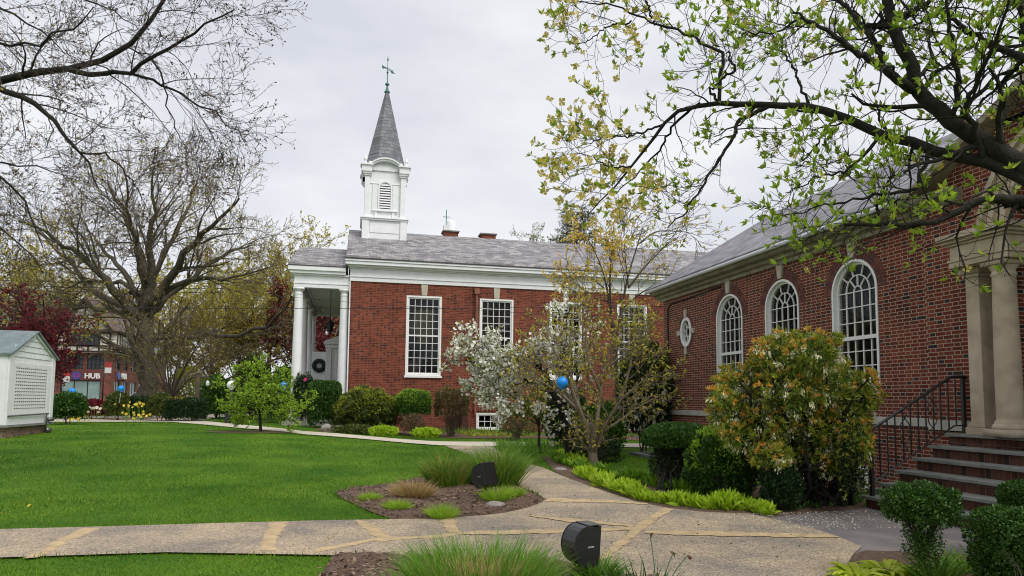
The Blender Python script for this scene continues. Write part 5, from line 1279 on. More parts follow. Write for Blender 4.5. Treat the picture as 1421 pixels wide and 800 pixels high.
def leafy_mass(name, label, cat_, pixpoly, n, h, m, size, wid=.4, kind='stuff', gg=None, up=.9):
    poly = W2(pixpoly); a = np.array(poly); x = g.uniform(a[:, 0].min(), a[:, 0].max(), n*4); y = g.uniform(a[:, 1].min(), a[:, 1].max(), n*4)
    ok = inpoly(x, y, poly); x, y = x[ok][:n], y[ok][:n]; z = terr(x, y)+g.random(len(x))*h*.6
    V, Fq = leaves(np.stack([x, y, z], 1), unit(g.normal(size=(len(x), 3))*.6+np.array([0, 0, up])), size, wid, g=g)
    return tag(npmesh(name, V, Fq, m), label, cat_, kind=kind)
leafy_mass('fern_cover', 'bright green ferny ground cover at the head of the lily strip', 'ground cover', [(768, 634), (800, 634), (815, 650), (792, 652)], 900, .25, ML_LILY, .14)
leafy_mass('iris_blades', 'short upright green blades on the far side of the walk junction', 'ground cover', [(684, 619), (790, 619), (800, 632), (745, 634), (700, 628)], 1800, .12, ML_CLG, .26, .08)
leafy_mass('church_border_cover', 'mixed green ground cover in front of the church bushes', 'ground cover', [(520, 588), (660, 592), (740, 603), (740, 606), (640, 605), (545, 597)], 2600, .15, ML_CLG, .28, .12)
leafy_mass('yellow_cover', 'low yellow-green ground cover in the church border', 'ground cover', [(620, 600), (690, 602), (740, 606), (735, 609), (650, 607)], 900, .1, ML_CLYG, .14, .5)
leafy_mass('border_daffodils', 'green daffodil leaves in the stone-edged border by the hedges', 'ground cover', [(84, 576), (200, 570), (250, 574), (220, 580), (110, 583)], 1500, .2, ML_CLG, .42, .12)
leafy_mass('shade_cover', 'dull green ground cover under the shrubs against the hall', 'ground cover', [(1060, 690), (1195, 694), (1195, 703), (1100, 712), (1060, 710)], 900, .1, ML_MID, .10, .4)
# yellow hostas and daylilies at the entrance bed
p = G(1216, 812)
for i, (px, py, rr, lab) in enumerate(((1192, 806, .22, 'leftmost yellow-green hosta beside the front walk'), (1232, 800, .24, 'yellow-green hosta left of the trimmed boxwood stems'))):
    c = G(px, py); n = 150; a = g.uniform(0, 6.283, n); rr_ = rr*.35*np.sqrt(g.random(n)); b = c+np.stack([np.cos(a)*rr_, np.sin(a)*rr_, np.zeros(n)], 1)
    root = thing('hosta', lab, 'plant', tuple(c), 'yellow hostas in the entrance bed')
    d = unit(np.stack([np.cos(a), np.sin(a), g.uniform(.5, 1.8, n)], 1)); side = unit(np.cross(d, [0, 0, 1.])); K = 6; V = np.empty((n, K, 3, 3)); q = b.copy(); dd = d; ln = .26*g.uniform(.6, 1.15, n)
    for k in range(K):
        w = ([.1, .25, .8, 1, .65, .03][k]*.075*np.ones(n))[:, None]*.5; up_ = np.cross(side, dd)
        V[:, k, 0] = q-side*w+up_*w*.4; V[:, k, 1] = q; V[:, k, 2] = q+side*w+up_*w*.4; dd = unit(dd+np.array([0, 0, -.28])); q = q+dd*(ln/(K-1))[:, None]
    idx = np.arange(n*K*3).reshape(n, K, 3); Fq = np.concatenate([np.stack([idx[:, :-1, j], idx[:, :-1, j+1], idx[:, 1:, j+1], idx[:, 1:, j]], -1).reshape(-1, 4) for j in (0, 1)])
    npmesh('leaves', V.reshape(-1, 3), Fq, ML_HOSTA, root)
for (px, py, lab) in ((1302, 812, 'dark green strap-leaved lily behind the boxwood stems'), (1345, 800, 'bright green strap-leaved lily between the two boxwoods')):
    clump('daylily', lab, 'plant', G(px, py), .14, 130, .36, [('blades', ML_CLG, 1, 0, 1, 1, .5)], g, width=.022, spread=.7, group='daylilies in the entrance bed')

# ------------------------------------------------------------------ shrubs
g = seed(41)
# before the church
def bpx(px0, px1, py0, py1, D): return PB(px0, px1, py0, py1, D)
def shrub(name, label, px0, px1, py0, py1, D, n, size, mat, depthf=1., **k):
    c, r = PB(px0, px1, py0, py1, D); r = (r[0], r[1]*depthf, r[2])
    return bush(name, label, 'shrub', c, r, n, size, mat, g, base=onground(c), **k)
shrub('clipped_hedge', 'large dark clipped yew block in front of the church porch columns', 428, 473, 529, 592, 31.0, 9000, .09, ML_YEW if False else ML_BOX, power=5., depthf=1.1, amp=.03, stems=0, depth=.2)
shrub('yew_bush', 'wide yellow-tipped yew bush at the corner of the church', 468, 548, 541, 602, 29.5, 9000, .13, ML_YEW, power=2.2, extras=[('tips', ML_GOLD, .5, .12, .4, 'leaf', lambda p, c, r: p[:, 2] > c[2]-.1*r[2])], stems=6, depthf=.7)
shrub('twiggy_bush', 'brown half-bare bush between the yew and the green clipped bush', 532, 562, 548, 598, 30.5, 2200, .07, ML_BROWN, core=False, stems=14)
shrub('clipped_bush', 'bright green clipped bush with bare stems below the first church window', 551, 596, 543, 585, 29.5, 7000, .09, ML_MID, power=4., amp=.12, stems=10, extras=[('tips', ML_BRIGHT, .35, .07, .5, 'leaf', lambda p, c, r: p[:, 2] > c[2])], zmin=-.45)
shrub('reddish_bush', 'reddish-brown clipped bush just left of the copper downpipe', 605, 648, 542, 596, 29.5, 5200, .08, ML_BROWN, power=5., amp=.14, stems=16, extras=[('tips', ML_YEW, .3, .08, .5, 'leaf', None)], core=False, zmin=-.3)
shrub('low_bush', 'low spreading dark bush in front of the wide yew bush', 458, 530, 590, 606, 27.6, 2200, .08, ML_YEW, stems=0, depthf=.5)
shrub('low_bush', 'low bright green mound under the green clipped bush', 513, 552, 592, 606, 26.6, 1800, .09, ML_LILY, stems=0, depthf=.4)
shrub('low_bush', 'low bright green mound in front of the reddish-brown bush', 571, 611, 595, 607, 26.3, 1800, .09, ML_LILY, stems=0, depthf=.4)
shrub('low_bush', 'low dark twiggy bush between the two bright green mounds', 556, 590, 575, 603, 27.6, 1500, .07, ML_BROWN, stems=5, core=False)
shrub('basement_shrub', 'thin green twiggy shrub beside the basement window of the church', 690, 748, 560, 612, 28.0, 1500, .09, ML_YEW, stems=12, core=False)
# hedges by the street on the left
shrub('street_hedge', 'dark boxy hedge with orange tips left of the wooden post', 233, 284, 553, 583, 36.0, 9000, .10, ML_DARK, power=6., amp=.03, stems=0, extras=[('tips', ML_ORYEL, .10, .08, .5, 'leaf', lambda p, c, r: (p[:, 2] > c[2]+.8*r[2]) & (p[:, 0] < c[0]))])
shrub('street_shrub', 'dark green shrub just right of the white shed', 70, 118, 546, 584, 30.5, 5200, .11, ML_BOX, stems=5)
shrub('street_shrub', 'low dark red barberry behind the daffodil border', 98, 152, 554, 580, 37, 4200, .10, ML_RED, stems=3, depthf=.5)
shrub('street_shrub', 'spiky dark green yew right of the shop window', 148, 182, 545, 582, 36, 5200, .11, ML_YEW, stems=3)
shrub('street_shrub', 'dark yew under the big bare tree trunk', 180, 214, 550, 582, 36.5, 5200, .11, ML_DARK, stems=3)
shrub('street_shrub', 'drooping dark yew beside the boxy dark hedge', 206, 240, 546, 583, 35.5, 5200, .11, ML_YEW, stems=3)
shrub('garden_shrub', 'big dark green shrub behind the white globe lamp', 276, 330, 522, 584, 41, 8000, .14, ML_MID, stems=5)
shrub('garden_shrub', 'tall light green shrub left of the globe lamp', 236, 290, 512, 570, 46, 5000, .16, ML_GOLD, stems=5, core=False)
shrub('garden_shrub', 'olive green shrub between the globe lamp and the church porch', 325, 375, 500, 580, 40, 8000, .15, ML_YEW, stems=5)
shrub('garden_shrub', 'dark green shrub against the left porch columns', 368, 424, 512, 590, 35, 9000, .13, ML_MID, stems=5)
shrub('garden_shrub', 'grey-green shrub at the foot of the porch columns', 405, 436, 518, 590, 32.5, 4500, .10, ML_DARK, stems=5, extras=[('tips', ML_CREAM, .05, .06, .6, 'leaf', None)])
# around the path on the right
shrub('shade_shrub', 'dark green shrub behind the balloon tree trunks', 755, 812, 540, 622, 21.5, 7000, .12, ML_DARK, stems=6, extras=[('tips', ML_MID, .5, .10, .5, 'leaf', None)], core=False)
shrub('shade_shrub', 'green shrub between the tan tree and the white-flowered bush', 800, 868, 560, 640, 20.5, 6000, .11, ML_MID, stems=8, core=False)
shrub('shade_shrub', 'low dark twiggy shrub at the foot of the tan tree', 800, 862, 605, 652, 18.4, 1600, .08, ML_DARK, stems=14, core=False)
shrub('white_flowered_bush', 'tall dark bush with drooping cream flowers at the far corner of the hall', 858, 932, 478, 618, 21.8, 10000, .12, ML_DARK, depthf=.8, stems=6, extras=[('flowers', ML_CREAM, .035, .16, .3, 'hang', lambda p, c, r: (p[:, 2] < c[2]+.5*r[2])), ('tips', ML_GOLD, .3, .10, .5, 'leaf', lambda p, c, r: p[:, 2] > c[2])])
c, r = PB(893, 990, 588, 634, 12.9)
bush('mushroom_yew', 'dark clipped yew with a smooth domed top and bare stems beside the lily strip', 'shrub', c, (r[0], r[1]*.9, r[2]), 26000, .045, ML_BOX, g, power=2.6, amp=.03, stems=0, zmin=-.35, depth=.2, base=G(942, 684))
ym_ = bpy.data.objects['mushroom_yew']
P_, nr_ = shell(c-np.array([0, 0, .45]), (r[0]*.8, r[1]*.75, .45), 7000, g, 2.2, .8, 8, .1); V, Fq = leaves(P_, g.normal(size=P_.shape)+nr_, .05, .5, g=g); npmesh('lower_foliage', V, Fq, ML_DARK, ym_)
b0 = G(942, 684); n = 22; K = 7; P_ = np.zeros((n, K, 3)); e = c+np.stack([g.uniform(-.75, .75, n)*r[0], g.uniform(-.7, .7, n)*r[1], np.full(n, -r[2]*.2)], 1); s0 = b0+np.concatenate([g.normal(size=(n, 2))*.16, np.zeros((n, 1))], 1)
for k in range(K): P_[:, k] = s0*(1-k/(K-1))+e*(k/(K-1))
P_[:, 1:-1] += g.normal(size=(n, K-2, 3))*.03; Rr_ = np.linspace(.022, .010, K)[None]*np.ones((n, 1)); c1 = grow(P_, Rr_, 5, .4, g=g, K=5)
V, Fq = cat([tubes(P_, Rr_, 6), tubes(c1[0], c1[1], 4)]); npmesh('stems', V, Fq, M_BARKD, ym_, smooth=True)
c, r = PB(955, 1052, 598, 688, 11.6)
bush('leafy_bush', 'glossy mid-green bush leaning out between the domed yew and the orange-tipped shrub', 'shrub', c, r, 15000, .06, ML_BOX, g, stems=9, amp=.2, extras=[('tips', ML_BRIGHT, .28, .055, .45, 'leaf', lambda p, c, r: (p[:, 2] > c[2]-.2*r[2]) & (p[:, 0] < c[0]))], base=G(1010, 696))
# the big pieris: several lobes over dark leaning trunks
base = G(1140, 703); root = thing('pieris_shrub', 'tall shrub with orange new leaves and cream flowers in front of the hall windows', 'shrub', tuple(base))
lobes = [(1080, 497, 34, 26), (1130, 492, 30, 28), (1030, 540, 30, 28), (1098, 540, 36, 32), (1158, 536, 34, 26), (1192, 552, 22, 26), (1008, 572, 22, 20), (1058, 590, 38, 30), (1118, 590, 38, 34), (1172, 598, 30, 32), (1092, 474, 18, 12),
         (1150, 640, 24, 20), (1022, 606, 20, 16), (1203, 530, 12, 14), (1070, 634, 26, 18), (997, 556, 14, 10), (1105, 632, 22, 18), (1060, 515, 20, 16), (1195, 620, 14, 18)]
fo, ti, cr, inn = [], [], [], []
for (px, py, rx, rz) in lobes:
    D = 10.4+g.uniform(-.5, .5); cc = atD(px, py, D); rr = (rx*D/F*1.05, rx*D/F*.95, rz*D/F*1.05); ar = rx*rz/1200.
    n1 = int(1500*ar); p, nr = shell(cc, rr, n1, g, 2., .6, 8, .3); d = unit(nr*.5+g.normal(size=p.shape)*.7+np.array([0, 0, .35])); fo.append(leaves(p, d, .085, .32, g=g))
    n2 = int(130*ar); p, nr = shell(cc, rr, n2, g, 2., .12, 8, .3, zmin=-.5); p = p+nr*g.uniform(0, .07, (n2, 1)); pp = np.repeat(p, 11, 0); d = unit(np.repeat(nr, 11, 0)*.45+g.normal(size=pp.shape)*.6+np.array([0, 0, .55]))
    top = nr[:, 2] > -.1; sel = (g.random(len(p)) < np.where(top, .45, .2)); sl = np.repeat(sel, 11); ti.append(leaves(pp[sl], d[sl], .075, .34, g=g)); inn.append(leaves(pp[~sl], d[~sl], .085, .34, g=g))
    n3 = int(34*ar); p, nr = shell(cc, rr, n3, g, 2., .08, 8, .3); pp = np.repeat(p, 20, 0)+g.normal(size=(n3*20, 3))*.028; d = unit(np.array([0, 0, -1.2])+np.repeat(nr, 20, 0)*.5+g.normal(size=pp.shape)*.45); cr.append(leaves(pp, d, .045, .45, g=g))
V, Fq = cat(fo); npmesh('foliage', V, Fq, ML_PIERIS, root); V, Fq = cat(ti); npmesh('new_leaves', V, Fq, ML_ORANGE, root)
V, Fq = cat(inn); npmesh('yellow_new_leaves', V, Fq, ML_GOLD, root); V, Fq = cat(cr); npmesh('flowers', V, Fq, ML_CREAM2, root)
limbs = []
for (px, py, rx, rz) in lobes:
    for q in range(2):
        D = 10.4; e = atD(px+g.uniform(-rx, rx)*.5, py+g.uniform(-.5, .4)*rz, D+g.uniform(-.4, .4)); b = G(1140+g.uniform(-30, 38), 703+g.uniform(-6, 4)); m = b*.5+e*.5+np.array([g.uniform(-.15, .15), g.uniform(-.15, .15), -.05]); limbs.append(([b, m, e], .035, .012))
P_, R_ = limbarr(limbs, 9, .03, g); c1 = grow(P_, R_, 6, .6, g=g, K=5, up=.1); c2 = grow(c1[0], c1[1], 4, .3, g=g, K=4, up=.1)
V, Fq = cat([tubes(P_, R_, 7), tubes(c1[0], c1[1], 4), tubes(c2[0], c2[1], 3)]); npmesh('stems', V, Fq, M_BARKD, root, smooth=True)
c, r = PB(1058, 1112, 648, 705, 10.2)
bush('dark_bush', 'low very dark bush under the orange-tipped shrub', 'shrub', c, r, 9000, .05, ML_DARK, g, stems=8, base=G(1085, 704))
c, r = PB(1160, 1208, 590, 705, 9.95)
bush('bare_shrub', 'half-bare dark shrub beside the bottom post of the stair railing', 'shrub', c, (r[0]*.8, r[1]*.8, r[2]*.9), 900, .05, ML_DARK, g, stems=22, base=G(1182, 703), core=False, bark=M_BARKD, extras=[('tips', ML_GOLD, .10, .05, .5, 'tuft', None)])
# boxwoods by the steps
c, r = PB(1236, 1322, 672, 734, 6.15)
bush('boxwood', 'vase-shaped boxwood with thin bare stems in front of the steps', 'shrub', c, (r[0], r[1], r[2]), 11000, .027, ML_BOX, g, power=2.8, amp=.16, stems=13, base=G(1283, 796), zmin=-.6, depth=.5, wid=.6, group='clipped boxwoods by the steps', trunk=.014, core=True)
bx_ = bpy.data.objects['boxwood']
P_, nr_ = shell(c+np.array([0, 0, -.30]), (r[0]*.6, r[1]*.6, .28), 2200, g, 2., .9, 8, .2); V, Fq = leaves(P_, g.normal(size=P_.shape)+nr_*.5, .024, .6, g=g); npmesh('lower_sprigs', V, Fq, ML_BOX, bx_)
c, r = PB(1364, 1480, 706, 830, 5.6)
bush('boxwood', 'dense round boxwood cut off by the right edge of the view', 'shrub', c, r, 19000, .026, ML_BOX, g, power=3., amp=.12, stems=4, base=G(1420, 860), depth=.25, wid=.6, group='clipped boxwoods by the steps')
c, r = PB(1396, 1470, 674, 712, 7.0)
bush('boxwood', 'small boxwood top showing against the upper steps at the right edge', 'shrub', c, (r[0], r[1], r[2]*1.3), 12000, .024, ML_BOX, g, power=3., amp=.05, stems=4, base=G(1432, 770), depth=.25, wid=.6, group='clipped boxwoods by the steps')

# ------------------------------------------------------------------ trees
def px_limb(pts, D0, D1, r0, r1, jit=0.):
    n = len(pts); out = [atD(p[0], p[1], D0+(D1-D0)*i/max(1, n-1)) for i, p in enumerate(pts)]
    return (out, r0, r1)
# flowering dogwood, trunk just outside the view on the right
g = seed(51)
tb = np.array([7.35, 4.35, 0.]); fork = atD(1500, 272, 5.6)
root = thing('dogwood_tree', 'dark-limbed flowering dogwood with yellow-green bracts arching over the hall', 'tree', tuple(tb))
def D_(px): return 5.7+(1421-px)*.0030
def dl(pts, r0, r1, off=0.): return ([atD(x, y, D_(x)+off*i/len(pts)) for i, (x, y) in enumerate(pts)], r0, r1)
limbs = [([tb, tb+np.array([-.05, 0, 1.2]), fork*.6+tb*.4+np.array([0, 0, .5]), fork], .16, .105),
    dl([(1500, 272), (1421, 237), (1378, 203), (1324, 174), (1274, 126), (1258, 78), (1237, 33), (1228, -15), (1222, -70)], .088, .035),
    dl([(1274, 126), (1254, 117), (1225, 95), (1188, 72), (1136, 37), (1100, 18)], .045, .01, -.5), dl([(1225, 95), (1214, 60), (1200, 37), (1180, 14), (1150, -10)], .03, .018, .5),
    dl([(1200, 37), (1222, 34), (1240, 40)], .02, .03), dl([(1136, 37), (1110, 25), (1080, 45), (1030, 46)], .014, .006, .3),
    dl([(1510, 290), (1421, 245), (1365, 224), (1291, 207), (1225, 186), (1159, 160), (1122, 143), (1070, 148), (996, 144), (971, 142), (946, 148), (921, 173), (876, 231), (843, 272), (815, 300)], .06, .005),
    dl([(998, 143), (998, 111), (1006, 70), (983, 66), (954, 49), (909, 35), (868, 16), (851, 2), (822, 6), (785, 2)], .020, .005, .3), dl([(996, 140), (984, 128), (1000, 110), (1020, 98), (1010, 72)], .015, .01, -.2),
    dl([(876, 29), (843, 37), (814, 58), (790, 62)], .010, .004), dl([(909, 35), (898, 5), (890, -20)], .012, .006), dl([(1066, 148), (1024, 169), (1016, 194), (987, 239), (954, 289), (926, 317)], .022, .006, -.4),
    dl([(971, 144), (938, 169), (917, 206), (880, 247), (851, 272)], .016, .005, .5), dl([(921, 173), (872, 190), (839, 190), (800, 205)], .012, .004, .4), dl([(876, 231), (845, 232), (815, 215), (795, 212)], .010, .003, -.3),
    dl([(1500, 285), (1421, 275), (1365, 277), (1324, 297), (1291, 312), (1233, 311), (1170, 312)], .045, .012, -.5), dl([(1217, 313), (1219, 285), (1225, 264), (1240, 240)], .016, .008), dl([(1370, 277), (1400, 285), (1440, 290)], .02, .02, .2),
    dl([(1480, 120), (1421, 82), (1373, 60), (1340, 40), (1300, 10)], .04, .012), dl([(1421, 82), (1382, 122), (1350, 152)], .02, .006, .4), dl([(1500, 272), (1450, 180), (1430, 60), (1400, -40)], .07, .03, .5),
    dl([(1324, 174), (1330, 110), (1316, 40), (1310, -20)], .025, .01, -.6), dl([(1225, 186), (1180, 235), (1130, 250), (1090, 268)], .018, .004, -.6), dl([(1159, 160), (1130, 205), (1105, 235)], .012, .004, .4),
    dl([(1291, 207), (1270, 262), (1200, 275), (1140, 285), (1085, 300)], .02, .004, -.9), dl([(1237, 33), (1290, 0), (1330, -40)], .03, .012, .6), dl([(1122, 143), (1100, 90), (1075, 60), (1062, 20)], .014, .005, .6), dl([(1365, 224), (1340, 150), (1380, 60), (1400, 0)], .03, .008, -.8)]
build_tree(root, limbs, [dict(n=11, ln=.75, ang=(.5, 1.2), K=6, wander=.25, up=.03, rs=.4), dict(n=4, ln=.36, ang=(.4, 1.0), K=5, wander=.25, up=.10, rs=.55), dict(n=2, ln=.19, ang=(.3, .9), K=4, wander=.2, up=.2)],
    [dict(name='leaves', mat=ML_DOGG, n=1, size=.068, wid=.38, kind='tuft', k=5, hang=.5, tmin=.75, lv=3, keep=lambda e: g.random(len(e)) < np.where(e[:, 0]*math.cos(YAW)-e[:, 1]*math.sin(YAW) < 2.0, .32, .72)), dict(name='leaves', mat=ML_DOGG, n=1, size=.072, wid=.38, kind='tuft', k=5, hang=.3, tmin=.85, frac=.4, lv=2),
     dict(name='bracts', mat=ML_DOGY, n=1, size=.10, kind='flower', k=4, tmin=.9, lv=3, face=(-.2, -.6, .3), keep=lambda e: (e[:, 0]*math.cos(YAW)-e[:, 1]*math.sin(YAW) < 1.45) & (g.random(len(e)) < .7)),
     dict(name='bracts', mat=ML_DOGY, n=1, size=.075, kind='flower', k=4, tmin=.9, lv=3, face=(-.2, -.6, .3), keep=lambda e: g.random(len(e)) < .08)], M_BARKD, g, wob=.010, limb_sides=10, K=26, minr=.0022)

# bare maple reaching in from the upper left
g = seed(52); Dm = 13.; tb = np.array([-13.2, 10.8, 0.]); top = atD(-330, 130, Dm)
root = thing('bare_maple', 'near-bare maple branches with brown buds reaching in at the upper left', 'tree', tuple(tb))
def ml(pts, r0, r1, a=0., b=0.): return ([atD(x, y, Dm+a+(b-a)*i/len(pts)) for i, (x, y) in enumerate(pts)], r0, r1)
limbs = [([tb, tb+np.array([.1, 0, 3.]), top], .26, .17), ml([(-330, 130), (-160, 125), (0, 114), (37, 109), (82, 92), (135, 90), (169, 82), (184, 67), (199, 41), (217, 15), (235, -12)], .12, .03, 0, 0),
    ml([(90, 95), (124, 104), (184, 103), (210, 82), (255, 56), (292, 34), (325, 14)], .055, .010, 0, -1.), ml([(184, 103), (225, 120), (270, 139), (300, 157), (337, 195)], .03, .006, 0, .8),
    ml([(-40, 118), (4, 122), (49, 146), (86, 180), (105, 210), (124, 221), (135, 259)], .07, .01, 0, -1.5), ml([(112, 212), (142, 212), (169, 232), (190, 262), (205, 292)], .02, .005, -1, -.5),
    ml([(-200, 180), (0, 225), (22, 232), (49, 229), (95, 245)], .04, .008, 0, 1.), ml([(-200, 150), (0, 236), (30, 274), (49, 304), (60, 345)], .05, .008, 0, -1), ml([(60, -60), (116, 0), (142, 4), (165, 19), (188, 37), (200, 60)], .03, .006, 1, 1.5),
    ml([(-150, -60), (0, 10), (60, 40), (90, 75)], .05, .01, 1, 2.), ml([(-150, 30), (0, 60), (50, 66), (100, 40), (130, 10)], .04, .008, -1, -2), ml([(-250, 160), (-60, 280), (20, 330), (60, 380)], .04, .008, 0, 1.5),
    ml([(210, 80), (225, 110), (238, 150), (246, 190), (255, 225)], .02, .004, 0, 0), ml([(-100, -120), (60, -60), (160, -40), (250, -20), (320, -5)], .06, .01, 0, 1)]
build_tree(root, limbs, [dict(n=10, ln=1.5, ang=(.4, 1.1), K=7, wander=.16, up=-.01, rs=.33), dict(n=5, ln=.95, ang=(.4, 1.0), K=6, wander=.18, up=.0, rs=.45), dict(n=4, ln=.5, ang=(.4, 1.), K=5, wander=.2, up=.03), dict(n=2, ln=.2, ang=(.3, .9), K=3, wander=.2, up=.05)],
    [dict(name='buds', mat=ML_BUD, n=1, size=.05, wid=.5, tmin=.7, lv=4, frac=.9), dict(name='buds', mat=ML_BUD, n=1, size=.05, wid=.5, tmin=.3, lv=3), dict(name='new_leaves', mat=ML_OL, n=1, size=.07, wid=.5, tmin=.5, lv=3, keep=lambda e: (e[:, 0] < -5.6) & (g.random(len(e)) < .35))], M_BARKD, g, wob=.03, K=14, twig=M_TWIG, minr=.0032)

# great spreading tree across the lawn
g = seed(53); Do = 48.
tb = onground(atD(205, 560, Do)); tb[2] = .25
root = thing('spreading_tree', 'massive spreading street tree with a thick grey trunk, barely in leaf', 'tree', tuple(tb))
def ol(pts, r0, r1, b=0., a=0.): return ([atD(x, y, Do+a+(b-a)*(i/len(pts))) for i, (x, y) in enumerate(pts)], r0, r1)
limbs = [([tb+np.array([0, 0, -.2]), atD(204, 560, Do), atD(203, 500, Do), atD(201, 460, Do), atD(200, 425, Do)], .68, .50),
    ol([(198, 440), (166, 407), (118, 359), (70, 329), (26, 307)], .34, .05, -6), ol([(198, 436), (148, 420), (105, 377), (79, 346), (50, 320)], .30, .05, 6), ol([(198, 440), (144, 427), (87, 429), (50, 436)], .22, .04, -4),
    ol([(201, 430), (203, 381), (188, 329), (166, 285), (149, 250)], .36, .05, 5), ol([(204, 430), (214, 372), (210, 329), (214, 276), (212, 238)], .34, .05, -3), ol([(204, 430), (236, 381), (271, 337), (306, 302), (332, 276)], .36, .05, -6),
    ol([(204, 436), (245, 403), (306, 355), (350, 340)], .30, .05, 5), ol([(208, 470), (280, 464), (350, 460), (385, 447), (405, 412)], .22, .06, -8), ol([(198, 425), (175, 381), (144, 345), (120, 318)], .26, .04, 8),
    ol([(204, 400), (240, 330), (262, 285), (275, 245)], .22, .04, 7), ol([(200, 400), (190, 350), (180, 300), (175, 245)], .2, .04, -7), ol([(206, 420), (260, 390), (320, 385), (370, 372)], .22, .04, -2), ol([(200, 410), (160, 390), (110, 395), (70, 400)], .18, .04, 5)]
build_tree(root, limbs, [dict(n=10, ln=5.0, ang=(.35, .95), K=7, wander=.14, up=.06, rs=.4, tmin=.25), dict(n=6, ln=2.6, ang=(.35, .95), K=6, wander=.16, up=.06, rs=.45), dict(n=4, ln=1.4, ang=(.35, .9), K=5, wander=.18, up=.06), dict(n=2, ln=.6, ang=(.3, .8), K=3, wander=.2, up=.05)],
    [dict(name='new_leaves', mat=ML_OL, n=1, size=.13, wid=.5, tmin=.6, lv=4, frac=.75), dict(name='new_leaves', mat=ML_YG, n=1, size=.16, wid=.5, tmin=.2, lv=3)], M_BARKO, g, wob=.12, limb_sides=10, K=12, twig=M_TWIGO, minr=.009)

def generic_tree(name, label, px, py_base, D, height, spread, mat, g, nl=9, trunk_r=.28, leafn=2, leafsize=.22, twig=True, lean=0., fork=.3, up=.25, group=None, bark=None, lv=(8, 7, 4), frac=1., extra=None, base=None):
    b = onground(atD(px, py_base, D)) if base is None else np.array(base, float)
    root = thing(name, label, 'tree', tuple(b), group)
    topz = b+np.array([lean, 0, height]); limbs = [([b+np.array([0, 0, -.2]), b+np.array([lean*.2, 0, height*.35]), b+np.array([lean*.6, 0, height*.7]), topz], trunk_r, trunk_r*.12)]
    for i in range(nl):
        f = fork+(.92-fork)*(i+.5)/nl; a = 2.4*i+g.uniform(-.4, .4); s = b+(topz-b)*f; L_ = spread*(1-.55*(f-fork)/(1-fork))*g.uniform(.8, 1.15)
        d = np.array([math.cos(a), math.sin(a), up+g.uniform(0, .5)]); limbs.append(([s, s+d*L_*.45, s+d*L_*.8+np.array([0, 0, L_*.15]), s+d*L_+np.array([0, 0, L_*.28])], trunk_r*.42*(1-.6*f), trunk_r*.07))
    ls = [dict(name='leaves', mat=mat, n=leafn, size=leafsize, wid=.55, tmin=.2, lv=3, frac=frac), dict(name='leaves', mat=mat, n=1, size=leafsize, wid=.55, tmin=.4, lv=2, frac=frac*.6)]
    if extra: ls += extra
    build_tree(root, limbs, [dict(n=lv[0], ln=spread*.55, ang=(.4, 1.), K=6, wander=.15, up=.12, rs=.45), dict(n=lv[1], ln=spread*.28, ang=(.4, 1.), K=5, wander=.18, up=.1), dict(n=lv[2], ln=spread*.13, ang=(.4, 1.), K=4, wander=.2, up=.05)],
               ls, bark or M_BARK, g, wob=height*.008, minr=.009)
    return root
g = seed(54)
GT = [('tall yellow-green tree behind the porch end of the church', 372, 575, 66, 14.5, 7.5, ML_YG), ('olive-leaved tree in the gap right of the massive trunk', 300, 575, 74, 13.5, 7.5, ML_OL), ('tall yellowish tree above the white shed at the left edge', 14, 575, 60, 14.0, 6.5, ML_YG),
      ('thin-leaved tree behind the dark red maple', 88, 575, 70, 12, 5, ML_OL), ('hazy yellow tree beyond the street right of the shop', 245, 575, 108, 17, 9, ML_YG), ('distant olive tree showing over the shop roof', 165, 575, 125, 18, 9, ML_OL), ('distant pale tree behind the shed roof', 60, 575, 115, 18, 10, ML_YG),
      ('tree filling the gap left of the porch columns', 340, 575, 92, 16, 9, ML_YG), ('far tree at the left edge behind the yellow tree', -30, 575, 75, 14, 7, ML_OL)]
for (lab, px, py, D, h, s, m) in GT: generic_tree('background_tree', lab, px, py, D, h, s, m, g, group='trees along the street', leafn=4, leafsize=.24 if D < 90 else .34, lv=(8, 5, 3))
generic_tree('copper_beech', 'dark red tree seen just left of the church porch columns', 405, 575, 58, 8.5, 4.5, ML_RED, g, leafn=4, leafsize=.24, lv=(8, 7, 4))
generic_tree('pink_cherry', 'pink and white blossoming tree seen through the church porch', 462, 575, 66, 9.2, 6.0, ML_PINK, g, leafn=4, leafsize=.3, lv=(8, 7, 4), extra=[dict(name='pale_blossom', mat=ML_BLOSSOM, n=1, size=.3, wid=.7, lv=3, frac=.6)])
generic_tree('green_thicket_tree', 'low olive tree filling the view behind the vase-shaped bare shrub', 330, 575, 58, 8, 6.5, ML_YG, g, leafn=4, leafsize=.22)
generic_tree('green_thicket_tree', 'low yellow-green tree right of the vase-shaped bare shrub', 290, 575, 56, 6.0, 5.0, ML_OL, g, leafn=4, leafsize=.22)
generic_tree('pale_ridge_tree', 'pale budding tree showing above the church ridge', 742, 575, 78, 20.5, 5, ML_CREAM if False else ML_GOLD, g, leafn=1, leafsize=.2)
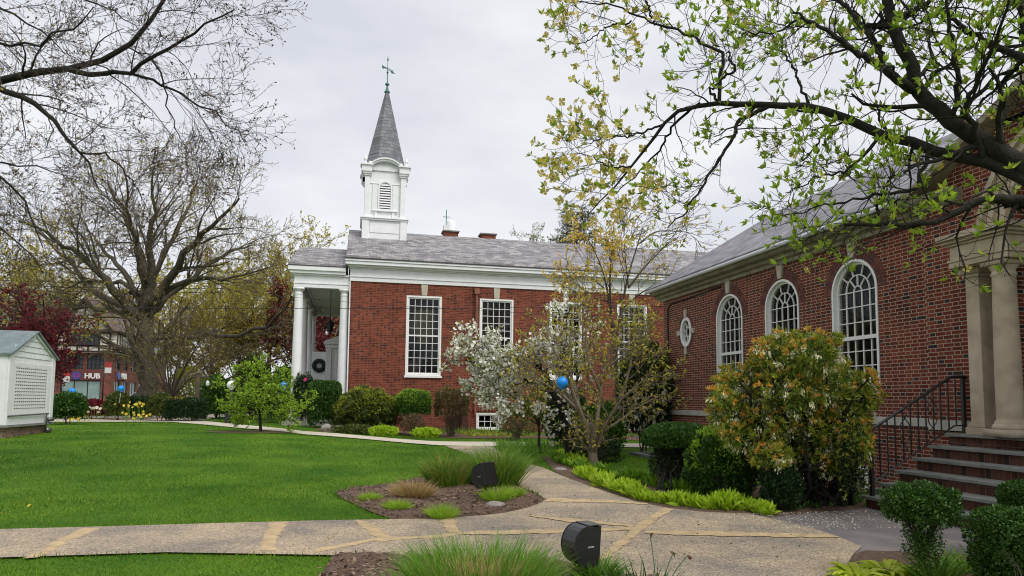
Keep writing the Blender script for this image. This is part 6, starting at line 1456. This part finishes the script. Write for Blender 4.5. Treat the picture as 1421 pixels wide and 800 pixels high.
# conifer behind the ridge
b = onground(atD(800, 560, 66)); root = thing('spruce_tree', 'blue-green conifer top rising behind the church ridge', 'tree', tuple(b)); H_ = atD(800, 283, 66)[2]-b[2]
limbs = [([b, b+np.array([0, 0, H_*.5]), b+np.array([0, 0, H_])], .35, .03)]
for i in range(46):
    f = .55+.44*i/46; a = 2.4*i; L_ = (1-f)*9.5+.6; s = b+np.array([0, 0, H_*f]); d = np.array([math.cos(a), math.sin(a), -.12]); limbs.append(([s, s+d*L_*.5, s+d*L_+np.array([0, 0, L_*.12])], .05, .015))
build_tree(root, limbs, [dict(n=9, ln=1.5, ang=(.5, 1.), K=4, wander=.1, up=-.1), dict(n=6, ln=.6, ang=(.5, 1.), K=3, wander=.1, up=-.05)], [dict(name='needles', mat=ML_CONIF, n=3, size=.22, wid=.35, lv=2, tmin=.1), dict(name='needles', mat=ML_YG, n=1, size=.2, wid=.5, lv=2, frac=.3)], M_BARK, g, minr=.01)
# japanese maple, layered dark red
g = seed(55); Dr = 37.; b = onground(atD(58, 575, Dr)); root = thing('red_maple', 'layered dark red maple spreading behind the white shed', 'tree', tuple(b))
limbs = []
for (x, y, dd) in ((-30, 440, -2), (-5, 470, 2), (20, 425, 0), (0, 400, 1.5), (60, 418, -1), (60, 450, -3), (78, 438, 1), (92, 450, -2), (70, 470, 3), (60, 490, -3), (50, 512, -1), (30, 460, -3), (30, 490, -3), (-20, 500, 0)):
    e = atD(x, y, Dr+dd); m = b*.45+e*.55; m[2] = max(e[2]-.7, .9); limbs.append(([b+np.array([0, 0, -.1]), b*.8+e*.2+np.array([0, 0, .2]), m, e], .12, .03))
build_tree(root, limbs, [dict(n=7, ln=1.7, ang=(.5, 1.2), K=6, wander=.14, up=-.02, rs=.4, tmin=.45), dict(n=6, ln=.9, ang=(.5, 1.1), K=5, wander=.16, up=-.04), dict(n=5, ln=.5, ang=(.4, 1.), K=4, wander=.2, up=-.04)],
    [dict(name='leaves', mat=ML_RED, n=4, size=.13, wid=.6, lv=3, tmin=.2)], M_BARKD, g, minr=.008)
# vase-shaped bare shrub-tree
g = seed(56); Dv = 43.; b = onground(atD(236, 565, Dv)); root = thing('bare_cherry', 'low vase-shaped bare tree with many grey-brown stems near the hedge', 'tree', tuple(b))
limbs = [([b+np.array([0, 0, -.1]), atD(235, 560, Dv), atD(236, 545, Dv)], .16, .12)]
for (x, y, dd) in ((170, 470, 2), (185, 440, -2), (210, 430, 1), (240, 425, -1), (270, 435, 2), (300, 440, -2), (330, 452, 1), (350, 475, 0), (165, 500, -2), (200, 460, 3), (260, 455, -3), (310, 480, 3), (335, 500, -1), (225, 445, -3), (285, 470, -3)):
    limbs.append(([atD(236, 555, Dv), atD(236+(x-236)*.25, 530+(y-530)*.1, Dv+dd*.3), atD(236+(x-236)*.6, 530+(y-530)*.6, Dv+dd*.7), atD(x, y, Dv+dd)], .055, .014))
build_tree(root, limbs, [dict(n=6, ln=2.2, ang=(.3, .9), K=6, wander=.12, up=.05, rs=.4), dict(n=5, ln=1.2, ang=(.3, .8), K=5, wander=.14, up=.06), dict(n=4, ln=.6, ang=(.3, .8), K=4, wander=.15, up=.04)],
    [dict(name='buds', mat=ML_OL, n=1, size=.12, wid=.5, lv=3)], M_BARK, g, minr=.008, twig=M_TWIGO)
# small bright green lawn tree
g = seed(57); b = G(362, 600); Dg = float(b[0]*math.sin(YAW)+b[1]*math.cos(YAW)); root = thing('lawn_sapling', 'small bright green tree standing on the lawn beside the far walk', 'tree', tuple(b))
limbs = [([b, atD(361, 585, Dg), atD(360, 560, Dg), atD(364, 520, Dg), atD(372, 500, Dg)], .055, .012)]
for (x, y, dd) in ((305, 545, .3), (315, 560, -.5), (330, 525, .4), (345, 510, -.4), (385, 515, .5), (405, 530, -.3), (425, 550, .2), (420, 572, -.5), (395, 565, .8), (325, 575, -.2), (400, 585, -.6), (350, 540, -.9), (380, 545, -.9), (360, 505, .5), (340, 585, -.6), (340, 555, .9)):
    limbs.append(([atD(361, 575, Dg), atD(361+(x-361)*.4, 568+(y-568)*.45, Dg+dd*.4), atD(x, y, Dg+dd)], .025, .006))
build_tree(root, limbs, [dict(n=7, ln=.7, ang=(.5, 1.1), K=5, wander=.2, up=.05, rs=.4), dict(n=6, ln=.35, ang=(.5, 1.), K=4, wander=.2, up=.05), dict(n=3, ln=.18, ang=(.4, 1.), K=3, wander=.2, up=.1)],
    [dict(name='leaves', mat=ML_BRIGHT, n=3, size=.085, wid=.55, lv=3, tmin=.2), dict(name='leaves', mat=ML_BRIGHT, n=2, size=.09, wid=.55, lv=2)], M_BARKD, g, minr=.004)
sheet('soil_ring', [b+np.array([1.9*math.cos(a), .9*math.sin(a), 0]) for a in np.linspace(0, 6.283, 20)[:-1]], .02, M_MULCH, drape=True, sub=.5)
# tan-barked tree with the balloon
g = seed(58); b = G(826, 648); Dt = float(b[0]*math.sin(YAW)+b[1]*math.cos(YAW)); root = thing('tan_tree', 'slender pale-barked tree with forked stems, hardly any leaves, right of the blue balloon', 'tree', tuple(b))
def tl(pts, r0, r1, b_=0.): return ([atD(x, y, Dt+b_*i/len(pts)) for i, (x, y) in enumerate(pts)], r0, r1)
limbs = [tl([(826, 652), (823, 640), (822, 618), (821, 606)], .125, .10), tl([(820, 610), (813, 590), (805, 572), (795, 548), (788, 520), (774, 495), (758, 468)], .075, .010, -1.), tl([(824, 608), (830, 576), (833, 541), (838, 513), (845, 485), (858, 452)], .06, .009, .8),
    tl([(828, 612), (844, 583), (861, 555), (879, 541), (903, 518)], .055, .010, -1.), tl([(812, 590), (796, 540), (789, 502), (791, 467), (797, 435)], .055, .01, 1.), tl([(836, 600), (866, 580), (890, 562), (915, 550)], .04, .01, .8), tl([(805, 572), (776, 545), (752, 530), (728, 522)], .045, .008, -1.2),
    tl([(833, 541), (815, 500), (812, 460), (818, 420)], .04, .008, -.5), tl([(861, 555), (872, 520), (880, 480), (884, 450)], .035, .008, 1.), tl([(788, 520), (765, 510), (740, 490)], .03, .006, .8), tl([(838, 513), (870, 490), (900, 470)], .03, .006, -.8)]
build_tree(root, limbs, [dict(n=9, ln=1.1, ang=(.4, 1.), K=6, wander=.16, up=.08, rs=.4), dict(n=5, ln=.6, ang=(.4, 1.), K=5, wander=.18, up=.06), dict(n=3, ln=.3, ang=(.4, .9), K=4, wander=.2, up=.05)],
    [dict(name='leaves', mat=ML_YG, n=2, size=.085, wid=.5, lv=3), dict(name='leaves', mat=ML_GOLD, n=1, size=.08, wid=.5, lv=3, frac=.5)], M_BARKL, g, limb_sides=9, minr=.005, twig=M_BARK)
# white flowering tree
g = seed(59); b = G(793, 640); Dw = float(b[0]*math.sin(YAW)+b[1]*math.cos(YAW)); root = thing('white_blossom_tree', 'dark-trunked tree with masses of white blossom drooping left over the church wall', 'tree', tuple(b))
def wl(pts, r0, r1, b_=0.): return ([atD(x, y, Dw+b_*i/len(pts)) for i, (x, y) in enumerate(pts)], r0, r1)
limbs = [wl([(793, 642), (790, 615), (784, 585), (779, 565), (768, 545)], .16, .10), wl([(770, 548), (757, 520), (738, 500), (715, 488), (695, 482)], .08, .012, -1.), wl([(766, 545), (735, 530), (705, 520), (675, 508), (645, 500)], .07, .01, -.5), wl([(782, 575), (778, 520), (780, 470), (790, 430)], .07, .012, .8),
    wl([(742, 495), (715, 500), (690, 495), (662, 480), (650, 474)], .04, .008, -.6), wl([(757, 520), (765, 495), (770, 475)], .03, .008, .8), wl([(735, 530), (715, 545), (700, 555)], .03, .008, -.8), wl([(705, 520), (685, 530), (670, 528)], .025, .006, .5), wl([(782, 575), (800, 530), (815, 490), (830, 450)], .05, .01, 1.2), wl([(720, 492), (700, 500), (680, 500)], .02, .006, .6)]
left = lambda e: ((e[:, 0]*math.cos(YAW)-e[:, 1]*math.sin(YAW)) < .085*Dw)
right_ = lambda e: ~left(e)
build_tree(root, limbs, [dict(n=10, ln=.95, ang=(.4, 1.1), K=6, wander=.18, up=.02, rs=.4), dict(n=6, ln=.5, ang=(.4, 1.), K=5, wander=.18, up=-.02), dict(n=3, ln=.25, ang=(.4, .9), K=4, wander=.2, up=-.02)],
    [dict(name='blossom', mat=ML_BLOSSOM, n=5, size=.085, kind='flower', k=5, lv=3, tmin=.1, spread=.04, keep=lambda e: left(e) & (g.random(len(e)) < .8)), dict(name='blossom', mat=ML_BLOSSOM, n=2, size=.075, kind='flower', k=5, lv=3, tmin=.1, spread=.03, keep=lambda e: right_(e) & (g.random(len(e)) < .75)), dict(name='leaves', mat=ML_GOLD, n=2, size=.09, wid=.45, lv=3, tmin=.5)], M_BARKD, g, limb_sides=9, minr=.004)
# tall open tree with orange young leaves
g = seed(60); Dj = 25.; b = onground(atD(862, 600, Dj)); root = thing('orange_leaf_tree', 'tall open tree with orange and yellow young leaves crossing the church cornice', 'tree', tuple(b))
def jl(pts, r0, r1, b_=0.): return ([atD(x, y, Dj+b_*i/len(pts)) for i, (x, y) in enumerate(pts)], r0, r1)
limbs = [jl([(862, 610), (858, 560), (853, 480)], .12, .09), jl([(853, 480), (847, 430), (846, 380), (850, 340), (852, 310)], .07, .012, .5), jl([(853, 490), (862, 430), (872, 380), (885, 340), (892, 315)], .07, .012, -.8), jl([(847, 430), (838, 380), (826, 350), (818, 335)], .04, .01, -1.5),
    jl([(872, 400), (895, 370), (920, 345), (938, 330)], .045, .01, 1.), jl([(838, 400), (820, 385), (806, 380)], .03, .008, 1.), jl([(862, 430), (885, 410), (908, 395), (935, 385)], .035, .008, -1.), jl([(885, 340), (910, 320), (955, 322), (975, 330)], .03, .008, .5), jl([(850, 420), (825, 415), (800, 395)], .03, .008, -.5), jl([(846, 360), (860, 335), (872, 320)], .03, .008, 1.), jl([(872, 400), (868, 360), (866, 330)], .03, .008, -1.)]
lf = lambda e: ((e[:, 0]*math.cos(YAW)-e[:, 1]*math.sin(YAW)) < .155*Dj)
build_tree(root, limbs, [dict(n=7, ln=1.6, ang=(.4, 1.), K=6, wander=.16, up=.08, rs=.35), dict(n=4, ln=.9, ang=(.4, 1.), K=5, wander=.18, up=.06), dict(n=3, ln=.45, ang=(.4, .9), K=4, wander=.2, up=.05)],
    [dict(name='orange_leaves', mat=ML_ORYEL, n=4, size=.12, wid=.5, lv=3, keep=lambda e: lf(e) & (g.random(len(e)) < .8)), dict(name='orange_leaves', mat=ML_ORYEL, n=1, size=.11, wid=.5, lv=3, frac=.35), dict(name='green_leaves', mat=ML_YG, n=2, size=.12, wid=.5, lv=3, frac=.6)], M_BARK, g, minr=.006)
# thin sapling by the path junction
g = seed(61); b = G(748, 630); Ds = float(b[0]*math.sin(YAW)+b[1]*math.cos(YAW)); root = thing('thin_sapling', 'thin dark-stemmed young tree with sparse green leaves by the walk junction', 'tree', tuple(b))
limbs = [([b, atD(748, 600, Ds), atD(747, 570, Ds), atD(745, 540, Ds)], .05, .015)]
for (x, y, dd) in ((712, 560, .3), (722, 545, -.4), (735, 528, .5), (760, 535, -.5), (775, 555, .4), (785, 575, -.3), (705, 580, .5), (730, 575, -.6), (770, 590, .3)): limbs.append(([atD(748, 590, Ds), atD(748+(x-748)*.4, 580+(y-580)*.5, Ds+dd*.5), atD(x, y, Ds+dd)], .02, .006))
build_tree(root, limbs, [dict(n=6, ln=.7, ang=(.4, 1.), K=5, wander=.18, up=.05, rs=.4), dict(n=5, ln=.35, ang=(.4, 1.), K=4, wander=.2, up=.05)],
    [dict(name='leaves', mat=ML_MID, n=3, size=.10, wid=.5, lv=2), dict(name='leaves', mat=ML_YG, n=2, size=.09, wid=.5, lv=2)], M_BARKD, g, minr=.004)

# ------------------------------------------------------------------ lamps, balloons, wires and other small things
def floodlight(base, h, w, aim, tilt, label, hwf):
    root = thing('floodlight', label, 'floodlight', tuple(base), 'black landscape floodlights')
    b = np.array(base, float)
    MB().tube([b+np.array([0, 0, -.05]), b+np.array([0, 0, h])], .033, 10).build('post', M_BLACKP, root, smooth=True)
    # half-round hooded body: curved back, flat side cheeks, open front
    ca, sa = math.cos(aim), math.sin(aim); f = np.array([ca, sa, 0]); s = np.array([-sa, ca, 0]); z = np.array([0, 0, 1.]); ct, st_ = math.cos(tilt), math.sin(tilt)
    f2 = f*ct+z*st_; z2 = -f*st_+z*ct; c = b+np.array([0, 0, h+w*.55])
    prof = [(w*.55*math.cos(a)*1.0, w*.62*math.sin(a)) for a in np.linspace(R(62), R(298), 15)]
    prof = [(w*.42, w*.60)]+prof+[(w*.30, -w*.56)]
    hw_ = w*hwf
    mb = MB(); mb.prism([c+f2*x+z2*y-s*hw_ for x, y in prof], tuple(s*2*hw_)); o = fixn(mb.build('housing', M_BLACKP, root, bevel=.006))
    MB().prism([c+f2*w*.44+z2*w*.612-s*hw_, c+f2*(-w*.02)+z2*w*.632-s*hw_, c+f2*(-w*.02)+z2*w*.632+s*hw_, c+f2*w*.44+z2*w*.612+s*hw_], tuple(z2*.006)).build('top_plate', M_GREYP, root)
    prof2 = [(x*1.02, y*1.02) for x, y in prof]
    for q in (-1, 1): fixn(MB().prism([c+f2*x+z2*y+s*q*(hw_+.001) for x, y in prof2], tuple(s*q*.008)).build('side_cheek', M_BLACKP, root))
    M_PL = MATS.get('grey_plate') or plain('grey_plate', (.25, .26, .28), .5)
    q = c+f2*(-w*.0)+z2*(.0)+s*(-(hw_+.0105)); MB().prism([q-f2*w*.08-z2*w*.025, q+f2*w*.14-z2*w*.025, q+f2*w*.14+z2*w*.02, q-f2*w*.08+z2*w*.02], tuple(-s*.002)).build('name_plate', M_PL, root)
    return root
fl1 = G(673, 697); floodlight(fl1, .24, .30, R(-55), R(22), 'black hooded floodlight on a short post in the middle mulch bed', .46)
fl2 = G(809, 812); floodlight(fl2, .19, .285, R(12), R(2), 'black hooded floodlight beside the front walk at the bottom edge', .38)
def balloon(px, py, D, rpx, label, strto=None):
    c = atD(px, py, D); r = rpx*D/F; root = thing('balloon', label, 'balloon', tuple(c), 'blue balloons')
    MB().lathe(c-np.array([0, 0, r*1.15]), [(r*.06, -.06*r), (r*.1, 0), (r*.03, .03*r), (r*.35, .25*r), (r*.72, .6*r), (r*.95, 1.0*r), (r*1.0, 1.35*r), (r*.9, 1.75*r), (r*.62, 2.08*r), (r*.3, 2.25*r), (0.001, 2.3*r)], 20).build('skin', M_BALLOON, root, smooth=True)
    e = np.array(strto) if strto is not None else c+np.array([.1, 0, -r*3.5]); MB().tube([c-np.array([0, 0, r*1.18]), (c+e)/2-np.array([0, 0, r]), e], .004 if D < 25 else .008, 4).build('string', M_WHITE, root)
balloon(780, 532, 15.9, 8.2, 'blue balloon tied to the tree right of the walk junction', atD(796, 560, 16.6))
balloon(708, 528, 18.2, 7, 'blue balloon half hidden in the white blossom', atD(720, 540, 19))
balloon(394, 536, 26.2, 5.5, 'blue balloon in the small bright green lawn tree', atD(385, 545, 26.4))
balloon(100, 544, 34.5, 4.5, 'blue balloon above the shrub right of the white shed', atD(104, 565, 34.5))
balloon(168, 540, 35, 4.2, 'blue balloon above the hedge at the shop corner', atD(165, 560, 35))
# globe lamp with paired black posts
Dl = 33.; b = onground(atD(319, 588, Dl)); root = thing('globe_lamp', 'white globe lamp on a black post behind the bright green lawn tree', 'lamp', tuple(b))
gc = atD(319, 533, Dl); MB().tube([b, (b[0], b[1], gc[2]-.25)], .07, 10).build('post', M_IRON, root, smooth=True)
MB().lathe((b[0], b[1], gc[2]-.3), [(.08, 0), (.09, .05), (.17, .12), (.22, .22), (.22, .28), (.17, .38), (.08, .45), (.02, .46)], 20).build('globe', M_TRIM, root, smooth=True)
b1, b2 = G(315, 588.5), G(327, 590.5); root = thing('black_bin_stand', 'pair of squat black posts with a crossbar beside the far walk', 'stand', tuple((b1+b2)/2))
for bb in (b1, b2): MB().box(bb-np.array([.10, .10, 0]), bb+np.array([.10, .10, .50])).box(bb-np.array([.12, .12, 0]), bb+np.array([.12, .12, .04])).build('post', M_BLACKP, root, bevel=.01)
MB().box((b1[0]+.1, (b1[1]+b2[1])/2-.03, b1[2]+.30), (b2[0]-.1, (b1[1]+b2[1])/2+.03, b1[2]+.36)).build('crossbar', M_BLACKP, root)
# wooden post with an arm by the hedge
Dp = 38.; b = onground(atD(273, 580, Dp)); t = atD(274, 521, Dp); root = thing('wooden_post', 'weathered wooden post with a short crossarm and white hanging lamp behind the dark hedge', 'post', tuple(b))
MB().box((b[0]-.09, b[1]-.09, b[2]), (b[0]+.09, b[1]+.09, t[2])).build('post', M_BARK, root, bevel=.01)
MB().box((b[0]-.35, b[1]-.05, t[2]-.12), (b[0]+.55, b[1]+.05, t[2]-.02)).build('crossarm', M_BARK, root, bevel=.01)
MB().lathe((b[0]+.48, b[1], t[2]-.6), [(.03, 0), (.09, .06), (.10, .2), (.07, .28), (.02, .32)], 10).build('hanging_lamp', M_WHITEW, root)
MB().prism([(b[0]-.5, b[1]-.06, t[2]-.05), (b[0]+.2, b[1]-.06, t[2]+.22), (b[0]+.2, b[1]-.06, t[2]+.28), (b[0]-.5, b[1]-.06, t[2]+.03)], (0, .12, 0)).build('brace', M_BARKL, root)
# street banners on lamp posts
M_BANR = plain('red_banner', (.55, .05, .06), .7, noise=.1)
for (px, py0, py1, D, lab) in ((150, 503, 518, 62, 'red and white banner on the dark street lamp at the shop corner'), (92, 515, 530, 62, 'red and white banner on the street pole beside the shed')):
    a = atD(px, py0, D); c = atD(px, py1, D); bz = .35; root = thing('banner_pole', lab, 'street pole', (a[0]-.3, a[1], bz), 'street poles with banners')
    MB().tube([(a[0]-.3, a[1], bz), (a[0]-.3, a[1], a[2]+.35)], .06, 8).lathe((a[0]-.3, a[1], bz), [(.16, 0), (.16, .25), (.08, .4)], 10).build('pole', M_IRON, root, smooth=True)
    h = (a[2]-c[2]); MB().box((a[0]-.24, a[1]-.01, c[2]+h*.5), (a[0]+.3, a[1]+.01, a[2])).build('upper_banner', M_BANR, root); MB().box((a[0]-.24, a[1]-.011, c[2]), (a[0]+.3, a[1]+.011, c[2]+h*.498)).build('lower_banner', M_TRIM, root)
    MB().box((a[0]-.3, a[1]-.02, a[2]+.01), (a[0]+.32, a[1]+.02, a[2]+.05)).build('bracket', M_IRON, root)
# parked car behind the hedge
def car(c, label, col):
    root = thing('parked_car', label, 'car', tuple(c)); x, y, z = c; paint = plain('silver_car_paint', col, .3, metal=.4, spec=.6)
    prof = [(-2.2, .35), (-2.25, .75), (-2.15, .98), (-1.35, 1.08), (-.75, 1.60), (1.35, 1.66), (2.0, 1.12), (2.2, 1.0), (2.22, .40)]
    mb = MB(); mb.prism([(x+u, y-.88, z+v) for u, v in prof], (0, 1.76, 0)); fixn(mb.build('body', paint, root, bevel=.06))
    mb = MB(); gl = [(-1.2, 1.10), (-.70, 1.52), (1.25, 1.58), (1.75, 1.14)]
    for s in (-.886, .880): mb.prism([(x+u, y+s, z+v) for u, v in gl], (0, .006, 0))
    fixn(mb.build('side_glass', M_GLASSD, root))
    for wx in (-1.4, 1.4):
        for wy in (-.86, .70):
            w = MB(); w.tube([(x+wx, y+wy, z+.34), (x+wx, y+wy+.18, z+.34)], .34, 20); ob = w.build('wheel', M_BLACKP, root); MB().tube([(x+wx, y+wy-.012, z+.34), (x+wx, y+wy+.1, z+.34)], .2, 14).build('rim', M_GREYP, ob)
    for s in (-.7, .5): MB().box((x+2.19, y+s, z+.8), (x+2.24, y+s+.22, z+1.0)).build('tail_light', M_BANR, root, bevel=.01)
cc = atD(226, 556, 64); car((cc[0], 64.5, .36), 'silver car parked on the street behind the hedges, right of the thick trunk', (.42, .44, .50))
# overhead wires
def wire(a, b, sag, label, r=.012, n=16):
    a, b = np.array(a), np.array(b); P_ = [a*(1-t)+b*t-np.array([0, 0, sag*4*t*(1-t)]) for t in np.linspace(0, 1, n)]
    o = MB().tube(P_, r, 5).build('overhead_wire', M_BLACKP, smooth=True); tag(o, label, 'wire')
wire(atD(-60, 424, 30), atD(1000, 424.5, 24), .12, 'single dark wire strung across the front of the church', .011)
wire(atD(330, 405, 29), atD(760, 436, 24), .1, 'thinner second wire meeting the church wire near its windows', .006)
for i, (y0, y1, lab) in enumerate(((386, 392, 'uppermost dark cable of the street bundle behind the massive tree'), (392, 399, 'second cable down in the street bundle behind the massive tree'), (399, 404, 'third cable down in the street bundle, with the orange sleeve'), (411, 416, 'lowest cable of the street bundle behind the massive tree'))):
    wire(atD(-80, y0, 60), atD(415, y1, 66), .3, lab, .035 if i != 3 else .02)
M_ORS = plain('orange_sleeve', (.75, .32, .02), .5)
for (px, py, lab) in ((181, 413.5, 'orange cable sleeve on the street wires just left of the massive trunk'), (55, 406, 'orange cable sleeve on the street wires above the dark red maple')):
    a = atD(px-4, py-.5, 59); b_ = atD(px+4, py+.5, 59); tag(MB().tube([a, b_], .10, 8).build('cable_sleeve', M_ORS, smooth=True), lab, 'cable sleeve')
# edging stones of the border, stones in the beds
M_ROCK = plain('grey_rock', (.20, .18, .16), .9, col2=(.36, .33, .29), nscale=6, bump=.6)
def stone(c, r, label, group=None, flat=.45):
    bm = bmesh.new(); bmesh.ops.create_icosphere(bm, subdivisions=3, radius=1); ph = [rnd.uniform(0, 6) for _ in range(3)]
    for v in bm.verts: k = 1+.12*math.sin(v.co.x*3+ph[0])+.1*math.sin(v.co.y*4+ph[1]); v.co = Vector((v.co.x*r[0]*k, v.co.y*r[1]*k, v.co.z*r[2]*k))
    me = bpy.data.meshes.new('stone'); bm.to_mesh(me); bm.free(); me.transform(Matrix.Translation(Vector(c)))
    return tag(finish(me, 'stone', M_ROCK, None, True), label, 'stone', group)
e = [G(px, py) for px, py in ((84, 582.5), (120, 581.5), (160, 581), (200, 580.3), (235, 580))]
for i in range(16):
    t = i/15*(len(e)-1.001); k = int(t); c = e[k]*(1-(t-k))+e[k+1]*(t-k); stone(c+np.array([0, 0, .05]), (.32, .16, .09), 'flat pale edging stone in the row between the far walk and the daffodils', 'edging stones along the far walk')
stone(G(688, 706)+np.array([0, 0, .05]), (.17, .11, .05), 'flat grey stone lying right of the floodlight post in the mulch'); stone(G(778, 654)+np.array([0, 0, .03]), (.16, .10, .05), 'flat pale stone in the grass beside the lily strip')
stone(G(452, 599)+np.array([0, 0, .1]), (.2, .14, .2), 'small grey stone marker on the lawn at the foot of the dark clipped yew block')
# daffodils in bloom
g = seed(70)
for (px, py, D, col, lab) in ((122, 568, 34, ML_WHITEF, 'group of white daffodils near the shed end of the stone-edged border'), (183, 563, 34.5, ML_YEL, 'group of yellow daffodils in front of the dark yew under the big trunk'), (112, 578, 33.5, ML_YEL, 'low patch of yellow flowers at the left of the stone-edged border'), (192, 575, 34, ML_YEL, 'small yellow flowers at the right end of the stone-edged border')):
    c = onground(atD(px, py, D)); zt = atD(px, py, D)[2]; root = thing('daffodils', lab, 'flowers', tuple(c), 'daffodil groups in the border'); n = 14
    p = c+np.stack([g.normal(size=n)*.35, g.normal(size=n)*.15, np.full(n, zt-c[2])+g.normal(size=n)*.08], 1); V, Fq = flowers(p, .15, 6, g, (0.2, -1, .2)); npmesh('petals', V, Fq, col, root)
    q = p.copy(); q[:, 2] = c[2]; V, Fq = tubes(np.stack([q, p], 1), np.full((n, 2), .008), 3); npmesh('stems', V, Fq, ML_CLG, root)
V, Fq = flowers(np.array([G(x, y)+np.array([0, 0, .07]) for x, y in ((429, 771), (455, 757), (148, 709), (40, 709), (36, 700))]), .045, 12, g, (0, 0, 1)); tag(npmesh('dandelions', V, Fq, ML_YEL), 'tiny yellow dandelions dotted in the lawn by the front walk', 'flowers', kind='stuff')
tag(npmesh('tulip', *flowers(np.array([atD(424, 527, 31.5)]), .20, 9, g, (0, -1, 0)), leafmat('pink_tulip', [(.55, .02, .12), (.65, .05, .2)])), 'bright pink flower head by the church porch columns', 'flower')
